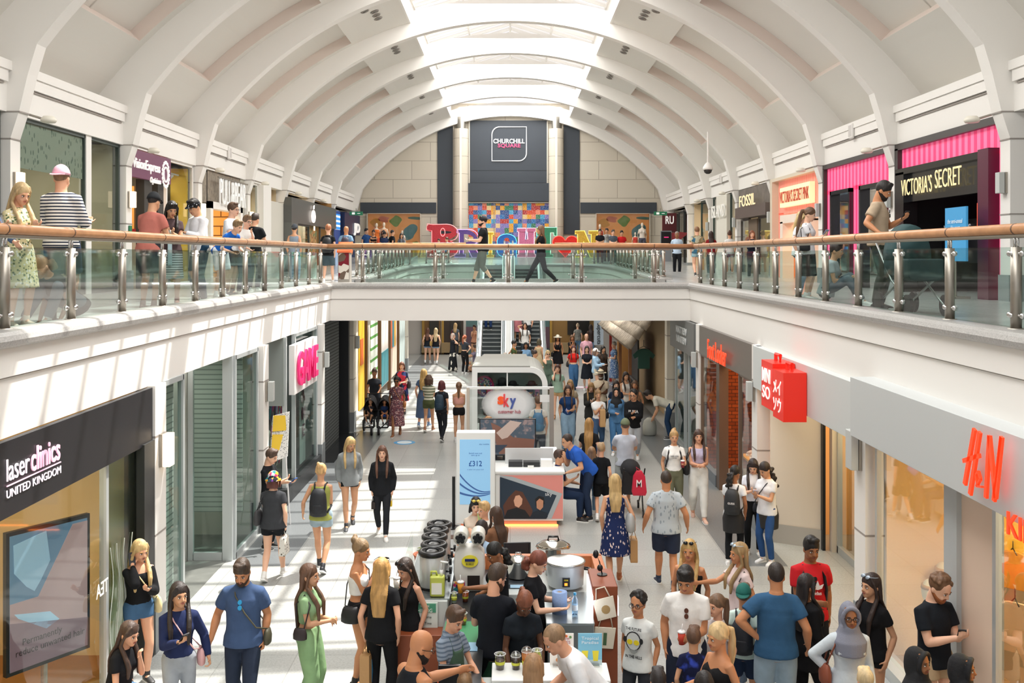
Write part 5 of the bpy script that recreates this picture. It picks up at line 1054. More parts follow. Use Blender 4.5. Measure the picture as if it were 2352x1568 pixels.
    if ts!='none':
        B=Buf(); inf=.014*k
        lo={'crop':.15,'camicrop':.17,'vestcrop':.17,'longcrop':.14}.get(ts,-.09 if 'tuck' not in ts else .03)
        if ts in('hood','coat','blouse'): inf=.026*k; lo=-.12
        if ts in('coat',): lo=-.25
        loose=ts in('short','hood','blouse')
        hi=.52
        if ts in('cami','camicrop','dresscami','tube'): hi=.39
        if ts in('vest','vestcrop','dressvest'): hi=.46
        if ts in('off',): hi=.42
        if ts=='off': lo=.05
        if ts=='muscle': hi=.512
        torso(B,g,inf,max(lo,-.13),hi)
        if lo<-.13:
            B.loft([ring(g.T(0,0,z),g.R@V3(rx*k*w,0,0),g.R@V3(0,ry*k*w,0),18) for z,rx,ry in((0,.185,.14),(lo,.20,.16))])
        if loose and lo<0:   # hang straight from the chest
            B.loft([ring(g.T(0,0,z),g.R@V3(rx*k*(1+(w-1)),0,0),g.R@V3(0,ry*k*w,0),20) for z,rx,ry in((lo,.184 if sex!='c' else .170,.150),(lo+.07,.178 if sex!='c' else .16,.142),(.1,.166 if sex!='c' else .146,.128),(.32,.166 if sex=='m' else .148,.126))])
        if lo<0 and not dress and lo>-.2: B.loft([ring(g.T(0,.002,z),g.R@V3(rx*k*w,0,0),g.R@V3(0,ry*k*w,0),20) for z,rx,ry in((lo,.198 if sex!='c' else .182,.152),(.0,.188 if sex!='c' else .172,.142),(.14,.145,.112))])
        if hi<=.46:
            for q in(-1,1):
                rr=.010 if 'cami' in ts else .030
                if ts!='tube' and ts!='off': limb(B,[g.T(q*.085,-.085,.36),g.T(q*.082,-.062,.44),g.T(q*.078,-.01,.492 if rr>.015 else .487),g.T(q*.08,.075,.44),g.T(q*.075,.09,.36)],[rr*k]*5,n=8)
        for i in(0,1):
            S,E,W_=g.sh[i],g.el[i],g.wr[i]; s_=1 if i else -1; e_=.0125*k
            if ts in('short','crop','tuck','dress','dressmid','shirt','polo'):
                q=S+(E-S)*(.62 if sex=='m' or ts=='shirt' else .52); fl=1.14 if sex=='m' else 1.06
                limb(B,[g.T(s_*.09,.005,.45),S+V3(0,0,-.006),S+(E-S)*.3,q],[.050*am+e_,.053*am+e_,.050*am*fl+e_,.049*am*fl+e_],n=14,flat=(False,True))
            elif ts in('long','hood','longcrop','coat','longtuck'):
                ee=e_*(1.2 if ts in('long','longcrop','longtuck') else 2.0)
                limb(B,[g.T(s_*.10,.005,.455),S,S+(E-S)*.5,E],[.052*am+ee,.056*am+ee,.046*am+ee,.040*am+ee],n=14); limb(B,[E,E+(W_-E)*.5,W_+(E-W_)*.05],[.040*am+ee,.036*am+ee*1.1,.028*am+ee*.8],n=12,flat=(False,True))
            elif ts in('blouse','off'):
                limb(B,[S+(E-S)*.05,S+(E-S)*.5,E],[.06*am,.066*am,.068*am],n=14); limb(B,[E,E+(W_-E)*.4,W_+(E-W_)*.1],[.068*am,.066*am,.036*am],n=12)
        if ts=='hood': limb(B,[g.T(-.07,.05,.53),g.T(0,.10,.50),g.T(.07,.05,.53)],[.035*k,.045*k,.035*k],n=10); limb(B,[g.T(-.065,.03,.53),g.T(-.04,-.06,.50),g.T(.04,-.06,.50),g.T(.065,.03,.53)],[.022*k]*4,n=8)
        if ts in('polo','shirt'): limb(B,[g.T(-.06,.05,.535),g.T(-.062,-.01,.53),g.T(-.03,-.075,.49),],[.014*k]*3,n=7); limb(B,[g.T(.06,.05,.535),g.T(.062,-.01,.53),g.T(.03,-.075,.49)],[.014*k]*3,n=7); limb(B,[g.T(-.06,.05,.535),g.T(.06,.05,.535)],[.014*k]*2,n=7)
        if dress:
            hz={'dress':.48,'dressmid':.30,'dresscami':.52,'dressvest':.50,'dressmaxi':.12}[ts]*k; P=g.P
            B.loft([ring(V3(P[0],P[1]+.0,z),V3(rx*k,0,0),V3(0,ry*k,0),22) for z,rx,ry in((P[2]+.16*k,.14*w,.105*w),(P[2],.19*w,.145*w),(P[2]-.12*k,.21*w,.17*w),((P[2]+hz)/2-.05*k,.225*w,.19*w),(hz,.25*w,.215*w))])
        child({'hood':'hoodie','coat':'coat'}.get(ts,'dress' if dress else 'top'),B,tmt,vc)
    if bs_ not in('none',) and not dress:
        B=Buf(); bmt=cm(b); P=g.P
        if bs_ in('skirt','maxi','mini'):
            hz={'skirt':.45,'maxi':.07,'mini':.60}[bs_]*k; fl={'skirt':.21,'maxi':.27,'mini':.20}[bs_]
            B.loft([ring(V3(P[0],P[1],z),V3(rx*k*w,0,0),V3(0,ry*k*w,0),22) for z,rx,ry in((P[2]+.11*k,.135,.105),(P[2]+.02*k,.18,.135),(P[2]-.1*k,.195,.15),(hz,fl,fl*.85))])
        else:
            fr={'shorts':.42,'hot':.30,'long':.85,'jeans':2,'slim':2,'wide':2,'capri':1.35,'jog':2,'knee':.8}[bs_]; e_={'slim':.008,'hot':.012,'shorts':.022,'wide':.035,'jeans':.014,'capri':.016,'jog':.022,'long':.026,'knee':.024}[bs_]*k
            torso(B,g,.009*k,-.135,.10 if bs_!='slim' else .12)
            for i in(0,1):
                Hp,K,N=g.hip[i],g.knee[i],g.ank[i]
                if fr<=1: q=Hp+(K-Hp)*fr; limb(B,[Hp+V3(0,0,.03*k),Hp+(q-Hp)*.5,q],[.092*lm+e_*.6,(.084*lm+e_),((.078-.018*fr)*lm+e_*1.35)],n=16,flat=(False,True))
                else:
                    wd=1.6 if bs_=='wide' else 1.
                    limb(B,[Hp+V3(0,0,.03*k),Hp+(K-Hp)*.4,K],[.092*lm+e_*.6,.079*lm+e_,.056*lm+e_*1.1],n=16)
                    if fr>=2: limb(B,[K,K+(N-K)*.35+V3(0,.01,0),N+(K-N)*.05],[.056*lm+e_*1.1,.055*lm+e_*1.2,.042*lm+e_*(1.1 if bs_!='jog' else .5)*wd],n=14,flat=(False,True))
                    else: q=K+(N-K)*(fr-1); limb(B,[K,q],[.056*lm+e_*1.1,.054*lm+e_*1.1],n=14,flat=(False,True))
        child({'skirt':'skirt','maxi':'skirt','mini':'skirt'}.get(bs_,'shorts' if bs_ in('shorts','hot','long','knee') else 'trousers'),B,bmt,vc)
    if ap:
        B=Buf()
        B.loft([ring(g.T(0,-.075,z),g.R@V3(rx*k*w,0,0),g.R@V3(0,.066*k*w,0),18) for z,rx in((-.13,.12),(.1,.12),(.30,.10),(.36,.07))])
        B.loft([ring(V3(g.P[0],g.P[1]-.055*k,z),V3(.16*k,0,0),V3(0,.11*k,0),18) for z in(g.P[2]+.02*k,.55*k)])
        for q in(-1,1): limb(B,[g.T(q*.07,-.12,.35),g.T(q*.065,-.05,.49),g.T(q*.05,.06,.52)],[.011*k]*3,n=6)
        child('apron',B,mat(ap,.8,bump=.2,bs=30),vc)
    if s!='none':
        for i in(0,1):
            u,so=shoe(g,i,s); o=mk('shoe',u,mat(s,.5),None,True); o.parent=body
            q=mk('sole',so,mat(sole if s not in('bare',) else s,.6),None); q.parent=o
    if ex:
        for e in ex: carry(g,*e)
    return g
def desat(c,q):
    v=[int(c[i:i+2],16) for i in(0,2,4)]; m=.3*v[0]+.59*v[1]+.11*v[2]; return '%02x%02x%02x'%tuple(int(a+(m-a)*q) for a in v)
def world(g,p): return g.root+g.RZ@np.array(p,float)
def carry(g,kind,i,c,label,*o_):
    """bags, phones and cups: things of their own, placed where the person carries them"""
    k=g.k; m=mat(c,.6,bump=.15,bs=30) if isinstance(c,str) else c; s=1 if i else -1
    def put(nm,parts,cat,org):
        r=empty(nm,tuple(world(g,org)),label,cat,None,rad(g.th))
        for pn,B,mm,sm in parts:
            q=mk(pn,B,mm,None,sm); q.data.transform(Matrix.Translation(-Vector(org))); q.parent=r
            if sm=='b':
                bv=q.modifiers.new('b','BEVEL'); bv.width=.03*k; bv.segments=3; bv.limit_method='ANGLE'
        return r
    T=g.T
    if kind=='backpack':
        B=Buf(); f=lambda x,y,z: T(x,y,z); v=[f(x*(.135 if z<.3 else .12),y,z) for x in(-1,1) for y in(.125,.27) for z in(.02,.42)]
        rg=[ring(T(0,yc,z),g.R@V3(rx*k,0,0),g.R@V3(0,ry*k,0),18) for z,rx,ry,yc in((.0,.09,.05,.19),(.02,.135,.075,.195),(.12,.145,.085,.20),(.25,.14,.08,.20),(.36,.125,.065,.19),(.43,.09,.045,.175),(.445,.05,.02,.17))]
        B.loft(rg); S=Buf()
        for q in(-1,1): S.tube([T(q*.075,.12,.40),T(q*.085,.06,.485),T(q*.095,-.02,.498),T(q*.115,-.11,.40),T(q*.135,-.12,.26),T(q*.165,-.03,.12),T(q*.13,.12,.05)],.017*k,6)
        Pk=Buf(); Pk.loft([ring(T(0,.245,z),g.R@V3(rx*k,0,0),g.R@V3(0,.04*k,0),14) for z,rx in((.05,.08),(.07,.105),(.18,.105),(.2,.08))])
        return put('backpack',[('bag',B,m,True),('strap',S,m,True),('pocket',Pk,m,True)],'bag',T(0,.19,0))
    if kind in('shoulder','cross'):
        y0=.0; sd=s*(.235+.1*(g.w-1)) ; zc=-.02 if kind=='cross' else .08; sz=float(o_[0]) if o_ else 1.
        B=Buf(); a,b_,h_=.05*sz,.12*sz,.10*sz
        rg=[ring(T(sd,.02,zc+z),g.R@V3(rx*k,0,0),g.R@V3(0,ry*k,0),14) for z,rx,ry in((-h_,a*.6,b_*.7),(-h_*.8,a,b_),(0,a*1.1,b_),(h_*.7,a*.8,b_*.85),(h_,a*.3,b_*.7))]; B.loft(rg); S=Buf()
        if kind=='cross': S.tube([T(sd,.0,zc+h_),T(s*.15,-.13,.12),T(s*.04,-.155,.28),T(-s*.06,-.11,.44),T(-s*.085,-.02,.50),T(-s*.05,.09,.44),T(s*.05,.13,.28),T(sd*.9,.10,.08),T(sd,.03,zc+h_)],.008*k,5)
        else: S.tube([T(sd,-.03,zc+h_),T(s*.17,-.08,.40),T(s*.13,.0,.50),T(s*.17,.09,.40),T(sd,.06,zc+h_)],.009*k,5)
        return put('handbag',[('bag',B,m,True),('strap',S,m,True)],'bag',T(sd,.02,zc))
    if kind in('paper','tote','carrier','mini'):
        p=g.grip[i]; W_,Dp,Hh,dr={'paper':(.27,.11,.34,.13),'tote':(.32,.06,.36,.2),'carrier':(.34,.12,.36,.1),'mini':(.16,.07,.12,.12)}[kind]; sc_=float(o_[0]) if o_ else 1.; W_*=sc_;Dp*=sc_;Hh*=sc_
        z1=p[2]-dr*k; z0_=z1-Hh; B=Buf(); n=16
        rr=[(z0_,.96),(z0_+.02,1.),(z1-.03,.98 if kind!='carrier' else .8),(z1,.96 if kind!='carrier' else .6)]
        B.loft([[V3(p[0]+x*Dp/2*q,p[1]+y*W_/2*q,z) for x,y in((-1,-1),(1,-1),(1,1),(-1,1))] for z,q in rr]); S=Buf()
        for q in(-1,1): S.tube([V3(p[0]+q*Dp*.4,p[1]-W_*.22,z1-.005),V3(p[0]+q*.01,p[1]-.03,p[2]-.01),V3(p[0]+q*.01,p[1]+.03,p[2]-.01),V3(p[0]+q*Dp*.4,p[1]+W_*.22,z1-.005)],.005,5)
        parts=[('bag',B,m,False),('handle',S,m,True)]
        if len(o_)>1: parts.append(('printed_band',Buf().box(p[0]-Dp/2-.004,p[0]+Dp/2+.004,p[1]-.04,p[1]+.03,z0_+.02,z1-.03),mat(o_[1],.6),False))
        return put({'paper':'paper_bag','tote':'tote_bag','carrier':'carrier_bag','mini':'handbag'}[kind],parts,'bag',p)
    if kind=='phone':
        p=g.grip[i]; d,pn,sd=g.hd_[i]; B=Buf(); up=nrm(d*.8+V3(0,0,.6)); n_=nrm(pn-up*np.dot(pn,up)); u=np.cross(up,n_); c=p+n_*.0
        v=[c+u*a*.037+up*b_*.075+n_*q*.005 for a in(-1,1) for b_ in(-1,1) for q in(-1,1)]; B.add(v,[(0,1,3,2),(4,6,7,5),(0,4,5,1),(2,3,7,6),(0,2,6,4),(1,5,7,3)])
        return put('phone',[('casing',B,mat(c if isinstance(c,str) else '16171a',.2) if False else m,False)],'phone',p)
    if kind=='cup':
        p=g.grip[i]; B=Buf().lathe(tuple(p),[(.028,-.06),(.04,.06)],16); Ld=Buf().lathe(tuple(p),[(.042,.06),(.042,.07),(.03,.08)],16); St=Buf().cyl((p[0],p[1],p[2]+.06),(p[0]+.01,p[1]-.01,p[2]+.15),.005,n=6)
        return put('drink_cup',[('cup',B,m,True),('lid',Ld,mat('e8e8e8',.3),True),('straw',St,mat('f2f2f2',.4),True)],'cup',p)
    if kind=='jacket':   # tied round the waist
        B=Buf(); k_=k; P=g.P; B.loft([ring(V3(P[0],P[1]+.03*k,z),V3(rx*k,0,0),V3(0,ry*k,0),18) for z,rx,ry in((P[2]+.08*k,.155,.12),(P[2]-.1*k,.20,.16),(P[2]-.34*k,.19,.15))])
        q=mk('tied_jacket',B,m,None,True); q.parent=g.body; RJ.append((q,.018,4,None)); return q
def chest(g,st,z,w_,h_,c,back=False,y=.158,it=0.,m=None):
    q=1 if back else -1; p=world(g,g.T(0,q*y,z)); R=g.RZ@g.R; xd=R@V3(-q if back else 1,0,0); xd=R@V3(-1 if back else 1,0,0)
    text('lettering',st,tuple(p),w_,h_,(tuple(xd),tuple(R@V3(0,0,1)),tuple(R@V3(0,q,0))),.004,m or mat(c,.7),None,.01,it); TEXTS[-1][0]['body']=1; TEXTS[-1]=TEXTS[-1][:7]+(g.body,)
def patch(g,poly,z,c,back=False,y=.158,x=0.,th=.004,nm='print'):
    q=1 if back else -1; B=Buf().prism(poly,g.T(x,q*y,z),g.R@V3(-1 if back else 1,0,0),g.R@V3(0,0,1),g.R@V3(0,q,0),th); o=mk(nm,B,mat(c,.7) if isinstance(c,str) else c,None); o.parent=g.body
def oval(rx,ry,n=18,x=0.,y=0.): return [(x+rx*cos(t),y+ry*sin(t)) for t in np.linspace(0,2*pi,n,endpoint=False)]
def finish_bodies():
    for o,vox,sm,extra in RJ:
        r=o.modifiers.new('r','REMESH'); r.mode='VOXEL'; r.voxel_size=vox; r.use_smooth_shade=True
        if sm: q=o.modifiers.new('s','SMOOTH'); q.factor=.5; q.iterations=sm
    dg=bpy.context.evaluated_depsgraph_get()
    for o,vox,sm,extra in RJ:
        me=bpy.data.meshes.new_from_object(o.evaluated_get(dg)); o.modifiers.clear(); old=o.data; mats=list(old.materials)
        if extra is not None and extra.v:
            bm=bmesh.new(); bm.from_mesh(me); vs=[bm.verts.new(v) for v in extra.v]
            for f,mi in zip(extra.f,extra.m):
                try: q=bm.faces.new([vs[i] for i in f]); q.material_index=mi; q.smooth=True
                except ValueError: pass
            bm.to_mesh(me); bm.free()
        nb=len(me.polygons)-(len(extra.f) if extra is not None else 0); idx=[0]*nb+([q.material_index for q in me.polygons][nb:] if extra is not None else [])
        me.materials.clear()
        for a in mats: me.materials.append(a)
        me.polygons.foreach_set('material_index',idx)
        o.data=me; me.name=o.name; bpy.data.meshes.remove(old); me.polygons.foreach_set('use_smooth',[True]*len(me.polygons)); me.update()
P=person
# ---------------------------------------------------------------- lower floor, near left
P(322,1250,1.68,38,'woman on the phone in an off-shoulder black blouse and denim shorts beside the clinic pillar',D=11.75,sk='k',H='long d9b06a .3',t='off 17181b',b='hot 44668a',s='2a2a2c',A=('ear','phone'),hd=(15,10),ex=[('phone',0,'23242a','phone held to the ear of the woman in the off-shoulder blouse'),('cross',1,'e3cf9c','cream crossbody bag of the woman on the phone',1.)])
P(300,1432,1.62,75,'seated girl in a black t-shirt resting her chin on her hand at the lower left',L='sit',D=10.3,sk='k',H='long 4a3226 .28',t='short 1b1c20',b='shorts 6f94b8',s='e8e8e8',A=('low','mouth'),ln=12,hd=(-5,8))
P(410,1337,1.66,22,'woman in a navy long-sleeved top and grey trousers with long dark hair, walking',sk='m',H='long 2e221e .38',t='longtuck 232d52',b='slim 9aa0a8',s='f0f0f0',L='walk',A=('phone','out'),hd=(20,0),ex=[('phone',0,'23242a','phone in the hand of the woman in the navy top'),('cross',1,'d8a8a8','pale pink crossbody bag of the woman in the navy top',.9)])
gm=P(553,1287,1.82,4,'bearded man in a blue polo shirt looking down, with a strap across his chest',sex='m',sk='t',H='short 4a3526',t='polo 43587c',b='jeans 2b3446',s='3a3a3c',L='walk',A=('out','down'),hd=(-5,24),w=1.12,beard='3a2a20',mir=1,ex=[('cross',1,'4d4a38','olive sling bag on the hip of the man in the blue polo shirt',.8)])
P(708,1295,1.63,82,'girl with very long brown hair in a green top and wide green trousers',sk='m',H='long 6b4630 .5',t='crop 8fb084',b='wide 86a87a',s='d8c8a8',A=('bend','bend'),ex=[('shoulder',0,'2c2224','small dark handbag of the girl in green',.7)])
P(830,1238,1.70,80,'tanned woman with a topknot in a white vest and black shorts, hand on her shoulder',sk='t',H='bun 8a6a42',t='camicrop f2f2f2',b='hot 1b1b1f',s='1c1c1f',A=('chest','mouth'),hd=(5,8),ex=[('paper',0,'b98f5e','kraft paper bag hanging from the arm of the woman in the white vest',1.1),('cross',0,'17171a','black crossbody bag of the woman in the white vest')])
P(876,1282,1.70,172,'woman with long blonde hair in a black t-shirt and black jeans, seen from behind',sk='k',H='half c08a3e .32',t='short 18191c',b='slim 17181b',s='1a1a1c',A=('down','down'),gl=('top','1a1a1a'),ex=[('paper',1,'b98f5e','kraft paper bag with a blue band held by the woman in black jeans',1.,'2f7fae')])
P(927,1283,1.58,-38,'girl with sunglasses on her head sipping a drink, in a black vest and shorts',sk='k',H='long 3a2a22 .33',t='vest 1b1b1e',b='hot 1b1b1e',s='f0f0f0',A=('mouth','down'),hd=(-5,18),gl=('top','15171c'),ex=[('cup',0,'e8e4dc','pale cup the girl in the black vest drinks from'),('paper',1,'c39a68','kraft paper bag with a blue stripe held by the girl in the black vest',1.,'2f7fae')])
P(975,1447,1.82,128,'bald bearded man with glasses in a black sleeveless vest',sex='m',sk='t',H='bald',t='muscle 1d2026',b='jeans 22252c',s='2b2b2e',A=('down','reach'),hd=(-12,20),w=1.28,beard='1e1714',gl=('eye','2a2420'))
P(1050,1397,1.62,48,'brown haired teenager in a striped shirt with a green strap, serving inside the drinks kiosk',D=9.7,sex='c',sk='k',H='short 5a3b26',t='shirt 8795a5 stripe 8795a5 5f6e80',b='jeans 24262b',s='202022',A=('low','low'),hd=(0,22),ap='3f5a48')
P(1147,1295,1.80,168,'young man with brown hair and black t-shirt, back turned, inside the drinks kiosk',sex='m',sk='k',H='short 4a3628',t='short 1a1d24',b='jeans 1b1d20',s='1c1c1e',A=('hold','hold'),hd=(-35,20),w=.95,ap='24523a',beard='4a3628')
P(1130,1247,1.62,-62,'kiosk worker with a dark ponytail and green apron filling a cup at the shaker machine',sk='b',H='low 14120f .1',t='short 17181b',b='jeans 1b1c20',s='1c1c1e',A=('bend','reach'),hd=(0,22),ap='3a7a52',ex=[('cup',1,'d98f2a','cup of amber tea in the hand of the worker at the shaker machine')])
P(1243,1267,1.70,78,'red haired kiosk worker with curly hair tied up, in a black t-shirt',sk='l',H='low 8a3f2a .02',t='short 15161a',b='jeans 1c1c20',s='1c1c1e',A=('hold','hold'),hd=(-4,22))
P(1208,1363,1.66,12,'kiosk worker with copper braids in a black t-shirt, looking down at the counter',sk='d',H='pony 8a4526 .28',t='short 1a2027',b='jeans 1b1c20',s='1c1c1e',A=('low','low'),ln=14,hd=(0,24))
P(1262,1470,1.78,-75,'customer with cropped fair hair in a white t-shirt leaning over the kiosk counter',D=9.15,sex='m',sk='k',H='buzz a07a52',t='short e9ebee',b='jeans 3a4252',s='f0f0f0',A=('rail','hold'),ln=38,hd=(0,8))
P(1225,1503,1.52,176,'girl with long straight light brown hair, seen from behind at the front of the kiosk',sk='k',H='half a9794a .35',t='short 2c3038',b='jeans 3a4a66',A=('down','down'))
P(1067,1548,1.25,175,'small child with tousled fair hair at the bottom edge, below the till',sex='c',sk='k',H='short 8a6238',t='short 4a5a78',b='shorts 5a6a80',A=('down','down'))
# group at the small table
P(1093,1142,1.66,15,'person with yellow sunglasses on short dark hair sipping a drink at the small table',L='sit',sk='l',H='bob 17151a',t='short d8c8b8',b='jeans 38486a',A=('mouth','rail'),hd=(-10,10),gl=('top','e8d060'),ex=[('cup',0,'bcd08a','green drink in the hand of the person with yellow sunglasses')])
P(1113,1158,1.6,-50,'person with short blonde hair at the small table, half hidden by her friends',L='sit',D=15.3,sk='k',H='short d0a25e',t='short d8d4cc',b='jeans 38486a',A=('rail','rail'))
P(1140,1165,1.66,-140,'woman with long brown hair in a brown jumper at the small table',L='sit',D=14.9,sk='k',H='long 4a3020 .25',t='long 8a6248',b='jeans 2e3a52',A=('rail','rail'),ln=6)
P(1106,1184,1.62,150,'woman with dark hair in a pale blue shirt, back turned, at the small table',L='sit',D=14.2,sk='k',H='half 2e2420 .22',t='long a9c4de',b='jeans 2e3a52',A=('rail','rail'),ln=6)
# ---------------------------------------------------------------- middle left
P(628,1080,1.68,176,'person in a colourful bucket hat and dark grey t-shirt walking away in black shorts',sk='l',w=1.22,H='bob 6a3328',t='short 3c3e42',b='shorts 1b1d22',s='e8e6e2',L='walk',A=('down','bend'),hat=('bucket',pat('mess','111',s=.35)),ex=[('shoulder',1,'3a3a3d','slouchy grey bag of the person in the bucket hat',1.25),('carrier',0,pat('dots','d8d4cc','6a6660'),'speckled grey carrier bag hanging by the pillar side of the bucket hat wearer',.8)])
P(737,1064,1.72,178,'blonde woman with pinned up hair and a black backpack over a lime vest, walking away',sk='m',H='bun d8a45e',t='vest a8ad5c',b='shorts 9fb4c0',s='2b2d33',L='walk',A=('bend','out'),mir=1,ex=[('backpack',0,'1f2228','black backpack on the woman in the lime vest')])
P(806,1004,1.68,14,'girl with long blonde hair in a grey hoodie and black shorts, walking',sk='m',H='long d2a860 .3',t='hood 8b9092',b='hot 17181b',s='3a3c40',L='walk',A=('down','down'),hd=(25,15))
P(878,1023,1.63,4,'girl in a black hoodie and leggings walking beside the girl in grey',sk='l',H='long 6a3f2a .3',t='hood 1d1f23',b='slim 25272c',s='eceae6',L='walk',A=('down','down'),mir=1,ex=[('mini',0,'2a211e','tiny black handbag of the girl in the black hoodie'),('mini',1,'e8c22c','yellow pouch in the hand of the girl in the black hoodie',.7)])
P(627,1035,1.70,78,'boy in a black t-shirt holding out a phone beside the games shop pillar',sex='m',sk='l',H='short 5a4030',t='short 1c1e22',b='jeans 24262c',s='222',D=17.2,A=('phone','hold'),hd=(0,20),w=.85,ex=[('phone',1,'2b5fae','blue backed phone held by the boy at the games shop')])
P(860,851,1.68,4,'woman in a dark t-shirt with curly hair tied up, pushing the double buggy',sk='b',H='bun 4a3020',t='short 23262d',b='jeans 23262d',s='1c1c1e',A=('push','push'),D=29.6)
P(911,864,1.66,0,'woman in a long floral wrap dress with a tan bag beside the buggy',sk='b',H='pony 1c1614 .05',t='dressmid 7a4a52 floral d8b8b0 2e3a4a',s='8a5a3a',A=('down','down'),L='walk',gl=('sun','141414'),ex=[('cross',1,'b0713c','tan box bag of the woman in the floral wrap dress',.8)])
P(923,831,1.68,2,'woman with wavy red-brown hair in a red and navy patterned dress, walking behind the buggy',sk='l',H='bob 7a4028',t='dress c43a4e patch 2c3a6a 1c2438',s='2a2a2c',L='walk',A=('down','bend'),ex=[('shoulder',1,'24242a','black shoulder bag of the woman in the red patterned dress',1.3)])
P(973,847,1.72,168,'woman with long wavy golden hair in a loose blue dress, walking away',sk='k',H='long c99a4c .32',t='dressmaxi 5a6f8f' if False else 'dressmid 566c8e',s='7a95b8',L='walk',A=('down','down'),ex=[('shoulder',0,'5f7468','sage green bag of the woman in the blue dress',1.4)])
P(985,861,1.62,174,'girl with big curly hair in a striped top and olive shorts, seen from behind',sk='m',H='curly 5a3a26 .02',t='tuck d8d6c4 stripe d8d6c4 6a7458 888888 2.2',b='shorts 565e3e',s='9a6a4a',L='walk',A=('bend','bend'))
P(1014,874,1.64,165,'woman with dark red hair, navy backpack and black leggings, walking away',sk='k',H='bob 6a2224',t='short 2a2c32',b='slim 23252b',s='1c1c1e',L='walk',A=('down','hold'),mir=1,ex=[('backpack',0,'233a4c','dark teal backpack on the woman with red hair')])
P(1054,878,1.60,180,'girl with a long ponytail, pink crop top and black running shorts, seen from behind',sk='m',H='pony 7a5230 .2',t='camicrop e6a89a',b='hot 1b1b1e',s='e0e0e0',A=('bend','bend'),D=27.0)
P(982,753,1.66,176,'girl with long auburn hair, black tube top and denim shorts near the end wall',sk='l',H='half 6a3a24 .3',t='tube 20242c',b='hot 7fa0c4',s='f2f2f2',L='walk',A=('down','down'))
P(1001,753,1.68,178,'girl with long pale blonde hair and denim shorts walking beside her auburn friend',sk='l',H='half d8b47c .35',t='tube 1c1c22',b='hot 86a8c8',s='f2f2f2',L='walk',A=('down','down'),mir=1,ex=[('shoulder',1,'c09a58','straw coloured shoulder bag of the blonde girl near the end wall',1.3)])
P(1040,765,1.66,80,'woman in a long black skirt with white leaf print near the escalators',sk='l',H='bob c9a898',t='short 23252c',b='maxi 1c1e22 patch e2ddd2 1c1e22',s='e8e8e8',A=('ear','down'))
P(1067,769,1.66,150,'woman with a red ponytail, grey crop top and black trousers with outstretched arm',sk='l',H='pony c0552a .15',t='crop 3a3e46',b='slim 1b1b1e',s='e8e8e8',A=('hip','far'))
P(1092,799,1.70,-80,'man in a mauve t-shirt crouching beside the escalator',sex='m',sk='m',H='short 4a3020',t='short 8a7f96',b='shorts c8c0a8',s='6a4a3a',L='crouch',A=('reach','reach'),D=43.)
P(1090,746,1.66,-20,'person in a peach top and black shorts standing left of the escalator',sk='m',H='short 3a2420',t='tube e0a080',b='hot 1b1b1e',D=48.5,A=('mouth','down'))
P(1046,742,1.64,170,'blonde woman in grey at the dark shopfront near the end wall',sk='l',H='half c9a064 .2',t='short 5d6570',b='jeans 33363c',D=50.2,A=('down','bend'),ex=[('shoulder',1,'c8352c','red bag of the woman at the end wall shopfront',.8)])
# ---------------------------------------------------------------- escalators
ez=lambda D: max(0,(D-40)*.575)
P(1125,640,1.75,185,'person in dark blue jeans riding up the left escalator',D=43.2,z0=ez(43.2),sex='m',H='short 3a2a22',t='short 39424e',b='jeans 243a66',s='1c1c1e',X=-.95)
P(1206,759,1.66,-4,'woman in a white t-shirt holding her hair at the foot of the right escalator',sk='k',D=40.9,z0=ez(40.9)+.1,H='long 2c1e18 .25',t='short f0efec',b='jeans 3a4048',A=('head','down'))
P(1206,737,1.76,-8,'person in a white t-shirt and dark hat coming down the right escalator',sex='m',sk='k',D=42.0,z0=ez(42.0)+.1,H='short 2a2220',t='short eeeff0',b='jeans 2c3038',A=('mouth','down'),X=.72)
P(1186,720,1.68,5,'woman in a rose pink dress on the right escalator',sk='m',D=42.2,z0=ez(42.2)+.1,H='long 4a3024 .2',t='dress c07880',s='e8e0d8',A=('down','phone'),X=.30)
P(1208,779,1.62,-2,'woman in a denim jacket and mustard top stepping off the escalator',sk='b',H='bob 1c1614',t='long 7da2c6',b='jeans 1d1f24',A=('down','down'),gl=('top','1a1a1a'),D=39.2)
P(1180,775,1.68,90,'person in a green and orange patterned outfit beside the escalator foot',sk='m',H='short 241c1a',t='dressmid 7a7040 patch c8642c 4a5a38',s='6a4a3a',D=39.6,L='walk',A=('fwd','back'))
P(1160,811,1.74,-30,'balding man in a bright blue t-shirt sitting by the escalators',sex='m',sk='l',H='buzz b8a898',t='short 1c56a8',b='jeans 30343c',L='sit',D=38.2,A=('rail','rail'))
P(1195,824,1.66,100,'dark haired person in a pale blue shirt bending down behind the toy kiosk',sex='m',sk='m',H='short 1a1716',t='short a4c4e8',b='jeans 30343c',ln=30,D=36.2,L='stand')
P(1228,804,1.66,85,'woman in a pale yellow off-shoulder top behind the toy kiosk',sk='m',H='bun 3a2620',t='off e8d48a',b='jeans d8d0c0',A=('bend','bend'))
P(1238,778,1.66,150,'woman in a beige dress with a dark scarf near the escalator',sk='m',H='bob 5a5038',t='dressvest d8c09a',s='8a6a4a',L='walk',A=('down','down'))
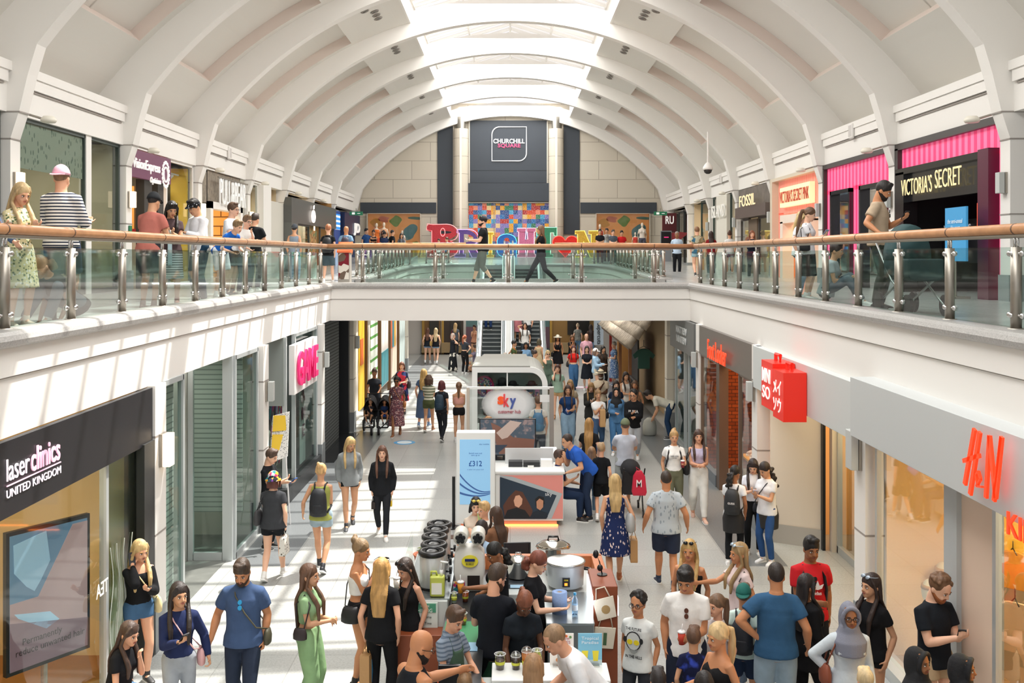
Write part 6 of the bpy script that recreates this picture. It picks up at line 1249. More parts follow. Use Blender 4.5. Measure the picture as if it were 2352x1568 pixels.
# ---------------------------------------------------------------- crowd, middle and right
P(1258,804,1.68,10,'woman in a sage green jumpsuit with sunglasses, beside the toy kiosk',sk='l',H='bob c8a468',t='vest 5d6f62',b='wide 5d6f62',s='3a3a3a',A=('ear','down'),gl=('sun','141414'),w=1.12)
P(1281,768,1.72,-3,'woman in a cream sun hat and short black dress',sk='t',H='long 4a2e22 .22',t='dresscami 1b1b1f',s='2a2020',L='walk',A=('bend','down'),hat=('sun','efe6d2'),ex=[('cross',0,'17171a','black bag of the woman in the sun hat')])
P(1314,769,1.66,8,'woman in a black top drinking, behind the woman in the red top',sk='t',H='long 7a5030 .25',t='short 1b1b1e',b='hot 2a2a2e',A=('mouth','mouth'),hd=(0,5))
P(1327,744,1.64,178,'woman in a grey print top and jeans, back turned, by the end wall',sk='l',H='bun c4a888',t='short 8a8a84 dots 3a3a3a',b='jeans 6a8aa8',D=49.8)
P(1357,746,1.66,174,'woman with very long brown hair under the grey banner',sk='m',H='half 3a2620 .45',t='short 4a3830',b='jeans 7a98b8',D=48.8)
P(1347,766,1.80,2,'bald man in a pink polo shirt',sex='m',sk='l',H='bald',t='polo eab4c4',b='shorts c8b898',s='d0c0a0',L='walk',A=('down','down'),w=1.12)
P(1317,793,1.68,3,'woman with red-brown hair in a red crop top and flared jeans',sk='l',H='long 5a1e1c .28',t='crop d42a24',b='wide 3f6690',s='2a3a52',L='walk',A=('down','down'),ex=[('shoulder',0,'1b1b1e','black bag of the woman in the red crop top')])
P(1348,794,1.68,-3,'woman in a black polo dress with a bright blue lanyard',sk='l',H='half 2a1e1a .22',t='dress 1c1f27',s='f0f0f0',L='walk',A=('bend','bend'),gl=('eye','16171a'),mir=1)
P(1368,799,1.66,65,'person in a white cap and light blue cardigan, walking',sk='l',H='bob 7a5a44',t='hood a9cbe6',b='shorts dcd4c0',s='f0f0f0',L='walk',A=('hold','hold'),hat=('cap','f2f2f0'))
P(1385,799,1.62,30,'dark haired person in brown and black half hidden behind the white cap',sk='m',H='long 1c1614 .2',t='coat 4a3a30',b='slim 1b1b1e',D=37.6)
P(1411,789,1.68,-70,'grey haired woman in a blue floral outfit with a white handbag',sk='l',H='short a8a29c',t='dressmid 4f6f9e floral dfe6ee 86a4c8',s='8a9ab0',A=('down','bend'),D=38.8,ex=[('shoulder',0,'f0eeea','white handbag of the woman in the blue floral outfit',1.1),('tote',1,'eef0f0','white carrier bag of the woman in the blue floral outfit',.9)])
P(1281,837,1.66,-8,'woman in a mint blouse with wavy auburn hair and a black shoulder bag',sk='l',w=1.1,H='long 4a241c .22',t='short a4c2b0',b='shorts c8a478',s='a87a50',L='walk',A=('ear','down'),ex=[('shoulder',0,'2b2d33','large black bag of the woman in the mint blouse',1.4)])
P(1380,847,1.76,-6,'man in a straw hat and beige shirt with a grey beard',sex='m',sk='d',H='buzz 3a3430',t='shirt d8c8b0',b='jeans 4a4a44',A=('chest','bend'),hat=('straw','e8dcc0'),beard='a8a29a',L='walk')
P(1310,874,1.62,-10,'woman half hidden behind the girl with the blue lanyard',sk='m',H='long a07a48 .2',t='short b8a890',b='jeans 5a6a80',D=27.4)
P(1304,884,1.70,2,'girl with a blue lanyard, open lilac shirt and light flared jeans',sk='m',H='long 4a3024 .3',t='tuck 22406e',b='wide 8aa6bc',s='2f3238',L='walk',A=('down','bend'),ex=[('phone',1,'b8b4e0','lilac folded shirt in the hand of the girl with the blue lanyard')])
P(1358,879,1.62,0,'girl with long golden hair in a dark jacket looking at her phone',sk='l',H='long a8783a .38',t='coat 2e2e2c',b='slim 1b1b1e',s='222',A=('phone','phone'),hd=(0,25),ex=[('phone',0,'e8d8d0','phone of the girl in the dark jacket')])
P(1374,895,1.64,2,'girl in a white t-shirt with a paper bag on her arm, hands together',sk='m',H='bun 9a7040',t='tuck f0f0ef',b='jeans 3f5878',s='f0f0ee',L='walk',A=('chest','bend'),ex=[('paper',0,'c39a68','kraft paper bag with red print on the arm of the girl in the white t-shirt',1.25,'c8402c')])
P(1415,873,1.62,2,'girl in a navy top with long dark hair behind the blue hoodie',sk='l',H='long 2e1e1a .3',t='short 1f2c44',b='jeans 24304a',D=27.2)
P(1437,859,1.66,20,'girl in a white top with a lanyard and long brown hair, beside the stall',sk='m',H='long 33241e .3',t='vest f0ece6',b='jeans 5a6a80',D=28.9,A=('bend','bend'))
P(1459,873,1.60,-20,'girl in a tan top with her hair back, behind the black hoodie',sk='t',H='long 5a3a24 .2',t='cami b88a6a',b='jeans 5a6a80',D=27.4,A=('bend','down'))
P(1415,888,1.68,-4,'woman in a black headscarf, blue hoodie and blue joggers',sk='k',H='bald',hat=('hijab','16171b'),t='hood 5580aa',b='jog 4d7ba8',s='f2f2f2',L='walk',A=('bend','down'),gl=('top','1a1a1a'),ex=[('shoulder',0,'141418','black strap bag of the woman in the blue hoodie',.9)])
gp=P(1455,894,1.76,-10,'young man with glasses in a black hoodie with white letters, holding papers',sex='m',sk='m',H='curly 17120f',t='hood 16171a',b='jog a9aeb4',s='e8e8e8',A=('phone','bend'),hd=(-15,8),gl=('eye','1a1a1a'),L='walk')
P(1483,913,1.70,-100,'person in a cream t-shirt bending over a grey rucksack by the cream pillar',sex='m',sk='m',H='short 2e221c',t='short ddd8c8',b='jeans 2c4462',s='1c1c1e',ln=70,A=('drop','drop'),D=27.6)
P(1353,960,1.68,170,'woman with very long golden brown hair in a black t-shirt, behind the TV kiosk',sk='l',H='half b07a34 .5',t='short 1b1c1f',b='slim 17181b',s='1c1c1e',A=('down','hold'),L='walk')
P(1436,960,1.78,178,'man in a green cap, pale grey t-shirt and grey shorts, back turned, pushing a pushchair',sex='m',sk='m',H='buzz 6a5040',t='short c2c8d4',b='long a3a8a6',s='9a9a98',L='walk',A=('push','push'),hat=('cap','6a7458'),w=1.05)
P(1381,1017,1.45,172,'boy in a black t-shirt and black shorts, walking away',sex='c',sk='k',H='short b08a5a',t='short 16181c',b='long 121316',s='e8e8e8',L='walk',A=('down','out'))
P(1359,1026,1.32,180,'small girl with long light brown hair beside the boy in black',sex='c',sk='k',H='half 9a6e44 .3',t='short b8c0d0',b='jeans 7a9ab8',s='e8e8e8',L='walk',A=('down','down'))
gw=P(1548,988,1.70,-4,'woman with a red coffee cup in a white printed t-shirt and olive trousers',sk='m',H='bun c0904e',t='tuck f4f4f2',b='capri 6a6c58',s='e8e4dc',L='walk',A=('down','hold'),ex=[('cup',1,'8a1f2c','dark red coffee cup held by the woman in the white printed t-shirt'),('backpack',0,'2a2a30','black backpack worn by the woman with the coffee cup')])
P(1604,986,1.72,-3,'girl in a lilac crop vest and white joggers walking along the shopfronts',sk='k',H='long 4a3024 .3',t='vestcrop c8c0dc',b='jog e2e2de',s='d8b4a4',L='walk',A=('bend','bend'),mir=1,ex=[('shoulder',0,'17171a','long black bag of the girl in the lilac vest',1.4)])
P(1413,1089,1.70,178,'woman with long blonde hair in a navy patterned sundress, walking away',sk='m',H='half c9a25e .26',t='dressvest 1f2d5a flecks e6d6d2 888888 1.0',s='a8623a',L='walk',A=('out','down'),ex=[('shoulder',0,'b2b5b6','soft grey bag on the shoulder of the woman in the sundress',1.5),('paper',0,'b98f5e','kraft bag with a blue band held by the woman in the sundress',1.,'2f7fae')])
P(1530,1081,1.78,178,'stocky man in a pale patterned shirt and navy shorts, walking away',sex='m',sk='t',H='buzz 3a2c22',t='shirt b9c2c8 flecks 8e9aa4 888888 1.3',b='long 2c3448',s='26344e',L='walk',A=('out','out'),w=1.3,mir=1)
# TV kiosk
P(1300,1027,1.80,-72,'man in a bright blue polo shirt leaning on the TV kiosk counter',sex='m',sk='m',H='buzz 3a2820',t='polo 2a5cb8',b='jeans 26344e',s='2a2a2c',ln=42,A=('mouth','rail'),hd=(0,-6),D=18.95,w=1.2,L='lean')
P(1282,1041,1.72,80,'seated kiosk worker in a navy top, hidden behind the man leaning on the counter',sex='m',sk='m',H='short 4a3024',t='polo 24305a',b='jeans 20304c',s='2a2422',L='sit',D=19.1,A=('phone','rail'),X=.93)
P(1122,964,1.80,0,'bearded kiosk worker with fair hair looking out from behind the tall advertising panel',sex='m',sk='l',H='short b07a44',t='polo 24305a',b='jeans 22262e',beard='a8703c',D=20.0)
P(1121,918,1.66,176,'woman in a beige vest and dark sun hat behind the TV kiosk glass screen',sk='k',H='bob 3a3028',t='vest d8cbb8',b='shorts b8b0a0',hat=('sun','3a3a38'),D=22.6,A=('bend','bend'))
P(1236,905,1.70,178,'person with a blue rucksack seen through the glass screen of the TV kiosk',sk='k',H='short 5a4434',t='short d0ccc4',b='jeans 3a4250',D=23.6,ex=[('backpack',0,'2f6f94','blue rucksack seen through the glass screen of the TV kiosk')])
# three friends
gk=P(1690,1069,1.60,158,'girl with a dark curly ponytail and black bag, back turned, left of the three friends',sk='b',H='low 17120f .12',t='short eef0f4',b='slim 1b1d22',s='f0f0f0',A=('down','bend'),hd=(-25,15),ex=[('backpack',0,'26282c','black leather backpack with white lettering on the left of the three friends'),('jacket',0,'1c1c1f','x')])
P(1729,1059,1.62,-12,'girl with long dark hair looking down, in the middle of the three friends',sk='l',H='long 2a1c1a .3',t='tuck e4e6ee',b='slim 16171a',s='ece8e0',A=('phone','phone'),hd=(-8,28),D=16.75)
P(1753,1059,1.66,-52,'girl with curly ponytail, white t-shirt and blue jeans, right of the three friends',sk='m',H='low 2a1e1a .26',t='short eceef2',b='slim 33568a',s='f0f0f0',A=('phone','phone'),hd=(-5,22),D=16.3,ex=[('jacket',0,'2c2c2a','x'),('cross',0,'20232b','small navy bag of the girl with the long curly ponytail',.8),('phone',0,'d0c8d8','phone shared by the three friends')])
# ---------------------------------------------------------------- near right
P(1584,1281,1.64,-20,'blonde woman with sunglasses on her head, behind the man in the white t-shirt',sk='t',H='long d0a050 .3',t='cami 1b1b1e',b='jeans 3a4a66',gl=('top','16181c'),D=11.9)
gt=P(1573,1303,1.82,-12,'dark haired man in a white patterned t-shirt looking down, sunglasses at his collar',sex='m',sk='t',H='short 221a16',t='short eeedea dots 4a4a52 888888 2.4' if False else 'short eeece8',b='long 222838',s='e0e0e0',A=('down','bend'),hd=(-10,24),w=1.1,ex=[('cup',1,'c8402c','red and green cup of the man in the white t-shirt')])
gb_=P(1466,1358,1.52,-28,'boy with glasses and curly black hair in a white skull t-shirt',sex='c',sk='t',H='curly 1a1614',t='short e4e8e6',b='jeans 34363c',s='c8c8c8',w=1.2,gl=('eye','2a2c38'),A=('down','down'))
P(1700,1260,1.66,-80,'woman with long blonde streaked hair in a pale pink t-shirt reaching out an arm',sk='t',H='long a8834e .3',t='short ead6d4',b='jeans 5a6a80',A=('reach','down'),gl=('top','bcd0e0'),D=11.7,ex=[('shoulder',1,'24262c','black bag of the woman reaching out')])
P(1708,1339,1.46,160,'boy in a green backwards cap with a black backpack',sex='c',sk='m',H='short 6a4a30',t='short cfe4dc',b='knee 24344e',s='e8e8e8',hat=('capback','17655c'),ex=[('backpack',0,'1d2028','black backpack with a round blue badge on the boy in the green cap')])
P(1648,1381,1.45,-58,'girl with braided brown hair behind the blonde ponytail',sex='c',sk='k',H='pony 7a5638 .25',t='short c8c0c0',b='jeans 4a5a78',D=10.5)
P(1650,1430,1.66,-66,'woman with a high blonde ponytail in a black strappy top',sk='t',H='pony d8b070 .2',t='cami 1a1a1c',b='jeans 2a2c34',A=('hold','down'),hd=(0,4))
P(1593,1428,1.32,165,'boy in a blue and purple galaxy t-shirt, back turned',sex='c',sk='m',H='short 6a4630',t='short 141a3c galaxy 3a4fb8',b='knee 20242e',D=9.9,A=('bend','down'))
P(1783,1292,1.84,176,'broad man in a blue t-shirt and pale blue shorts, back turned',sex='m',sk='t',H='buzz 2c221c',t='short 33597c',b='long 9fb6c6',s='d8d8d8',A=('out','hip'),w=1.22)
gr=P(1864,1232,1.82,4,'dark haired man in a red t-shirt with a black rucksack over one shoulder',sex='m',sk='b',H='short 17120f',t='short c8242c',b='jeans 1c1e24',s='222',w=1.05,A=('bend','down'),ex=[('backpack',0,'1a1c20','black rucksack of the man in the red t-shirt')],hd=(0,8))
P(1851,1337,1.62,110,'woman with long dark hair in a black coat in front of the man in red',sk='b',H='long 241c1a .3',t='coat 18181a',b='jeans 17171a',s='1a1a1c',L='walk',A=('fwd','back'),D=10.7)
P(1950,1380,1.64,-2,'woman in a grey headscarf, glasses and pale cardigan over a floral dress',sk='b',H='bald',hat=('hijab','7f8290'),t='long c9d2d8',b='maxi 1c1e22 floral d88a80 8aa868 1.3',s='3a3a3a',gl=('eye','2a1c18'),A=('hip','fwd'),w=1.12,ex=[('shoulder',0,'8a4a34','brown leather bag of the woman in the grey headscarf',1.1),('tote',0,'e4e2dc','white cloth bag held by the woman in the grey headscarf',.9)])
P(2004,1317,1.70,-60,'woman with very long dark hair and a checked shirt hanging over a black outfit',sk='m',H='long 33201a .36',t='short 17171a',b='hot 1a1a1c',s='2a2a2c',L='walk',A=('down','down'),gl=('top','a8b8c8'),hd=(-10,-2))
P(2170,1327,1.84,22,'bearded man with curly ginger hair and black t-shirt reading his phone by the window',sex='m',sk='l',H='curly 7a4f2e',t='short 1b1f25',b='shorts c0a888',s='e8e8e8',A=('phone','phone'),hd=(10,28),beard='9a5a32',D=10.0,ex=[('phone',1,'17181c','black phone of the man with curly ginger hair')])
P(2106,1504,1.52,40,'person in a black headscarf at the bottom edge, left of the pair',sk='b',H='bald',hat=('hijab','141519'),t='long 17181c',b='maxi 17181c',D=8.9)
P(2208,1512,1.52,60,'person in a black headscarf at the bottom edge, right of the pair',sk='b',H='bald',hat=('hijab','141519'),t='long 17181c',b='maxi 17181c',D=8.75)
P(1988,1553,1.30,178,'blonde child cut off by the bottom edge below the grey headscarf',sex='c',sk='k',H='short d8b880',t='short 8a9ab0',b='jeans 4a5a78',D=8.95)
P(1618,1546,1.36,178,'dark haired girl at the bottom edge holding up a phone',sex='c',sk='k',H='half 241c1a .2',t='short 3a3a44',b='jeans 4a5a78',D=8.75,A=('phone','down'))
P(1512,1560,1.32,180,'dark haired child at the bottom edge left of the galaxy t-shirt',sex='c',sk='k',H='short 2a2220',t='short 3a3a44',b='jeans 4a5a78',D=8.9)
# ---------------------------------------------------------------- upper gallery, left
P(141,389,1.79,180,'man in a pink cap and navy striped jumper with his back to the rail',D=11.45,z0=ZU,sex='m',sk='k',H='buzz 8a6242',t='long ece9e6 stripe ece9e6 2c3448',b='long 2c3a52',s='2a2a2c',A=('hold','hold'),hat=('capback','e8b4c4'),w=1.08)
P(52,436,1.56,62,'young woman with long blonde hair in a yellow floral dress leaning by the rail',D=10.9,z0=ZU,sk='k',H='long c9a46a .34',t='dress e4d8a8 floral 6a7a58 f4f0e4',s='e8d8c8',A=('phone','phone'),hd=(0,18))
P(-48,455,1.66,80,'person in a blue denim jacket at the far left edge of the gallery',D=10.3,z0=ZU,sk='k',H='short 5a4030',t='long 53647e',b='jeans 3a4a60',A=('hold','low'))
P(82,604,1.62,-25,'girl with tied back hair and a black t-shirt crouched down behind the glass',D=11.1,z0=ZU,L='sitlow',sk='k',H='low 8a6238 .0',t='short 1c1f24',b='jeans 6a7a8a',A=('low','low'),ln=48,hd=(0,10))
P(356,463,1.68,165,'man in a coral t-shirt and dark cap bent over the rail side',D=14.5,z0=ZU,sex='m',sk='m',H='buzz 2a201c',t='short c07468',b='long 2a2e34',s='6a3a2a',A=('rail','phone'),ln=10,hat=('cap','1f2226'),w=1.08,hd=(0,8))
P(396,465,1.62,20,'woman with long black hair and sunglasses on her head between the two men in caps',D=15.5,z0=ZU,sk='m',H='long 17120f .3',t='short 4a3a3c',b='skirt c8ccd0 stripe c8ccd0 3a3c44',s='8a4a3a',gl=('top','1a1a1a'),hd=(15,25),A=('phone','phone'),ex=[('tote',1,'b8d4dc','pale blue cloth bag of the woman with long black hair')])
P(440,461,1.68,-35,'person in a speckled flat cap and white shirt with a purple rucksack on the front',D=15.9,z0=ZU,sex='m',sk='m',H='short 1c1614',t='long eef0f4',b='jeans 1c3a52',s='1c1c1e',hat=('flat',pat('dots','15171c','c8ccd4',s=.7)),A=('rail','phone'),ln=6,hd=(0,22),w=.95,ex=[('phone',1,'2a2420','wallet in the hands of the person in the speckled cap')])
P(535,466,1.80,78,'man with glasses in a white football shirt looking over the rail',D=19.4,z0=ZU,sex='m',sk='l',H='short 5a3a24',t='short eef0f4 vstripe eef0f4 2c64b4' if False else 'short eceef2',b='long 2a3040',s='3a3a40',A=('rail','rail'),gl=('eye','16171a'),w=1.15,ln=6)
g8=P(548,500,1.60,62,'boy in a blue and white football shirt with a number, leaning far over the rail',D=18.3,z0=ZU,sex='c',sk='l',H='short 8a6a42',t='short 1f64c0',b='long dfe4ea vstripe e8ecf2 2458a8',s='e8e8e8',A=('rail','rail'),ln=48,hd=(0,-8))
P(568,494,1.56,55,'boy with glasses resting his chin on his hand at the rail',D=19.5,z0=ZU,sex='c',sk='l',H='short 7a5a3a',t='short e0e0dc',b='jeans 3a4a60',A=('rail','mouth'),gl=('eye','2a2a2a'),ln=12)
P(586,504,1.68,165,'man in a black t-shirt leaning back against the rail',D=21.6,z0=ZU,sex='m',sk='k',H='short 3a2c24',t='short 16191c',b='jeans 3a4048',A=('rail','hip'),ln=6,w=1.05)
P(676,518,1.66,178,'person in a grey cap and sleeveless grey top by the stone shopfront',D=28.6,z0=ZU,sk='m',H='short 2a2220',t='vest 8a98a8',b='jeans 8aa6bc',hat=('capback','4a5058'),X=-6.2)
P(754,523,1.60,178,'ginger boy with a black backpack and grey shorts at the bridge corner',D=26.3,z0=ZU,sex='c',sk='l',H='short b8683a',t='short 1c1e22',b='knee 4a5a62',s='e8e8e8',L='walk',ex=[('backpack',0,'1c1e22','black backpack of the ginger boy at the bridge corner')])
P(795,526,1.72,178,'bald man in a light blue t-shirt with a dark backpack beyond the bridge corner',D=33.5,z0=ZU+.03,sex='m',sk='t',H='bald',t='short 7a9ab8',b='jeans 3a4250',w=1.1,ex=[('backpack',0,'3a3444','dark backpack of the bald man beyond the bridge corner')])
P(841,526,1.76,60,'man in a navy polo shirt leaning, leftmost of the group by the orange window',D=48.6,z0=4.6,sex='m',sk='m',H='short 1c1614',t='polo 20406e',b='jeans 24262c',A=('down','reach'))
P(858,528,1.70,5,'woman in a black vest with folded arms in front of the orange window',D=49.2,z0=4.6,sk='t',H='bun 2a1c18',t='vest 1c1a1e',b='jeans 24262c',A=('cross','cross'))
P(881,527,1.68,-15,'dark haired woman in black near the display mannequins',D=49.6,z0=4.62,sk='m',H='long 1c1614 .2',t='short 1c1c20',b='jeans 24262c')
P(883,539,1.58,30,'man in a dark cap and navy top in the group by the orange window',D=48.4,z0=4.6,sex='m',sk='m',H='short 1c1614',t='short 24304e',b='jeans 24262c',hat=('cap','1a1c22'))
P(901,534,1.68,120,'stocky man in a black t-shirt turned away, right of the group by the orange window',D=48.6,z0=4.6,sex='m',sk='m',H='buzz 1c1614',t='short 1b1c20',b='jeans 24262c',w=1.15)
P(922,541,1.52,10,'small dark haired girl in grey right of the group by the orange window',D=48.5,z0=4.6,sex='c',sk='m',H='long 1c1614 .2',t='short 6a6e78',b='jeans 24262c')
P(1008,541,1.25,-10,'small child in a white t-shirt in front of the giant red letter',D=49.5,z0=4.6,sex='c',sk='m',H='short 3a2820',t='short eceef0',b='shorts 5a5a60')
P(1027,536,1.32,-70,'boy in a light blue t-shirt running past the giant red letter',D=49.2,z0=4.62,sex='c',sk='m',H='short 5a3c28',t='short 5a9ac8',b='shorts 4a4a50',L='walk')
P(1110,496,1.84,-88,'man in a black t-shirt, dark cap and grey cropped trousers crossing the bridge',D=26.6,z0=ZU,sex='m',sk='l',H='short 2a2220',t='short 1b1d20',b='capri 6a6e66',s='1c1c1e',L='walk',A=('hold','hold'),beard='2a2220',hat=('capback','24242a'))
P(1243,518,1.64,-90,'long haired person in black striding across the bridge',D=27.0,z0=ZU,sk='t',H='long 7a5230 .35',t='short 16181b',b='jeans 23272b',s='1c1c1e',L='stride',A=('hold','hold'))
P(1378,522,1.74,-5,'man in a black t-shirt, leftmost of the four by the far right window',D=49.0,z0=4.6,sex='m',sk='m',H='short 1c1614',t='short 17181d',b='jeans 24262c',A=('bend','bend'))
P(1394,519,1.76,-20,'man in a grey camouflage shirt, second of the four by the far right window',D=50.2,z0=4.65,sex='m',sk='m',H='short 2a2220',t='short 8a8a86 patch 6a6a68 b8b8b4',b='jeans 3a3a40')
P(1408,526,1.70,8,'man in a dark grey t-shirt, third of the four by the far window',D=48.8,z0=4.6,sex='m',sk='l',H='short 4a4440',t='short 4e5660',b='jeans 24262c',A=('bend','bend'),w=1.05)
P(1428,528,1.66,0,'boy in a bright red t-shirt, rightmost of the four by the far right window',D=49.0,z0=4.6,sex='m',sk='m',H='short 1c1614',t='short c41f22',b='jeans 24262c')
P(1555,539,1.62,-5,'older man in a pale blue shirt and black trousers standing on the right gallery',D=37.6,z0=ZU+.05,sex='m',sk='b',H='buzz 8a8480',t='shirt c4d8ee',b='jeans 1b1d22',s='17171a',A=('behind','behind'))
P(1601,528,1.72,176,'man in a tropical print shirt with a kraft bag walking away on the right gallery',D=33.5,z0=ZU+.02,sex='m',sk='l',H='short 8a5a34',t='shirt b8b49c patch 3a6a84 8a7a5a',b='shorts 9ac0cc',s='3a3a3c',L='walk',ex=[('paper',0,'b98f5e','kraft paper bag of the man in the tropical shirt',1.1)])
P(1633,541,1.60,176,'woman with long brown hair in a red top on the right gallery',D=36.0,z0=ZU+.04,sk='m',H='half 3a2420 .3',t='short 8a1f24',b='jeans 2a2c34',X=7.26)
P(1676,536,1.62,178,'person in a white t-shirt by the green framed shop on the right gallery',D=36.5,z0=ZU+.04,sk='k',H='bun 5a3424',t='short e8e6e4',b='shorts 6a3a44')
P(1727,538,1.58,0,'girl with auburn hair in a dark jacket outside the grey timber shop',D=32.6,z0=ZU,sk='l',H='long 8a4a28 .25',t='long 1d2436',b='jeans 24262c',A=('phone','phone'))
P(1863,481,1.62,62,'girl with a long brown ponytail reading her phone at the right rail',D=17.7,z0=ZU,sk='l',H='pony 6a4628 .32',t='short e4e4e8',b='skirt 16171b',A=('phone','phone'),hd=(0,16),ex=[('phone',1,'8a96b0','phone of the girl with the long brown ponytail'),('shoulder',0,'17181c','black bag of the girl with the long brown ponytail')])
P(1845,492,1.58,70,'girl with wavy blonde hair in white, behind the girl with the brown ponytail',D=18.4,z0=ZU,sk='l',H='long c8a45e .1',t='short f2f2f2',b='jeans 8aa6bc',hd=(0,20))
gv=P(2037,416,1.86,58,'bearded man in a beige t-shirt looking at his phone with one hand on the rail',D=14.4,z0=ZU,sex='m',sk='t',H='short 221a16',t='short b8a48c',b='jeans 3a4038',s='1c1c1e',beard='221a16',A=('siderail','phone'),hd=(5,26),ex=[('phone',1,'1a1b20','phone of the bearded man in the beige t-shirt')])
P(1922,562,1.66,60,'seated person in a grey t-shirt seen through the right balustrade',D=15.9,z0=ZU,L='sitlow',sk='m',H='short 2a201c',t='short b8c0c6',b='jeans 5a6672',A=('phone','phone'),ln=14)

chest(gp,'PUMA',.30,.24,.075,'e8e8e8',y=.168)
chest(gb_,'THE FUTURE',.43,.17,.03,'2a2a2c',y=.152); chest(gb_,'IN THE HILLS',.10,.18,.03,'2a2a2c',y=.150)
patch(gb_,oval(.085,.10),.29,'2b2b2d',y=.160); patch(gb_,oval(.073,.088),.29,'cfd2cf',y=.163); patch(gb_,oval(.045,.04,x=0,y=-.085),.29,'9a9d9a',y=.160)
for q in(-1,1): patch(gb_,oval(.030,.026,x=q*.036,y=.0),.28,'e6d020',y=.169); patch(gb_,oval(.02,.03,x=q*.088,y=.02),.28,'1c1c1e',y=.166)

for a in(-.9,0,.9): patch(gr,[(.0,0),(.045*sin(a)-.022*cos(a),.05*cos(a)+.02*sin(a)),(.09*sin(a),.105*cos(a)),(.045*sin(a)+.022*cos(a),.05*cos(a)-.02*sin(a))],.27,'f0f0f0',y=.158,x=.02)
chest(gr,'adidas',.235,.13,.04,'f0f0f0',y=.160)
chest(gw,'make today\nlovely',.32,.15,.07,'6a6a70',y=.152); chest(g8,'8',.28,.13,.2,'eef2f6',back=True,y=.135); chest(gk,'GUESS',.22,.11,.03,'f0f0f0',back=True,y=.30)

P(843,958,.98,-8,'small child with fair hair on the left seat of the double buggy',sex='c',sk='m',H='buzz 9a7a58',t='short 2a2c34',b='shorts 5a5044',s='d8d8dc',L='pram',A=('bend','mouth'),D=28.5,z0=.22,X=-4.0)
P(873,960,.98,8,'small dark haired child in blue shorts on the right seat of the double buggy',sex='c',sk='t',H='short 17120f',t='short 23355c',b='shorts 2a5ab0',s='2c2c30',L='pram',A=('bend','bend'),D=28.5,z0=.22,X=-3.6)

for g_,c_,x_ in((gm,'2f9fd8',-.01),(gt,'5a3020',0.),(gr,'1a1a1c',0.),(gv,'17171a',.02)):
    for q in(0,1): patch(g_,oval(.022,.026),.385-.055*q,c_,y=.138+.004*q,x=x_,nm='sunglasses',th=.008)
# ============================================================ DRINKS KIOSK
BRN=mat('8a4526',.45,var=.12,vs=2.5,bump=.05,bs=30,name='brown panel'); ORG=mat('c0703f',.45,name='orange timber rim'); SST=mat('a9b0b2',.25,.85,name='stainless steel'); WHT=mat('eef0ee',.4); BLKP=mat('1a1b1d',.3); GRYP=mat('c9cdc9',.45)
o=empty('drinks_kiosk',(0,9.2,0),'island bubble tea kiosk with brown panels and orange timber rim in the foreground','kiosk')
mk('left_cabinet',Buf().box(-1.28,-.76,11.15,11.42,0,.80),BRN,o,bevel=.01); mk('left_counter',Buf().box(-1.24,-.72,11.42,13.25,0,1.09),GRYP,o,bevel=.01)
mk('left_worktop',Buf().box(-1.22,-.70,11.46,13.2,1.09,1.105),SST,o)
mk('left_glass_screen',Buf().quad((-1.29,11.4,.8),(-1.29,13.2,.8),(-1.29,13.2,1.38),(-1.29,11.4,1.38)),CLEAR,o)
mk('inner_counter',Buf().box(-.72,-.30,10.25,12.95,0,.95).box(-.40,-.30,9.5,10.25,0,.95),mat('b9bfbc',.45),o,bevel=.01); mk('inner_worktop',Buf().box(-.74,-.28,10.25,12.95,.95,.97).box(-.42,-.28,9.5,10.25,.95,.97),mat('2a2c2e',.3),o)
mk('green_cloth',Buf().box(-.72,-.34,10.5,11.1,.972,.976).box(-.70,-.34,10.27,10.5,.972,.976,1),[mat('3f8a5a',.7),mat('8fb8d4',.6)],o)
mk('back_counter',Buf().box(-.28,1.06,12.0,13.05,0,.97),GRYP,o,bevel=.01); mk('back_rim',Buf().box(-.9,1.2,13.05,13.15,0,1.12).box(1.06,1.2,11.9,13.1,0,1.12),ORG,o,bevel=.01)
mk('right_tall_panel',Buf().box(.93,1.22,11.3,11.95,0,1.30),BRN,o,bevel=.012); mk('right_counter',Buf().box(.42,.93,11.0,12.0,0,.98),GRYP,o,bevel=.01); mk('right_worktop',Buf().box(.40,.93,10.97,12.0,.98,1.0),SST,o); mk('steel_front',Buf().box(.42,.92,10.96,11.0,.3,.98),mat('8c9294',.3,.8),o)
mk('edge_light',Buf().box(.915,.925,11.1,11.9,.98,1.25),mat('e8f2ff',.4,em=2.5),o); mk('edge_light',Buf().box(1.222,1.235,11.35,11.9,.95,1.15),mat('e8f2ff',.4,em=2.5),o)
mk('kiosk_floor',Buf().box(-.3,.42,9.2,12.0,0,.02),mat('4c5052',.4,var=.2),o); 
o=empty('display_counter',(.4,9.6,0),'white glass fronted display counter at the front of the drinks kiosk','counter')
mk('top',Buf().box(-.18,.96,9.5,9.92,.96,1.0),WHT,o,bevel=.008); mk('glass_front',Buf().quad((-.15,9.52,.1),(.93,9.52,.1),(.93,9.52,.96),(-.15,9.52,.96)),CLEAR,o); mk('shelf',Buf().box(-.15,.93,9.54,9.88,.84,.86),WHT,o); mk('base',Buf().box(-.15,.93,9.52,9.9,0,.1),WHT,o)
for x in(-.17,.95): mk('post',Buf().box(x-.012,x+.012,9.5,9.53,.1,.96),SST,o)
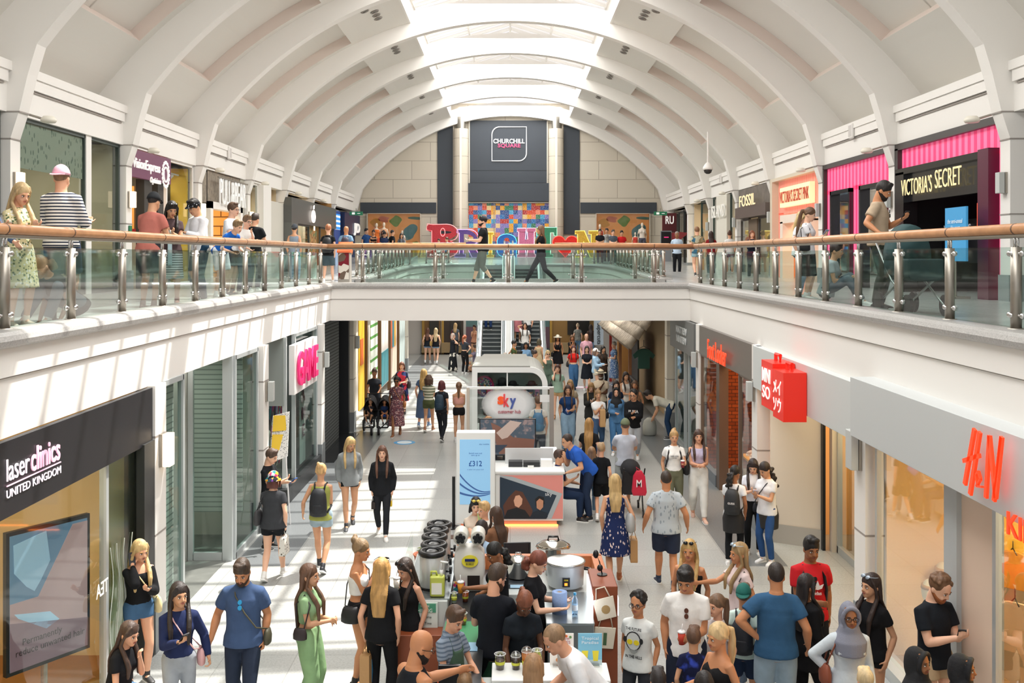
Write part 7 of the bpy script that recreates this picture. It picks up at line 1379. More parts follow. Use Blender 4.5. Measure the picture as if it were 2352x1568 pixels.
def urn(x,y,lb):
    o=empty('drinks_urn',(x,y,1.105),lb,'urn','urns on the left kiosk counter')
    mk('barrel',Buf().lathe((x,y,1.125),[(.14,0),(.148,.01),(.148,.36),(.14,.37)],28),mat('d4d8d8',.3,.25),o,True); mk('base_ring',Buf().lathe((x,y,1.105),[(.13,0),(.15,.01),(.15,.03),(.13,.035)],24),BLKP,o,True)
    mk('lid',Buf().lathe((x,y,1.49),[(.15,0),(.165,.012),(.165,.045),(.15,.06),(.12,.062),(.115,.045),(.03,.05),(.0001,.052)],28),BLKP,o,True)
    mk('lid_handle',Buf().tube([(x-.08,y,1.545),(x-.04,y,1.575),(x+.04,y,1.575),(x+.08,y,1.545)],.012,6),mat('2a2b2d',.3),o,True)
    mk('tap',Buf().cyl((x+.14,y,1.2),(x+.21,y,1.2),.013,n=8).cyl((x+.20,y,1.17),(x+.20,y,1.25),.016,n=8),BLKP,o,True)
for i,y in enumerate((11.85,12.15,12.5,12.8,13.08)): urn(-.93+(.0,-.0,-.02,-.02,.0)[i],y,'tall pale grey drinks urn with a black clamped lid on the left kiosk counter')
o=empty('hiring_sign',(-.98,11.41,.8),'green and white hiring notice on the front of the left kiosk counter','sign')
mk('panel',Buf().box(-1.12,-.83,11.38,11.40,.80,1.085),mat('dfeae2',.5),o); mk('green_header',Buf().box(-1.10,-.85,11.372,11.38,.975,1.075),mat('4d9a7a',.5),o)
for s_,z,w_,h_,c_ in(('WE ARE',1.05,.10,.022,'f4f8f4'),('HIRING',1.0,.17,.04,'f4f8f4'),('Full Time',.925,.15,.028,'20302a'),('Part Time',.855,.15,.028,'20302a')): text('lettering',s_,(-.975,11.37,z),w_,h_,'F',.003,mat(c_,.5),o,.0)
o=empty('syrup_canister',(-.84,11.55,1.105),'lime yellow square canister with a white pump beside the urns','bottle'); LIM=mat('c3cc58',.4)
mk('body',Buf().box(-.93,-.76,11.5,11.62,1.105,1.34),LIM,o,bevel=.02); mk('grip',Buf().tube([(-.92,11.56,1.33),(-.92,11.56,1.385),(-.86,11.56,1.385),(-.85,11.56,1.33)],.014,6),LIM,o,True); mk('label_patch',Buf().box(-.91,-.79,11.495,11.499,1.14,1.27),mat('f4f4ea',.5),o); mk('pump',Buf().cyl((-.80,11.56,1.34),(-.80,11.56,1.40),.02,n=10).cyl((-.80,11.56,1.4),(-.80,11.56,1.5),.007,n=6).cyl((-.81,11.56,1.5),(-.72,11.55,1.49),.012,n=6),WHT,o,True)
o=empty('shaker_machine',(-.50,12.2,.97),'white bubble tea shaking machine with two round barrels and black star knobs','machine')
X,Y=-.50,12.25
mk('body',Buf().loft([[(X-a,Y-b,z),(X+a,Y-b,z),(X+a,Y+b,z),(X-a,Y+b,z)] for a,b,z in((.17,.16,.97),(.17,.16,1.12),(.19,.17,1.2),(.18,.13,1.42),(.10,.09,1.5))]),mat('e6e4dc',.35),o,bevel=.02)
for s in(-1,1):
    mk('barrel',Buf().cyl((X+s*.105,Y-.16,1.62),(X+s*.105,Y+.10,1.62),.088,n=24),mat('dcdcd2',.3),o,bevel=.012)
    b=Buf()
    for j in range(5): t=j*2*pi/5+.3; b.cyl((X+s*.105+.04*cos(t),Y-.19,1.62+.04*sin(t)),(X+s*.105+.04*cos(t),Y-.165,1.62+.04*sin(t)),.024,n=10)
    b.cyl((X+s*.105,Y-.21,1.62),(X+s*.105,Y-.16,1.62),.02,n=8); mk('star_knob',b,BLKP,o)
mk('yellow_badge',Buf().lathe((0,0,0),[(.10,0),(.10,.012)],24),mat('e3d62c',.4),o); bb=o.children[-1]; bb.rotation_euler=(pi/2-.25,0,0); bb.location=Vector((X+.01,Y-.155,1.34))-o.location; bb.scale=(1,.72,1)
mk('badge_print',Buf().box(X-.05,X+.07,Y-.185,Y-.175,1.345,1.375),mat('23306e',.4),o); text('lettering','BUBBLE',(X+.01,Y-.186,1.315),.09,.022,'F',.003,mat('2a2a2a',.5),o,.0)
mk('cup_bay',Buf().box(X-.02,X+.13,Y-.175,Y-.165,1.0,1.17),mat('2a2220',.4),o); mk('yellow_print_base',Buf().box(X-.19,X-.05,Y-.2,Y-.17,.97,1.1),pat('mess','111',s=.25),o)
o=empty('steel_pot',(.10,12.45,1.04),'shiny steel stock pot with a domed lid on the back counter','pot'); mk('pot_body',Buf().lathe((.10,12.45,1.04),[(.13,0),(.145,.01),(.145,.2),(.15,.205)],28),mat('c9c5bd',.15,1.),o,True); mk('lid',Buf().lathe((.10,12.45,1.245),[(.155,0),(.14,.02),(.08,.045),(.01,.055)],28),mat('d0d0cc',.12,1.),o,True); mk('knob',Buf().tube([(.06,12.45,1.295),(.07,12.45,1.34),(.13,12.45,1.34),(.14,12.45,1.295)],.008,6),CHROME,o,True)
o=empty('kitchen_scale',(.10,12.3,.97),'flat induction hob with a lit display under the steel pot','scale'); mk('body',Buf().box(-.08,.28,12.2,12.62,.97,1.03),mat('3a4046',.3),o,bevel=.008); mk('display',Buf().box(-.0,.2,12.19,12.20,.985,1.02),mat('a9c8dc',.3,em=.4),o)
o=empty('rice_cooker',(.68,12.25,.98),'very large pale grey pearl cooker with an orange switch','cooker'); mk('cooker_body',Buf().lathe((.68,12.25,1.0),[(.19,0),(.22,.02),(.23,.26),(.24,.3),(.225,.3),(.215,.24),(.001,.235)],32),mat('ccd2d6',.3,.1),o,True)
mk('rim',Buf().lathe((.68,12.25,1.29),[(.225,0),(.245,.0),(.245,.018),(.225,.018)],32),CHROME,o,True); mk('contents',Buf().lathe((.68,12.25,1.255),[(.22,0),(.22,.005)],28),mat('3a2e2a',.2),o); mk('switch_plate',Buf().box(.63,.72,12.015,12.03,1.05,1.16),BLKP,o); mk('switch_light',Buf().box(.655,.69,12.008,12.015,1.07,1.10),mat('ff8a2a',.4,em=2.),o); text('lettering','COOK',(.675,12.01,1.135),.05,.018,'F',.002,mat('f0d83a',.5,em=.3),o,0)
mk('side_handle',Buf().tube([(.90,12.25,1.2),(.97,12.22,1.2),(.97,12.28,1.2),(.9,12.3,1.2)],.014,6),BLKP,o,True)
o=empty('cooker_lid',(.55,12.75,1.33),'polished domed steel lid with a black handle resting on the back of the cooker','lid'); q=mk('dome',Buf().lathe((0,0,0),[(.215,-.02),(.225,0),(.21,.03),(.14,.07),(.02,.085)],30),mat('c8c2b8',.12,1.),o,True); q.location=(0,0,0); q.rotation_euler=(rad(-8),0,0); q=mk('handle',Buf().tube([(-.07,0,.07),(-.06,0,.125),(.06,0,.125),(.07,0,.07)],.014,6),BLKP,o,True); q.location=(0,0,0)
mk('stand',Buf().cyl((.55,12.75,.97),(.55,12.75,1.33),.1,n=16),SST,o)
o=empty('paper_roll',(.56,11.3,1.0),'thick roll of blue paper towel standing on the right steel worktop','roll'); mk('roll',Buf().lathe((.56,11.3,1.0),[(.085,0),(.085,.24),(.03,.24),(.028,.2)],28),mat('8fa9d6',.8,bump=.3,bs=60),o,True); mk('core',Buf().lathe((.56,11.3,1.2),[(.028,.0),(.028,.035),(.02,.035)],14),mat('a08868',.8),o)
o=empty('water_bottle',(.73,11.25,1.0),'clear water bottle with a blue cap beside the paper roll','bottle'); mk('bottle',Buf().lathe((.73,11.25,1.0),[(.03,0),(.033,.02),(.033,.16),(.012,.21),(.012,.22)],18),glass('c8dff0',.3),o,True); mk('cap',Buf().lathe((.73,11.25,1.22),[(.016,0),(.016,.025)],12),mat('3aa0d8',.4),o); mk('wrapper',Buf().lathe((.73,11.25,1.05),[(.034,0),(.034,.06)],18),mat('dfe8f2',.5),o)
def cup(x,y,z,c,lb,dome=True,h=.13,r=.045,fill=.8,nm='drink_cup'):
    o=empty(nm,(x,y,z),lb,'cup'); mk('drink',Buf().lathe((x,y,z+.003),[(r*.70,0),(r*(.70+.28*fill),h*fill)],20),mat(c,.3),o,True); mk('cup_wall',Buf().lathe((x,y,z),[(r*.72,0),(r,h)],20),glass('f2f4f4',.25),o,True); mk('rim',Buf().tube([(x+r*cos(t),y+r*sin(t),z+h) for t in np.linspace(0,2*pi,18,endpoint=False)],.003,5,closed=True),mat('f2f4f4',.3),o)
    mk('printed_label',Buf().lathe((x,y,z+h*.35),[(r*.86,0),(r*.915,h*.2)],20),mat('d8dc4a',.5),o)
    if dome: mk('dome_lid',Buf().lathe((x,y,z+h),[(r*1.04,0),(r*.95,.02),(r*.6,.04),(r*.2,.045)],20),glass('f4f6f6',.3),o,True)
cup(-.10,9.76,1.0,'6a5a52','clear cup of dark pearls, leftmost on the white display counter',False,.15,.055,.55); cup(.055,9.76,1.0,'3a2420','domed cup of brown drink, second on the white display counter',True,.13,.05,.8); cup(.16,9.7,1.0,'f08a2a','tall domed cup of bright orange drink on the white display counter',True,.2,.052,.92); cup(.265,9.76,1.0,'a8b8c0','clear cup of ice water, rightmost on the white display counter',False,.19,.05,.4)
cup(-.52,11.0,.976,'c8822e','clear cup of amber tea on the green cloth',False,.13,.045,.55); cup(-.53,11.75,.97,'c05a20','full cup of dark orange drink behind the green cloth',False,.12,.042,.9); cup(-.66,11.7,.97,'cfe0c8','half empty green tinted cup near the dark inner counter',False,.12,.04,.2)
for x,c_,lb,tx,c2 in((.51,'f3efe9','white menu card with pink lettering standing on the display counter','Rainbow\nBUBBLES','b86a7a'),(.79,'7fc0dd','blue menu card with two yellow drinks standing on the display counter','Tropical\nParadise','eef6fa')):
    o=empty('menu_card',(x,9.85,1.0),lb,'menu card'); mk('card',Buf().box(x-.118,x+.118,9.86,9.87,1.0,1.31),mat(c_,.5,em=.08),o); mk('stand',Buf().box(x-.09,x+.09,9.80,9.86,1.0,1.012),CHROME,o)
    text('lettering',tx,(x+.0,9.855,1.245),.17,.07,'F',.002,mat(c2,.5),o,0)
    if x>.6:
        for dx in(-.05,.055): mk('pictured_drink',Buf().prism([(-.022,0),(.022,0),(.032,.1),(-.032,.1)],(x+dx,9.86,1.04),(1,0,0),(0,0,1),(0,-1,0),.004),mat('e6d63a',.5,em=.1),o)
        mk('pictured_sand',Buf().box(x-.118,x+.118,9.857,9.86,1.0,1.05),mat('cfe4e8',.5),o)
    else:
        mk('pictured_drink',Buf().prism([(.06*cos(t),.03*sin(t)) for t in np.linspace(0,2*pi,14,endpoint=False)],(x,9.86,1.05),(1,0,0),(0,0,1),(0,-1,0),.004),mat('e89a5a',.5),o)
        for i,dx in enumerate((-.08,-.04,.045,.085)): mk('pictured_fruit',Buf().prism([(.013*cos(t),.013*sin(t)) for t in np.linspace(0,2*pi,10,endpoint=False)],(x+dx,9.86,1.285-.01*(i%2)),(1,0,0),(0,0,1),(0,-1,0),.004),mat(('d84a5a','e8a03a','e8783a','6aa05a')[i],.5),o)
o=empty('till_screen',(-.62,9.62,.97),'black till monitor seen from behind on the kiosk counter','screen'); mk('screen',Buf().box(-.68,-.46,9.36,9.40,.99,1.20),BLKP,o,bevel=.008); mk('stand',Buf().box(-.6,-.54,9.40,9.46,.95,1.05),BLKP,o)
o=empty('card_tablet',(-.74,9.5,.97),'small payment tablet in a bright orange case','screen'); mk('case',Buf().box(-.80,-.67,9.28,9.31,.98,1.13),mat('e8602a',.4),o,bevel=.01); mk('screen',Buf().box(-.79,-.68,9.272,9.28,.99,1.12),mat('2a2420',.2),o)
o=empty('order_display',(-.66,9.0,.9),'small blue lit customer display below the till','screen'); mk('case',Buf().box(-.70,-.57,9.0,9.03,.86,1.0),BLKP,o); mk('screen',Buf().box(-.69,-.58,8.99,9.0,.87,.99),mat('7fb4e8',.3,em=.6),o)
o=bpy.data.objects['drinks_kiosk']
mk('front_ledge',Buf().box(-.95,-.18,9.0,9.9,.84,.86).box(-.95,-.18,9.1,9.9,0,.84),GRYP,o)
o=empty('plant_pot',(-1.13,13.35,.85),'terracotta coloured conical pot behind the urns','pot'); mk('cone',Buf().lathe((-1.13,13.3,.55),[(.04,0),(.16,.5),(.17,.52),(.15,.52),(.13,.45)],24),mat('a85a38',.5),o,True); mk('pedestal',Buf().lathe((-1.13,13.3,0),[(.12,0),(.04,.05),(.04,.56)],16),mat('8a4a30',.5),o,True); 
b=Buf(); rn=random.Random(2)
for k in range(14): t=rn.uniform(0,6.3); b.tube([(-1.13,13.3,1.05),(-1.13+.08*cos(t),13.3+.08*sin(t),1.14),(-1.13+.13*cos(t),13.3+.13*sin(t),1.13)],[.004,.008,.003],5)
mk('foliage',b,mat('8a9a5a',.7),o)
for i,(x0,z0,r_,lb) in enumerate(((.96,1.17,.25,'cream tote bag with a printed paw, hanging tilted on the brown kiosk panel'),(.99,.84,-.06,'cream tote bag with vertical print, hanging lower on the brown kiosk panel'))):
    o=empty('tote_bag',(x0+.04,11.29,z0),lb,'bag'); c_,s_=cos(r_),sin(r_)
    def tr(u,v): return (x0+.09+u*c_-v*s_, v*c_+u*s_+z0)
    P_=[tr(-.12,-.24),tr(.10,-.24),tr(.12,0),tr(-.12,0)]; mk('cloth',Buf().prism(P_,(0,11.298,0),(1,0,0),(0,0,1),(0,-1,0),.02),mat('e6dcc8',.85,bump=.3,bs=30),o,bevel=.006)
    mk('handle',Buf().tube([(tr(-.08,0)[0],11.285,tr(-.08,0)[1]),(tr(-.05,.12)[0],11.285,tr(-.05,.12)[1]),(tr(.05,.12)[0],11.285,tr(.05,.12)[1]),(tr(.08,0)[0],11.285,tr(.08,0)[1])],.008,5),mat('e6dcc8',.85),o,True)
    mk('print',Buf().prism([(tr(.05*cos(t),-.13+.05*sin(t))) for t in np.linspace(0,2*pi,12,endpoint=False)] if i==0 else [tr(-.02,-.2),tr(.02,-.2),tr(.02,-.06),tr(-.02,-.06)],(0,11.277,0),(1,0,0),(0,0,1),(0,-1,0),.002),mat('a88a5a' if i==0 else '4a6a4a',.7),o)
o=empty('desk_lamp',(1.08,11.75,1.3),'small black clip lamp with two heads on the brown kiosk panel','lamp'); mk('base',Buf().lathe((1.08,11.7,1.3),[(.06,0),(.06,.012)],18),BLKP,o); mk('neck',Buf().tube([(1.08,11.7,1.31),(1.05,11.72,1.45),(1.02,11.75,1.52)],.007,6),BLKP,o,True); mk('lamp_head',Buf().ell((1.01,11.75,1.53),.035,.03,.05),BLKP,o,True); mk('lamp_head',Buf().ell((1.05,11.65,1.40),.035,.03,.04),BLKP,o,True)
def chair(x,y,rz,lb,c='23252a'):
    o=empty('cafe_chair',(x,y,0),lb,'chair',None,rz); m=mat(c,.5)
    for nm,B in(('seat',Buf().box(-.2,.2,-.2,.2,.43,.46)),('backrest',Buf().box(-.2,.2,.18,.21,.6,.88))): q=mk(nm,B,m,None,bevel=.01); q.parent=o
    for sx in(-1,1):
        for sy in(-1,1): q=mk('leg',Buf().cyl((sx*.18,sy*.18,0),(sx*.18,sy*.18,.88 if sy>0 else .44),.013,n=8),BLKP,None); q.parent=o
chair(PX(1148,14.0),14.0,pi*.95,'white panelled chair with a black frame behind the drinks kiosk','c8d2da'); chair(PX(1191,14.3),14.3,.1,'black chair with a plain back behind the drinks kiosk')
for x,D,lb in((1093,15.45,'chair under the person with yellow sunglasses'),(1140,14.65,'chair under the woman in the brown jumper')): chair(PX(x,D),D,0 if x<1100 else pi*.8,lb)
o=empty('cafe_table',(PX(1108,15.1),14.95,0),'small round white table between the seated friends','table'); X,Y=PX(1105,15.0),14.98
mk('tabletop',Buf().lathe((X,Y,.70),[(.3,0),(.3,.03)],28),WHT,o); mk('pedestal',Buf().cyl((X,Y,.02),(X,Y,.7),.03,n=10),STEEL,o); mk('base',Buf().lathe((X,Y,0),[(.2,0),(.2,.02)],20),STEEL,o)
# ============================================================ TV KIOSK
o=empty('tv_kiosk_counter',(.35,18.6,0),'white promotion counter with a glowing underside and a large poster of two actors','counter')
x0,x1,Dk=PX(1138,18.6),PX(1294,18.6),18.6
mk('cabinet',Buf().box(x0,x1,Dk,Dk+.75,.10,.98),WHT,o,bevel=.01); mk('worktop',Buf().box(x0-.02,x1+.03,Dk-.03,Dk+.8,.98,1.03),WHT,o,bevel=.01)
mk('plinth',Buf().box(x0+.05,x1-.12,Dk+.02,Dk+.7,0,.10),mat('e0a080',.5),o); mk('plinth_light',Buf().box(x0+.05,x1-.1,Dk+.0,Dk+.02,.0,.03),mat('ff8a3a',.4,em=6.),o)
pz0,pz1=.14,.95; pxa=PX(1148,Dk); pxb=x1-.01
mk('poster',Buf().box(pxa,pxb,Dk-.008,Dk,pz0,pz1),mat('dc8d84',.5,em=.08),o)
fr_=lambda u,v:(pxa+(pxb-pxa)*u,pz0+(pz1-pz0)*v)
def flat(nm,poly,c,off,em=.06): return mk(nm,Buf().prism([fr_(u,v) for u,v in poly],(0,Dk-.008-off,0),(1,0,0),(0,0,1),(0,-1,0),.002),mat(c,.5,em=em),o)
flat('pictured_frame',[(0,0),(.82,0),(.99,.58),(.2,.97),(.02,1.),(0,1.)],'a8b0b4',.002); flat('pictured_screen',[(0,0),(.74,0),(.90,.54),(.02,.96),(0,.96)],'243444',.005)
flat('pictured_hair',[(.08,.05),(.05,.3),(.14,.5),(.25,.66),(.36,.62),(.44,.42),(.52,.2),(.50,.02),(.1,.02)],'5a3628',.008); flat('pictured_face',[(.24,.30),(.22,.42),(.25,.53),(.31,.55),(.36,.46),(.35,.34),(.30,.26)],'d8a488',.011); flat('pictured_coat',[(.06,.0),(.12,.2),(.26,.26),(.4,.2),(.5,.0)],'16181e',.0095)
flat('pictured_hair',[(.57,.3),(.56,.46),(.62,.53),(.70,.50),(.71,.34)],'17171a',.008); flat('pictured_face',[(.585,.25),(.58,.40),(.63,.47),(.69,.42),(.685,.27),(.64,.20)],'c08a6c',.011); flat('pictured_coat',[(.46,.0),(.52,.14),(.62,.2),(.75,.14),(.76,.05),(.73,.0)],'1b2530',.0125)
text('lettering','sky',(fr_(.8,.56)[0]-.03,Dk-.016,fr_(.8,.56)[1]),.13,.09,'F',.002,mat('eef2f4',.5),o,0)
o=empty('advert_totem',(PX(1095,18.3),18.3,0),'tall white advertising panel with a blue screen showing a price','screen'); xa,xb_,DT=PX(1048,18.3),PX(1137,18.3),18.3
mk('casing',Buf().box(xa,xb_,DT,DT+.30,.12,1.80),WHT,o,bevel=.012); mk('plinth',Buf().box(xa+.08,xb_-.1,DT+.05,DT+.25,0,.12),mat('d8a488',.5),o); mk('plinth_light',Buf().box(xa+.05,xb_-.1,DT+.0,DT+.03,0,.02),mat('ff8a3a',.4,em=5.),o); sa,sb,sz0,sz1=PX(1056,DT),PX(1126,DT),PZ(1158,DT),PZ(1009,DT)
mk('screen',Buf().box(sa,sb,DT-.006,DT,sz0,sz1),mat('86b4d6',.25,em=.45),o)
for j in range(3):
    b=Buf(); P_=[]; 
    pts=[(sa+(sb-sa)*u,sz0+(sz1-sz0)*v) for u,v in [(t,.46-.14*j-(.46-.16*j+.0)*(1-(1-t)**1.8)*.75+ .08*t*t) for t in np.linspace(0,1,12)]]
    P_=[(x,z+.02) for x,z in pts]+[(x,z-.02+.028*i/12) for i,(x,z) in enumerate(pts)][::-1]; b.prism(P_,(0,DT-.006,0),(1,0,0),(0,0,1),(0,-1,0),.002); mk('screen_ribbon',b,mat('3a5f9a',.3,em=.25),o)
text('lettering','£312',(PX(1092,DT),DT-.008,PZ(1064,DT)),.24,.10,'F',.002,mat('1d55a0',.4,em=.1),o,.01); text('lettering','Switch now and\nsave up to',(PX(1092,DT),DT-.008,PZ(1043,DT)),.24,.07,'F',.002,mat('3a70b0',.4,em=.1),o,0); text('lettering','a year on your bill',(PX(1092,DT),DT-.008,PZ(1078,DT)),.30,.03,'F',.002,mat('5a8ac0',.4,em=.1),o,0); text('lettering','sky mobile',(PX(1112,DT),DT-.008,PZ(1020,DT)),.18,.03,'F',.002,mat('3a70b0',.4),o,0)
o=empty('television',(PX(1165,19.9),19.9,1.03),'large television on the TV kiosk showing an abstract brown and blue picture','television'); DV=19.6; xa,xb_,za,zb=PX(1101,DV),PX(1231,DV),PZ(1047,DV),PZ(961,DV)
mk('bezel',Buf().box(xa,xb_,DV,DV+.06,za,zb),BLKP,o,bevel=.008); mk('picture',Buf().box(xa+.02,xb_-.02,DV-.004,DV,za+.03,zb-.02),pat('galaxy','4a5560','8a7a78',s=1,em=.3),o); 
for P_,c_,q in(([(.35,.05),(.95,.1),(.98,.45),(.6,.5),(.35,.8),(.2,.9)],'7a5548',0),([(.0,.05),(.35,.1),(.5,.3),(.2,.3),(0,.2)],'2e3a4a',1),([(.3,.62),(.55,.95),(.75,.9),(.5,.5),(.4,.45)],'b8a49a',2)):
    mk('pictured_shape',Buf().prism([(xa+(xb_-xa)*u,za+(zb-za)*v) for u,v in P_],(0,DV-.005-q*.001,0),(1,0,0),(0,0,1),(0,-1,0),.001),mat(c_,.4,em=.2),o)
mk('stand',Buf().box(-.15,.15,DV+.02,DV+.2,1.03,za+.05).box(-.3,.3,DV-.05,DV+.25,1.03,1.05),BLKP,o)
mk('tv_bench',Buf().box(PX(1098,19.5),PX(1236,19.5),19.45,20.0,0,1.03),mat('d8dcda',.4),o)
o=empty('shelf_display',(PX(1220,19.0),19.0,1.03),'row of small black boxes and price cards on the TV kiosk counter','display'); mk('backboard',Buf().box(PX(1160,19),PX(1272,19),19.25,19.28,1.03,1.33),mat('d8dadb',.4),o)
for i,(a,b_,z1,c_) in enumerate(((1168,1200,1.13,'2a2c30'),(1202,1240,1.12,'25272a'),(1242,1268,1.16,'f0f0ee'))): mk('box_unit',Buf().box(PX(a,19),PX(b_,19),18.95,19.15,1.03,z1),mat(c_,.35),o)
mk('price_card',Buf().box(PX(1212,18.8),PX(1226,18.8),18.8,18.81,1.03,1.09),WHT,o)
o=empty('tablet_stand',(PX(1255,19.6),19.6,1.03),'white tablet tray on the right end of the TV kiosk','display'); mk('tray',Buf().add([(.55,19.5,1.15),(.92,19.5,1.15),(.92,19.8,1.25),(.6,19.8,1.25),(.55,19.5,1.13),(.92,19.5,1.13),(.92,19.8,1.23),(.6,19.8,1.23)],[(0,1,2,3),(7,6,5,4),(0,4,5,1),(1,5,6,2),(2,6,7,3),(3,7,4,0)]),WHT,o); mk('support',Buf().box(.6,.95,19.5,20.1,0,1.12),mat('d8dcda',.4),o)
o=empty('glass_screen_wall',(0,20.6,0),'glass screen wall with a painted soft glow and broadcaster logo above the TV kiosk','partition'); xa,xb_,DG=PX(1072,20.6),PX(1272,20.6),20.6; zt=PZ(890,DG)
mk('top_rail',Buf().box(xa,xb_,DG-.03,DG+.03,zt-.03,zt+.02),WHT,o); mk('frame_post',Buf().box(xb_-.09,xb_,DG-.04,DG+.04,0,zt),mat('a49c94',.4,.3),o); mk('frame_post',Buf().box(xa,xa+.06,DG-.04,DG+.04,0,zt),mat('c8bcae',.4,.3),o); mk('glass_pane',Buf().quad((xa+.06,DG,0),(xb_-.09,DG,0),(xb_-.09,DG,zt),(xa+.06,DG,zt)),glass('e9efee',.2),o)
cx_,cz_=PX(1168,DG),PZ(928,DG)
fm=bpy.data.materials.new('soft_glow'); fm.use_nodes=True; nt=fm.node_tree; bs=nt.nodes['Principled BSDF']; bs.inputs['Base Color'].default_value=hexc('f0f2f3'); tc=nt.nodes.new('ShaderNodeTexCoord'); mp=nt.nodes.new('ShaderNodeMapping'); mp.inputs['Scale'].default_value=(1/.58,1,1/.40); gr_=nt.nodes.new('ShaderNodeTexGradient'); gr_.gradient_type='SPHERICAL'; mr=nt.nodes.new('ShaderNodeMapRange'); mr.inputs[2].default_value=.4; nt.links.new(tc.outputs['Object'],mp.inputs[0]); nt.links.new(mp.outputs[0],gr_.inputs[0]); nt.links.new(gr_.outputs[0],mr.inputs[0]); nt.links.new(mr.outputs[0],bs.inputs['Alpha'])  # soft glow round the logo, painted as a pale patch fading outwards
mk('glow_patch',Buf().prism([(.56*cos(t),.38*sin(t)) for t in np.linspace(0,2*pi,40,endpoint=False)],(cx_,DG-.004,cz_),(1,0,0),(0,0,1),(0,-1,0),.002),fm,o,loc=(cx_,DG-.005,cz_))
for ch,xc,c_ in(('s',1150,'f05a28'),('k',1163,'d84a50'),('y',1178,'4a5a9a')): text('lettering',ch,(PX(xc,DG),DG-.012,PZ(926 if ch=='y' else 919,DG)),.13 if ch!='k' else .12,{'s':.17,'k':.26,'y':.22}[ch],'F',.01,mat(c_,.4,em=.2),o,.04)
mk('k_stem',Buf().box(PX(1157,DG),PX(1160,DG),DG-.012,DG-.006,PZ(927,DG),PZ(904,DG)),mat('e85a38',.4,em=.2),o)
text('lettering','customer hub',(PX(1170,DG),DG-.012,PZ(944.5,DG)),.47,.075,'F',.008,mat('b0505a',.4,em=.1),o,.005); mk('notice',Buf().box(PX(1240,DG),PX(1264,DG),DG-.01,DG-.005,PZ(923,DG),PZ(906,DG)),WHT,o)
# queue post
o=empty('queue_post',(PX(1041,18.5),18.5,0),'black queue barrier post beside the tall advertising panel','post'); X=PX(1042,18.5); mk('pole',Buf().cyl((X,18.5,0),(X,18.5,.95),.03,n=10),BLKP,o); mk('base',Buf().lathe((X-.05,18.5,0),[(.17,0),(.17,.015),(.05,.03)],20),BLKP,o)
o=empty('floor_box',(PX(1037,18.0),18.0,0),'brown square floor hatch left of the tall advertising panel','hatch'); mk('cover',Buf().box(PX(1026,17.9),PX(1049,17.9),17.75,18.0,0,.006),mat('5a4236',.5),o)
# ============================================================ TOY KIOSK
DK=23.8; o=empty('toy_kiosk',(.1,DK,0),'toy and hat kiosk with a rounded white frame and grey roof behind the TV kiosk','kiosk'); xa,xb_=PX(1084,DK),PX(1258,DK); zt=PZ(843,DK); r=.42; tk=.13
out=[(xa,0),(xa,zt)]+[(xb_-r+r*sin(t),zt-r+r*cos(t)) for t in np.linspace(0,pi/2,9)]+[(xb_,0)]; inn=[(xb_-tk,0)]+[(xb_-r+(r-tk)*sin(t),zt-r+(r-tk)*cos(t)) for t in np.linspace(pi/2,0,9)]+[(xa+tk,zt-tk),(xa+tk,0)]
b=Buf(); no=len(out); o3=[(x,DK,z) for x,z in out]; i3=[(x,DK,z) for x,z in inn[::-1]]
i3=i3[:1]+[i3[1]]+i3[2:]
for Y0,Y1 in((DK,DK+.1),):
    A=[(x,Y0,z) for x,z in out]; B_=[(x,Y0,z) for x,_,z in i3]; A2=[(x,Y1,z) for x,z in out]; B2=[(x,Y1,z) for x,_,z in i3]
    n=len(A); b.add(A+B_+A2+B2,[(i,i+1,n+i+1,n+i) for i in range(n-1)]+[(i,2*n+i,2*n+i+1,i+1) for i in range(n-1)]+[(n+i,n+i+1,3*n+i+1,3*n+i) for i in range(n-1)])
mk('front_frame',b,WHT,o)
b=Buf(); L_=2.6; A=[(x,DK+.1,z) for x,z in out[1:-1]]; A2=[(x*.98,DK+L_,z+.0) for x,z in out[1:-1]]; n=len(A); b.add(A+A2,[(i,n+i,n+i+1,i+1) for i in range(n-1)]); mk('roof_shell',b,mat('a9aaa4',.5),o)
mk('roof_edge',Buf().add([(xa,DK,zt),(xb_-r,DK,zt),(xb_-r-.05,DK+L_,zt+.02),(xa+.22,DK+L_,zt+.02),(xa,DK,zt+.03),(xb_-r,DK,zt+.03),(xb_-r-.05,DK+L_,zt+.06),(xa+.22,DK+L_,zt+.06)],[(4,5,6,7),(0,1,5,4),(1,2,6,5),(2,3,7,6),(3,0,4,7)]),mat('9b9c96',.5),o)
mk('side_panel',Buf().box(xb_-.04,xb_,DK+.1,DK+L_,0,.9),mat('b8bab6',.5),o); mk('side_panel',Buf().box(xa,xa+.04,DK+.1,DK+L_,0,zt-.02),mat('b8bab6',.5),o)
mk('glass_front',Buf().quad((xa+tk,DK+.05,.9),(xb_-tk,DK+.05,.9),(xb_-tk,DK+.05,zt-tk-.05),(xa+tk,DK+.05,zt-tk-.05)),CLEAR,o); mk('mullion',Buf().box(PX(1165,DK)-.015,PX(1165,DK)+.015,DK+.03,DK+.07,.9,zt-tk),WHT,o); mk('lower_panel',Buf().box(xa+tk,xb_-tk,DK+.04,DK+.08,0,.9),WHT,o)
mk('back_panel',Buf().box(xa+.1,xb_-.1,DK+.9,DK+.94,.9,zt-.15),mat('8fa3a0',.6),o)
for z in(1.15,1.62): mk('shelf',Buf().box(xa+.1,xb_-.15,DK+.15,DK+.6,z,z+.02),mat('e4e6e4',.4),o)
rn=random.Random(9)
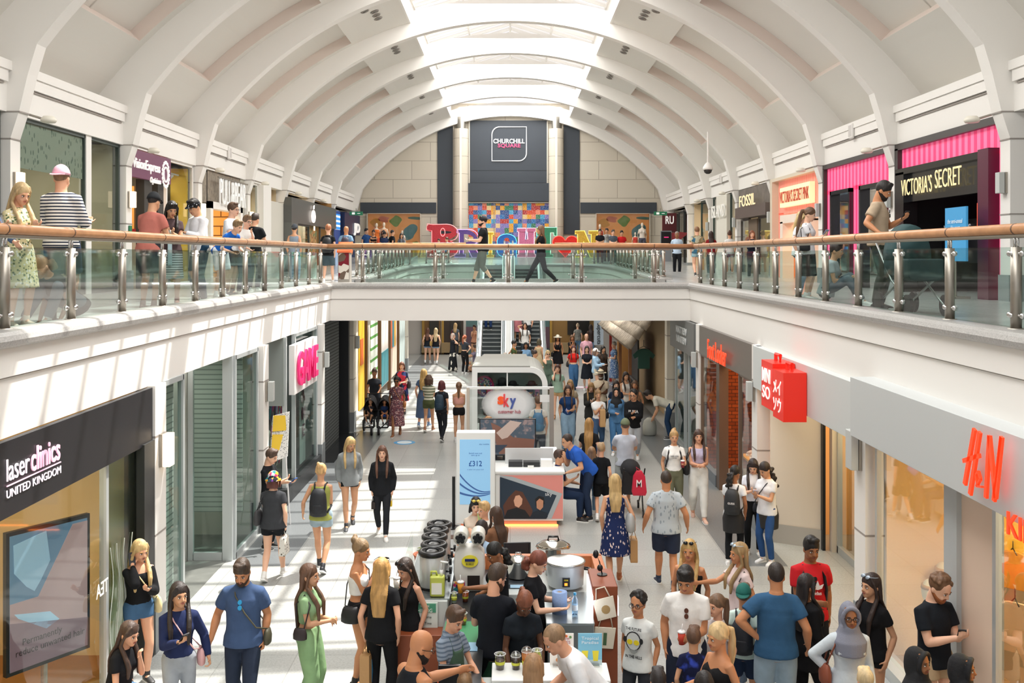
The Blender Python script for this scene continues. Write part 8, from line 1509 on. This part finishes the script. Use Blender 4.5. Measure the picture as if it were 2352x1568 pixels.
for i in range(9):
    x=PX(1110+15.5*i,DK+.3); z=1.64; w_=.055+.02*(i%2); c_=('3a4a8a','c83a6a','e8b43a','2f8a7a','7a4a9a','d8d4cc','c8482a','2a3a5a','b86a9a')[i]
    q=empty('toy_box',(x,DK+.3,z),('blue and pink','magenta','yellow','teal','purple','white','red','dark blue','lilac')[i]+' boxed toy on the upper shelf of the toy kiosk','toy'); mk('carton',Buf().box(x-w_,x+w_,DK+.25,DK+.4,z,z+.16+.03*(i%3)),mat(c_,.5),q); mk('face_panel',Buf().box(x-w_*.7,x+w_*.7,DK+.245,DK+.25,z+.03,z+.12),pat('mess','111',s=.15),q)
for i,(px,c_,lb) in enumerate(((1153,'26282c','tall black hat'),(1178,'23252a','black cap'),(1221,'4a3e48','plum felt hat'))):
    x=PX(px,DK+.45); z=1.9; q=empty('hat',(x,DK+.45,z),lb+' on the stand at the top of the toy kiosk','hat'); mk('crown',Buf().lathe((x,DK+.45,z),[(.10,0),(.10,.05+.08*(i==0)),(.07,.10+.08*(i==0)),(.02,.11+.08*(i==0))],20),mat(c_,.8),q,True); mk('brim',Buf().lathe((x,DK+.45,z),[(.15,0),(.15,.008)],20),mat(c_,.8),q); mk('stand',Buf().cyl((x,DK+.45,1.64),(x,DK+.45,z),.01,n=6),STEEL,q)
x=PX(1112,DK+.3); q=empty('round_toy_case',(x,DK+.4,1.64),'big round magenta toy case at the left of the toy kiosk','toy'); mk('rim',Buf().tube([(x+.21*cos(t),DK+.5,1.88+.22*sin(t)) for t in np.linspace(0,2*pi,26,endpoint=False)],.03,8,closed=True),mat('c8326e',.4),q,True); mk('face',Buf().prism([(.2*cos(t),.21*sin(t)) for t in np.linspace(0,2*pi,24,endpoint=False)],(x,DK+.5,1.88),(1,0,0),(0,0,1),(0,1,0),.03),pat('mess','111',s=.25),q)
# ============================================================ buggies and rucksack
def wheel(o,x,y,r,w=.04,c='1b1b1d'): mk('wheel',Buf().cyl((x-w/2,y,r),(x+w/2,y,r),r,n=20).cyl((x-w/2-.004,y,r),(x+w/2+.004,y,r),r*.55,n=14,m=1),[mat(c,.7),mat('8a8c8e',.4)],o)
X,Y=PX(866,28.4),28.4; o=empty('double_buggy',(X,Y,0),'black double buggy carrying two small children, facing forward','buggy'); BK=mat('1d1e20',.8)
for s in(-1,1):
    cx_=X+s*.20
    mk('hood',Buf().loft([[(cx_+.19*cos(t),Y+.35-.36*q,.62+.02+(.40*(1-q*.25))*sin(t)) for t in np.linspace(0,pi,12)] for q in(0,.35,.7,1.)],cap=False).add([(cx_-.19,Y+.35,.55),(cx_+.19,Y+.35,.55),(cx_+.19,Y+.36,.95),(cx_-.19,Y+.36,.95)],[(0,1,2,3)]),mat('26262a',.85),o,True)
    mk('seat',Buf().box(cx_-.17,cx_+.17,Y-.1,Y+.22,.40,.45).add([(cx_-.17,Y+.2,.43),(cx_+.17,Y+.2,.43),(cx_+.17,Y+.36,.92),(cx_-.17,Y+.36,.92)],[(0,1,2,3)]),BK,o); mk('footrest',Buf().box(cx_-.14,cx_+.14,Y-.42,Y-.3,.2,.22).box(cx_-.16,cx_-.14,Y-.4,Y-.1,.2,.42).box(cx_+.14,cx_+.16,Y-.4,Y-.1,.2,.42),BK,o)
for x in(-.42,.42): wheel(o,X+x,Y+.35,.15,.05)
wheel(o,X-.1,Y-.38,.13,.05); wheel(o,X+.1,Y-.38,.13,.05)
mk('chassis',Buf().tube([(X-.4,Y+.35,.15),(X-.38,Y+.3,.4),(X-.38,Y+.75,1.02),(X+.38,Y+.75,1.02),(X+.38,Y+.3,.4),(X+.4,Y+.35,.15)],.018,8).tube([(X-.38,Y+.3,.38),(X-.1,Y-.38,.15)],.016,6).tube([(X+.38,Y+.3,.38),(X+.1,Y-.38,.15)],.016,6),BLKP,o,True)
X,Y=PX(1452,19.3),19.5; o=empty('pushchair',(X,Y,0),'folded hood pushchair with thin black wheels in front of the man in grey','buggy'); 
mk('hood',Buf().ell((X,Y+.1,.85),.2,.25,.2),mat('1f2024',.85),o,True); mk('seat',Buf().box(X-.18,X+.18,Y-.1,Y+.3,.4,.46).box(X-.18,X+.18,Y-.12,Y-.08,.4,.85),BK,o); mk('chassis',Buf().tube([(X-.2,Y-.3,.08),(X-.2,Y-.1,.5),(X-.2,Y-.55,1.0)],.014,6).tube([(X+.2,Y-.3,.08),(X+.2,Y-.1,.5),(X+.2,Y-.55,1.0)],.014,6).tube([(X-.2,Y-.1,.5),(X-.2,Y+.45,.08)],.014,6).tube([(X+.2,Y-.1,.5),(X+.2,Y+.45,.08)],.014,6),BLKP,o,True)
for x in(-.2,.2): wheel(o,X+x,Y-.3,.08,.03); wheel(o,X+x,Y+.45,.08,.03)
x=PX(1468,19.0); o=empty('carrier_bag',(x,19.0,.5),'bright red carrier bag with white lettering hanging from the pushchair','bag'); mk('bag',Buf().loft([[(x-a,19.0-b_,z),(x+a,19.0-b_,z),(x+a,19.0+b_,z),(x-a,19.0+b_,z)] for a,b_,z in((.12,.04,.48),(.14,.06,.55),(.11,.05,.85),(.05,.03,.95))]),mat('c81f3e',.4),o,bevel=.01); mk('handle',Buf().tube([(x-.04,19,.94),(x-.06,19,1.02),(x+.04,19,.94)],.006,5),mat('c81f3e',.4),o); text('lettering','M',(x-.01,18.93,.72),.1,.14,'F',.003,mat('f4e8ea',.5),o,.01)
X,Y=PX(2098,13.3),13.3; X=5.35; o=empty('pram',(X,Y,ZU),'dark green hooded pram beside the bearded man on the right gallery','buggy'); z=ZU
mk('hood',Buf().loft([[(X+.24*cos(t),Y+.36-.45*q,z+.72+(.50-.06*abs(q-.4))*sin(t)) for t in np.linspace(0,pi,14)] for q in(0,.3,.6,1.)],cap=True),mat('2c4a4c',.8),o,True); mk('carrycot',Buf().loft([[(X-a,Y-.5,z+h),(X+a,Y-.5,z+h),(X+a,Y+.36,z+h),(X-a,Y+.36,z+h)] for a,h in((.17,.45),(.23,.5),(.24,.74))]),mat('24383c',.8),o,bevel=.03); mk('chassis',Buf().tube([(X-.22,Y-.5,z+.15),(X-.22,Y+.1,z+.45),(X-.22,Y+.7,z+1.0),(X+.22,Y+.7,z+1.0),(X+.22,Y+.1,z+.45),(X+.22,Y-.5,z+.15)],.016,6).tube([(X-.22,Y+.5,z+.15),(X-.22,Y-.3,z+.5)],.016,6).tube([(X+.22,Y+.5,z+.15),(X+.22,Y-.3,z+.5)],.016,6),mat('b8bcbc',.3,.7),o,True)
for a in(-.24,.24):
    for b_ in(-.5,.5): mk('wheel',Buf().cyl((X+a-.02,Y+b_,z+.14),(X+a+.02,Y+b_,z+.14),.14,n=20),BLKP,o)
x=PX(1492,28.0); o=empty('rucksack',(x,28.0,0),'pale grey rucksack standing on the floor by the cream pillar','bag'); mk('bag',Buf().loft([ring(np.array((x,28.0,zz)),np.array((rx,0,0)),np.array((0,ry,0)),16) for zz,rx,ry in((0,.15,.10),(.04,.19,.14),(.25,.2,.14),(.42,.16,.11),(.5,.07,.05))]),mat('b4b4aa',.8,bump=.3,bs=25),o,True); mk('strap',Buf().tube([(x-.03,28.0,.49),(x,28.0,.56),(x+.03,28.0,.49)],.01,5),mat('8a8a82',.8),o)
# mannequins
SKM=mat('efe0cc',.35)
def mannequin(px,py,D,z0,h,lb,c1,c2,arms=1):
    k=h/1.8; X,Y=PX(px,D),D; o=empty('mannequin',(X,Y,z0),lb,'mannequin'); B=Buf(); T=lambda x,y,z:(X+x*k,Y+y*k,z0+z*k)
    g=skeleton(h,'f','stand',('down','down'),0,(0,0),.9,0); torso(B,g); B2=Buf()
    for i in(0,1): limb(B,[g.sh[i],g.el[i],g.wr[i],g.wr[i]+V3(0,0,-.14*k)],[.045*k,.034*k,.022*k,.015*k]); limb(B,[g.hip[i],g.knee[i],g.ank[i]+V3(0,0,-.04*k)],[.08*k,.05*k,.035*k])
    B.ell(g.H(0,0,.12),.075*k,.095*k,.12*k); limb(B,[g.neck,g.H(0,.01,.05)],[.05*k,.045*k])
    q=mk('figure',B,SKM,None,True); q.parent=o; RJ.append((q,.022,4,None))
    C=Buf(); torso(C,g,.014,-.02,.46); q=mk('top',C,mat(c1,.8),None,True); q.parent=o
    C=Buf(); torso(C,g,.016,-.13,.02); 
    for i in(0,1): limb(C,[g.hip[i],(g.hip[i]+g.knee[i])/2],[.10*k,.09*k])
    q=mk('shorts',C,mat(c2,.8),None,True); q.parent=o; b=Buf().box(-.25,.25,-.2,.2,-.02,.01); q=mk('base',b,WHITE,None); q.parent=o
mannequin(865,503,54.25,4.97,1.86,'mannequin in an orange top, leftmost in the left orange display window','e87a34','c8502a'); mannequin(882,502,54.25,4.97,1.9,'pale mannequin in a floral shirt, second in the left orange display window','e8b088','d89a7a'); mannequin(924,520,54.25,4.97,1.45,'small mannequin in a white vest in the left orange display window','dcd4cc','7a9ab0')
mannequin(1378,507,54.25,4.97,1.8,'mannequin in a red top at the left edge of the right orange display window','c8402c','b89a7a'); mannequin(1459,526,54.25,4.97,1.35,'small mannequin in a red swimsuit in the right orange display window','d8483a','d8483a'); mannequin(1475,503,54.25,4.97,1.88,'tall mannequin in a white t-shirt in the right orange display window','e8ddd0','4a4a58')
for x,y,c_,lb in((2136,1318,'c88a3a','pale mannequin head with an orange headband in the children clothes window'),(2166,1278,'e0a050','taller pale mannequin head behind the first in the children clothes window')):
    D=11.9 if x<2150 else 12.3; X=5.05 if x<2150 else 5.3; X=PX(x,D); Z=PZ(y+40,D); o=empty('mannequin_bust',(X,D,Z),lb,'mannequin'); mk('head',Buf().ell((X,D,Z),.095,.11,.15,n=18,k=12),mat('f6e4c4',.3,em=.05),o,True); mk('neck',Buf().cyl((X,D,Z-.3),(X,D,Z-.08),.07,.05,n=16),mat('f6e4c4',.3),o,True); mk('headband',Buf().lathe((X,D,Z+.04),[(.105,0),(.10,.045)],20),mat(c_,.6),o,True); mk('bust_stand',Buf().lathe((X,D,0),[(.16,0),(.14,.02),(.03,.04),(.03,Z-.55),(.13,Z-.5),(.17,Z-.35),(.08,Z-.27)],20),mat('b8c8cc',.5),o,True)
# clothes in the children window
def top_on_hanger(x,y,z,c,lb,w=.34):
    o=empty('hanging_garment',(x,y,z),lb,'clothes'); P_=[(-.5,0),(.5,0),(.5,1.0),(.72,.75),(.95,.95),(.6,1.45),(.2,1.55),(-.2,1.55),(-.6,1.45),(-.95,.95),(-.72,.75),(-.5,1.0)]
    mk('garment',Buf().prism([(u*w*.5,v*w*.5) for u,v in P_],(x,y,z),(.7,-.71,0),(0,0,1),(.71,.7,0),.03),mat(c,.8,bump=.3,bs=20,em=.04),o,bevel=.008); mk('hanger',Buf().tube([(x,y+.08,z+w*.75),(x,y,z+w*.85),(x,y-.08,z+w*.75)],.007,5).tube([(x,y,z+w*.85),(x,y,z+w)],.005,5),BLKP,o,True)
top_on_hanger(5.18,10.35,1.98,'e9b83f','yellow t-shirt with a big cat print in the children clothes window',.62); top_on_hanger(5.2,10.3,1.6,'cf8d2e','mustard top on a black hanger in the children clothes window',.5); top_on_hanger(5.12,10.1,1.02,'b8a38c','taupe cardigan on a black hanger in the children clothes window',.66)
text('lettering','PANTHERS',(5.14,10.30,2.36),.30,.06,((.7,-.71,0),(0,0,1),(-.71,-.7,0)),.003,mat('2f7a4a',.6),bpy.data.objects['hanging_garment'],.0)
finish_bodies(); finish_texts()
# ============================================================ camera, light
cd=bpy.data.cameras.new('camera'); cam=bpy.data.objects.new('camera',cd); COL.objects.link(cam)
cam.location=(0,0,CZ); cam.rotation_euler=(pi/2,0,0); cd.sensor_width=36; cd.lens=F*36/2352; cd.shift_x=(1176-CX)/2352; cd.shift_y=-(784-HY)/2352; cd.clip_end=300
sc.camera=cam
w=bpy.data.worlds.new('sky'); sc.world=w; w.use_nodes=True; bg=w.node_tree.nodes['Background']; bg.inputs[0].default_value=(.93,.90,.905,1); bg.inputs[1].default_value=1.02
sl=bpy.data.lights.new('sun','SUN'); sl.energy=7.5; sl.angle=.01; sl.color=(1,.95,.88); so=bpy.data.objects.new('sun',sl); COL.objects.link(so)
so.rotation_euler=Vector((-.36,-.36,-1)).to_track_quat('-Z','Y').to_euler()
def area(loc,size,e,rot=(0,0,0),c=(1,.96,.92),sy=None,nm='ceiling_lamp'):
    l=bpy.data.lights.new(nm,'AREA'); l.energy=e; l.size=size; l.color=c
    if sy: l.shape='RECTANGLE'; l.size_y=sy
    o=bpy.data.objects.new(nm,l); COL.objects.link(o); o.location=loc; o.rotation_euler=rot; return o
# added area lamps under the rooflight glazing, standing in for dimmed sky light
for y in(6,17,28,39,50): area((0,y,13.2),5.6,900,sy=10.,c=(1.,.99,.965),nm='rooflight_fill')
for x,y,z,e,sx_ in((0,27.6,3.36,90,6),(0,50,3.36,130,7),(-3,49.8,3.36,40,2),(3.9,36,3.2,40,1),(5.5,11,7.3,0,1)):
    if e: area((x,y,z),sx_,e,sy=2.5,c=(1,.93,.84))
for s,y,z,e,c in SHOPLIGHTS: area((s,y,z),1.6,e,c=c,nm='shop_lamp',sy=2.4)
sc.view_settings.view_transform='Standard'; sc.view_settings.look='None'; sc.view_settings.gamma=1; sc.view_settings.exposure=0.13; sc.view_settings.use_curve_mapping=False
sc.cycles.max_bounces=8; sc.cycles.diffuse_bounces=4; sc.cycles.glossy_bounces=3; sc.cycles.transmission_bounces=6; sc.cycles.transparent_max_bounces=16
sc.cycles.caustics_reflective=False; sc.cycles.caustics_refractive=False; sc.cycles.sample_clamp_indirect=6
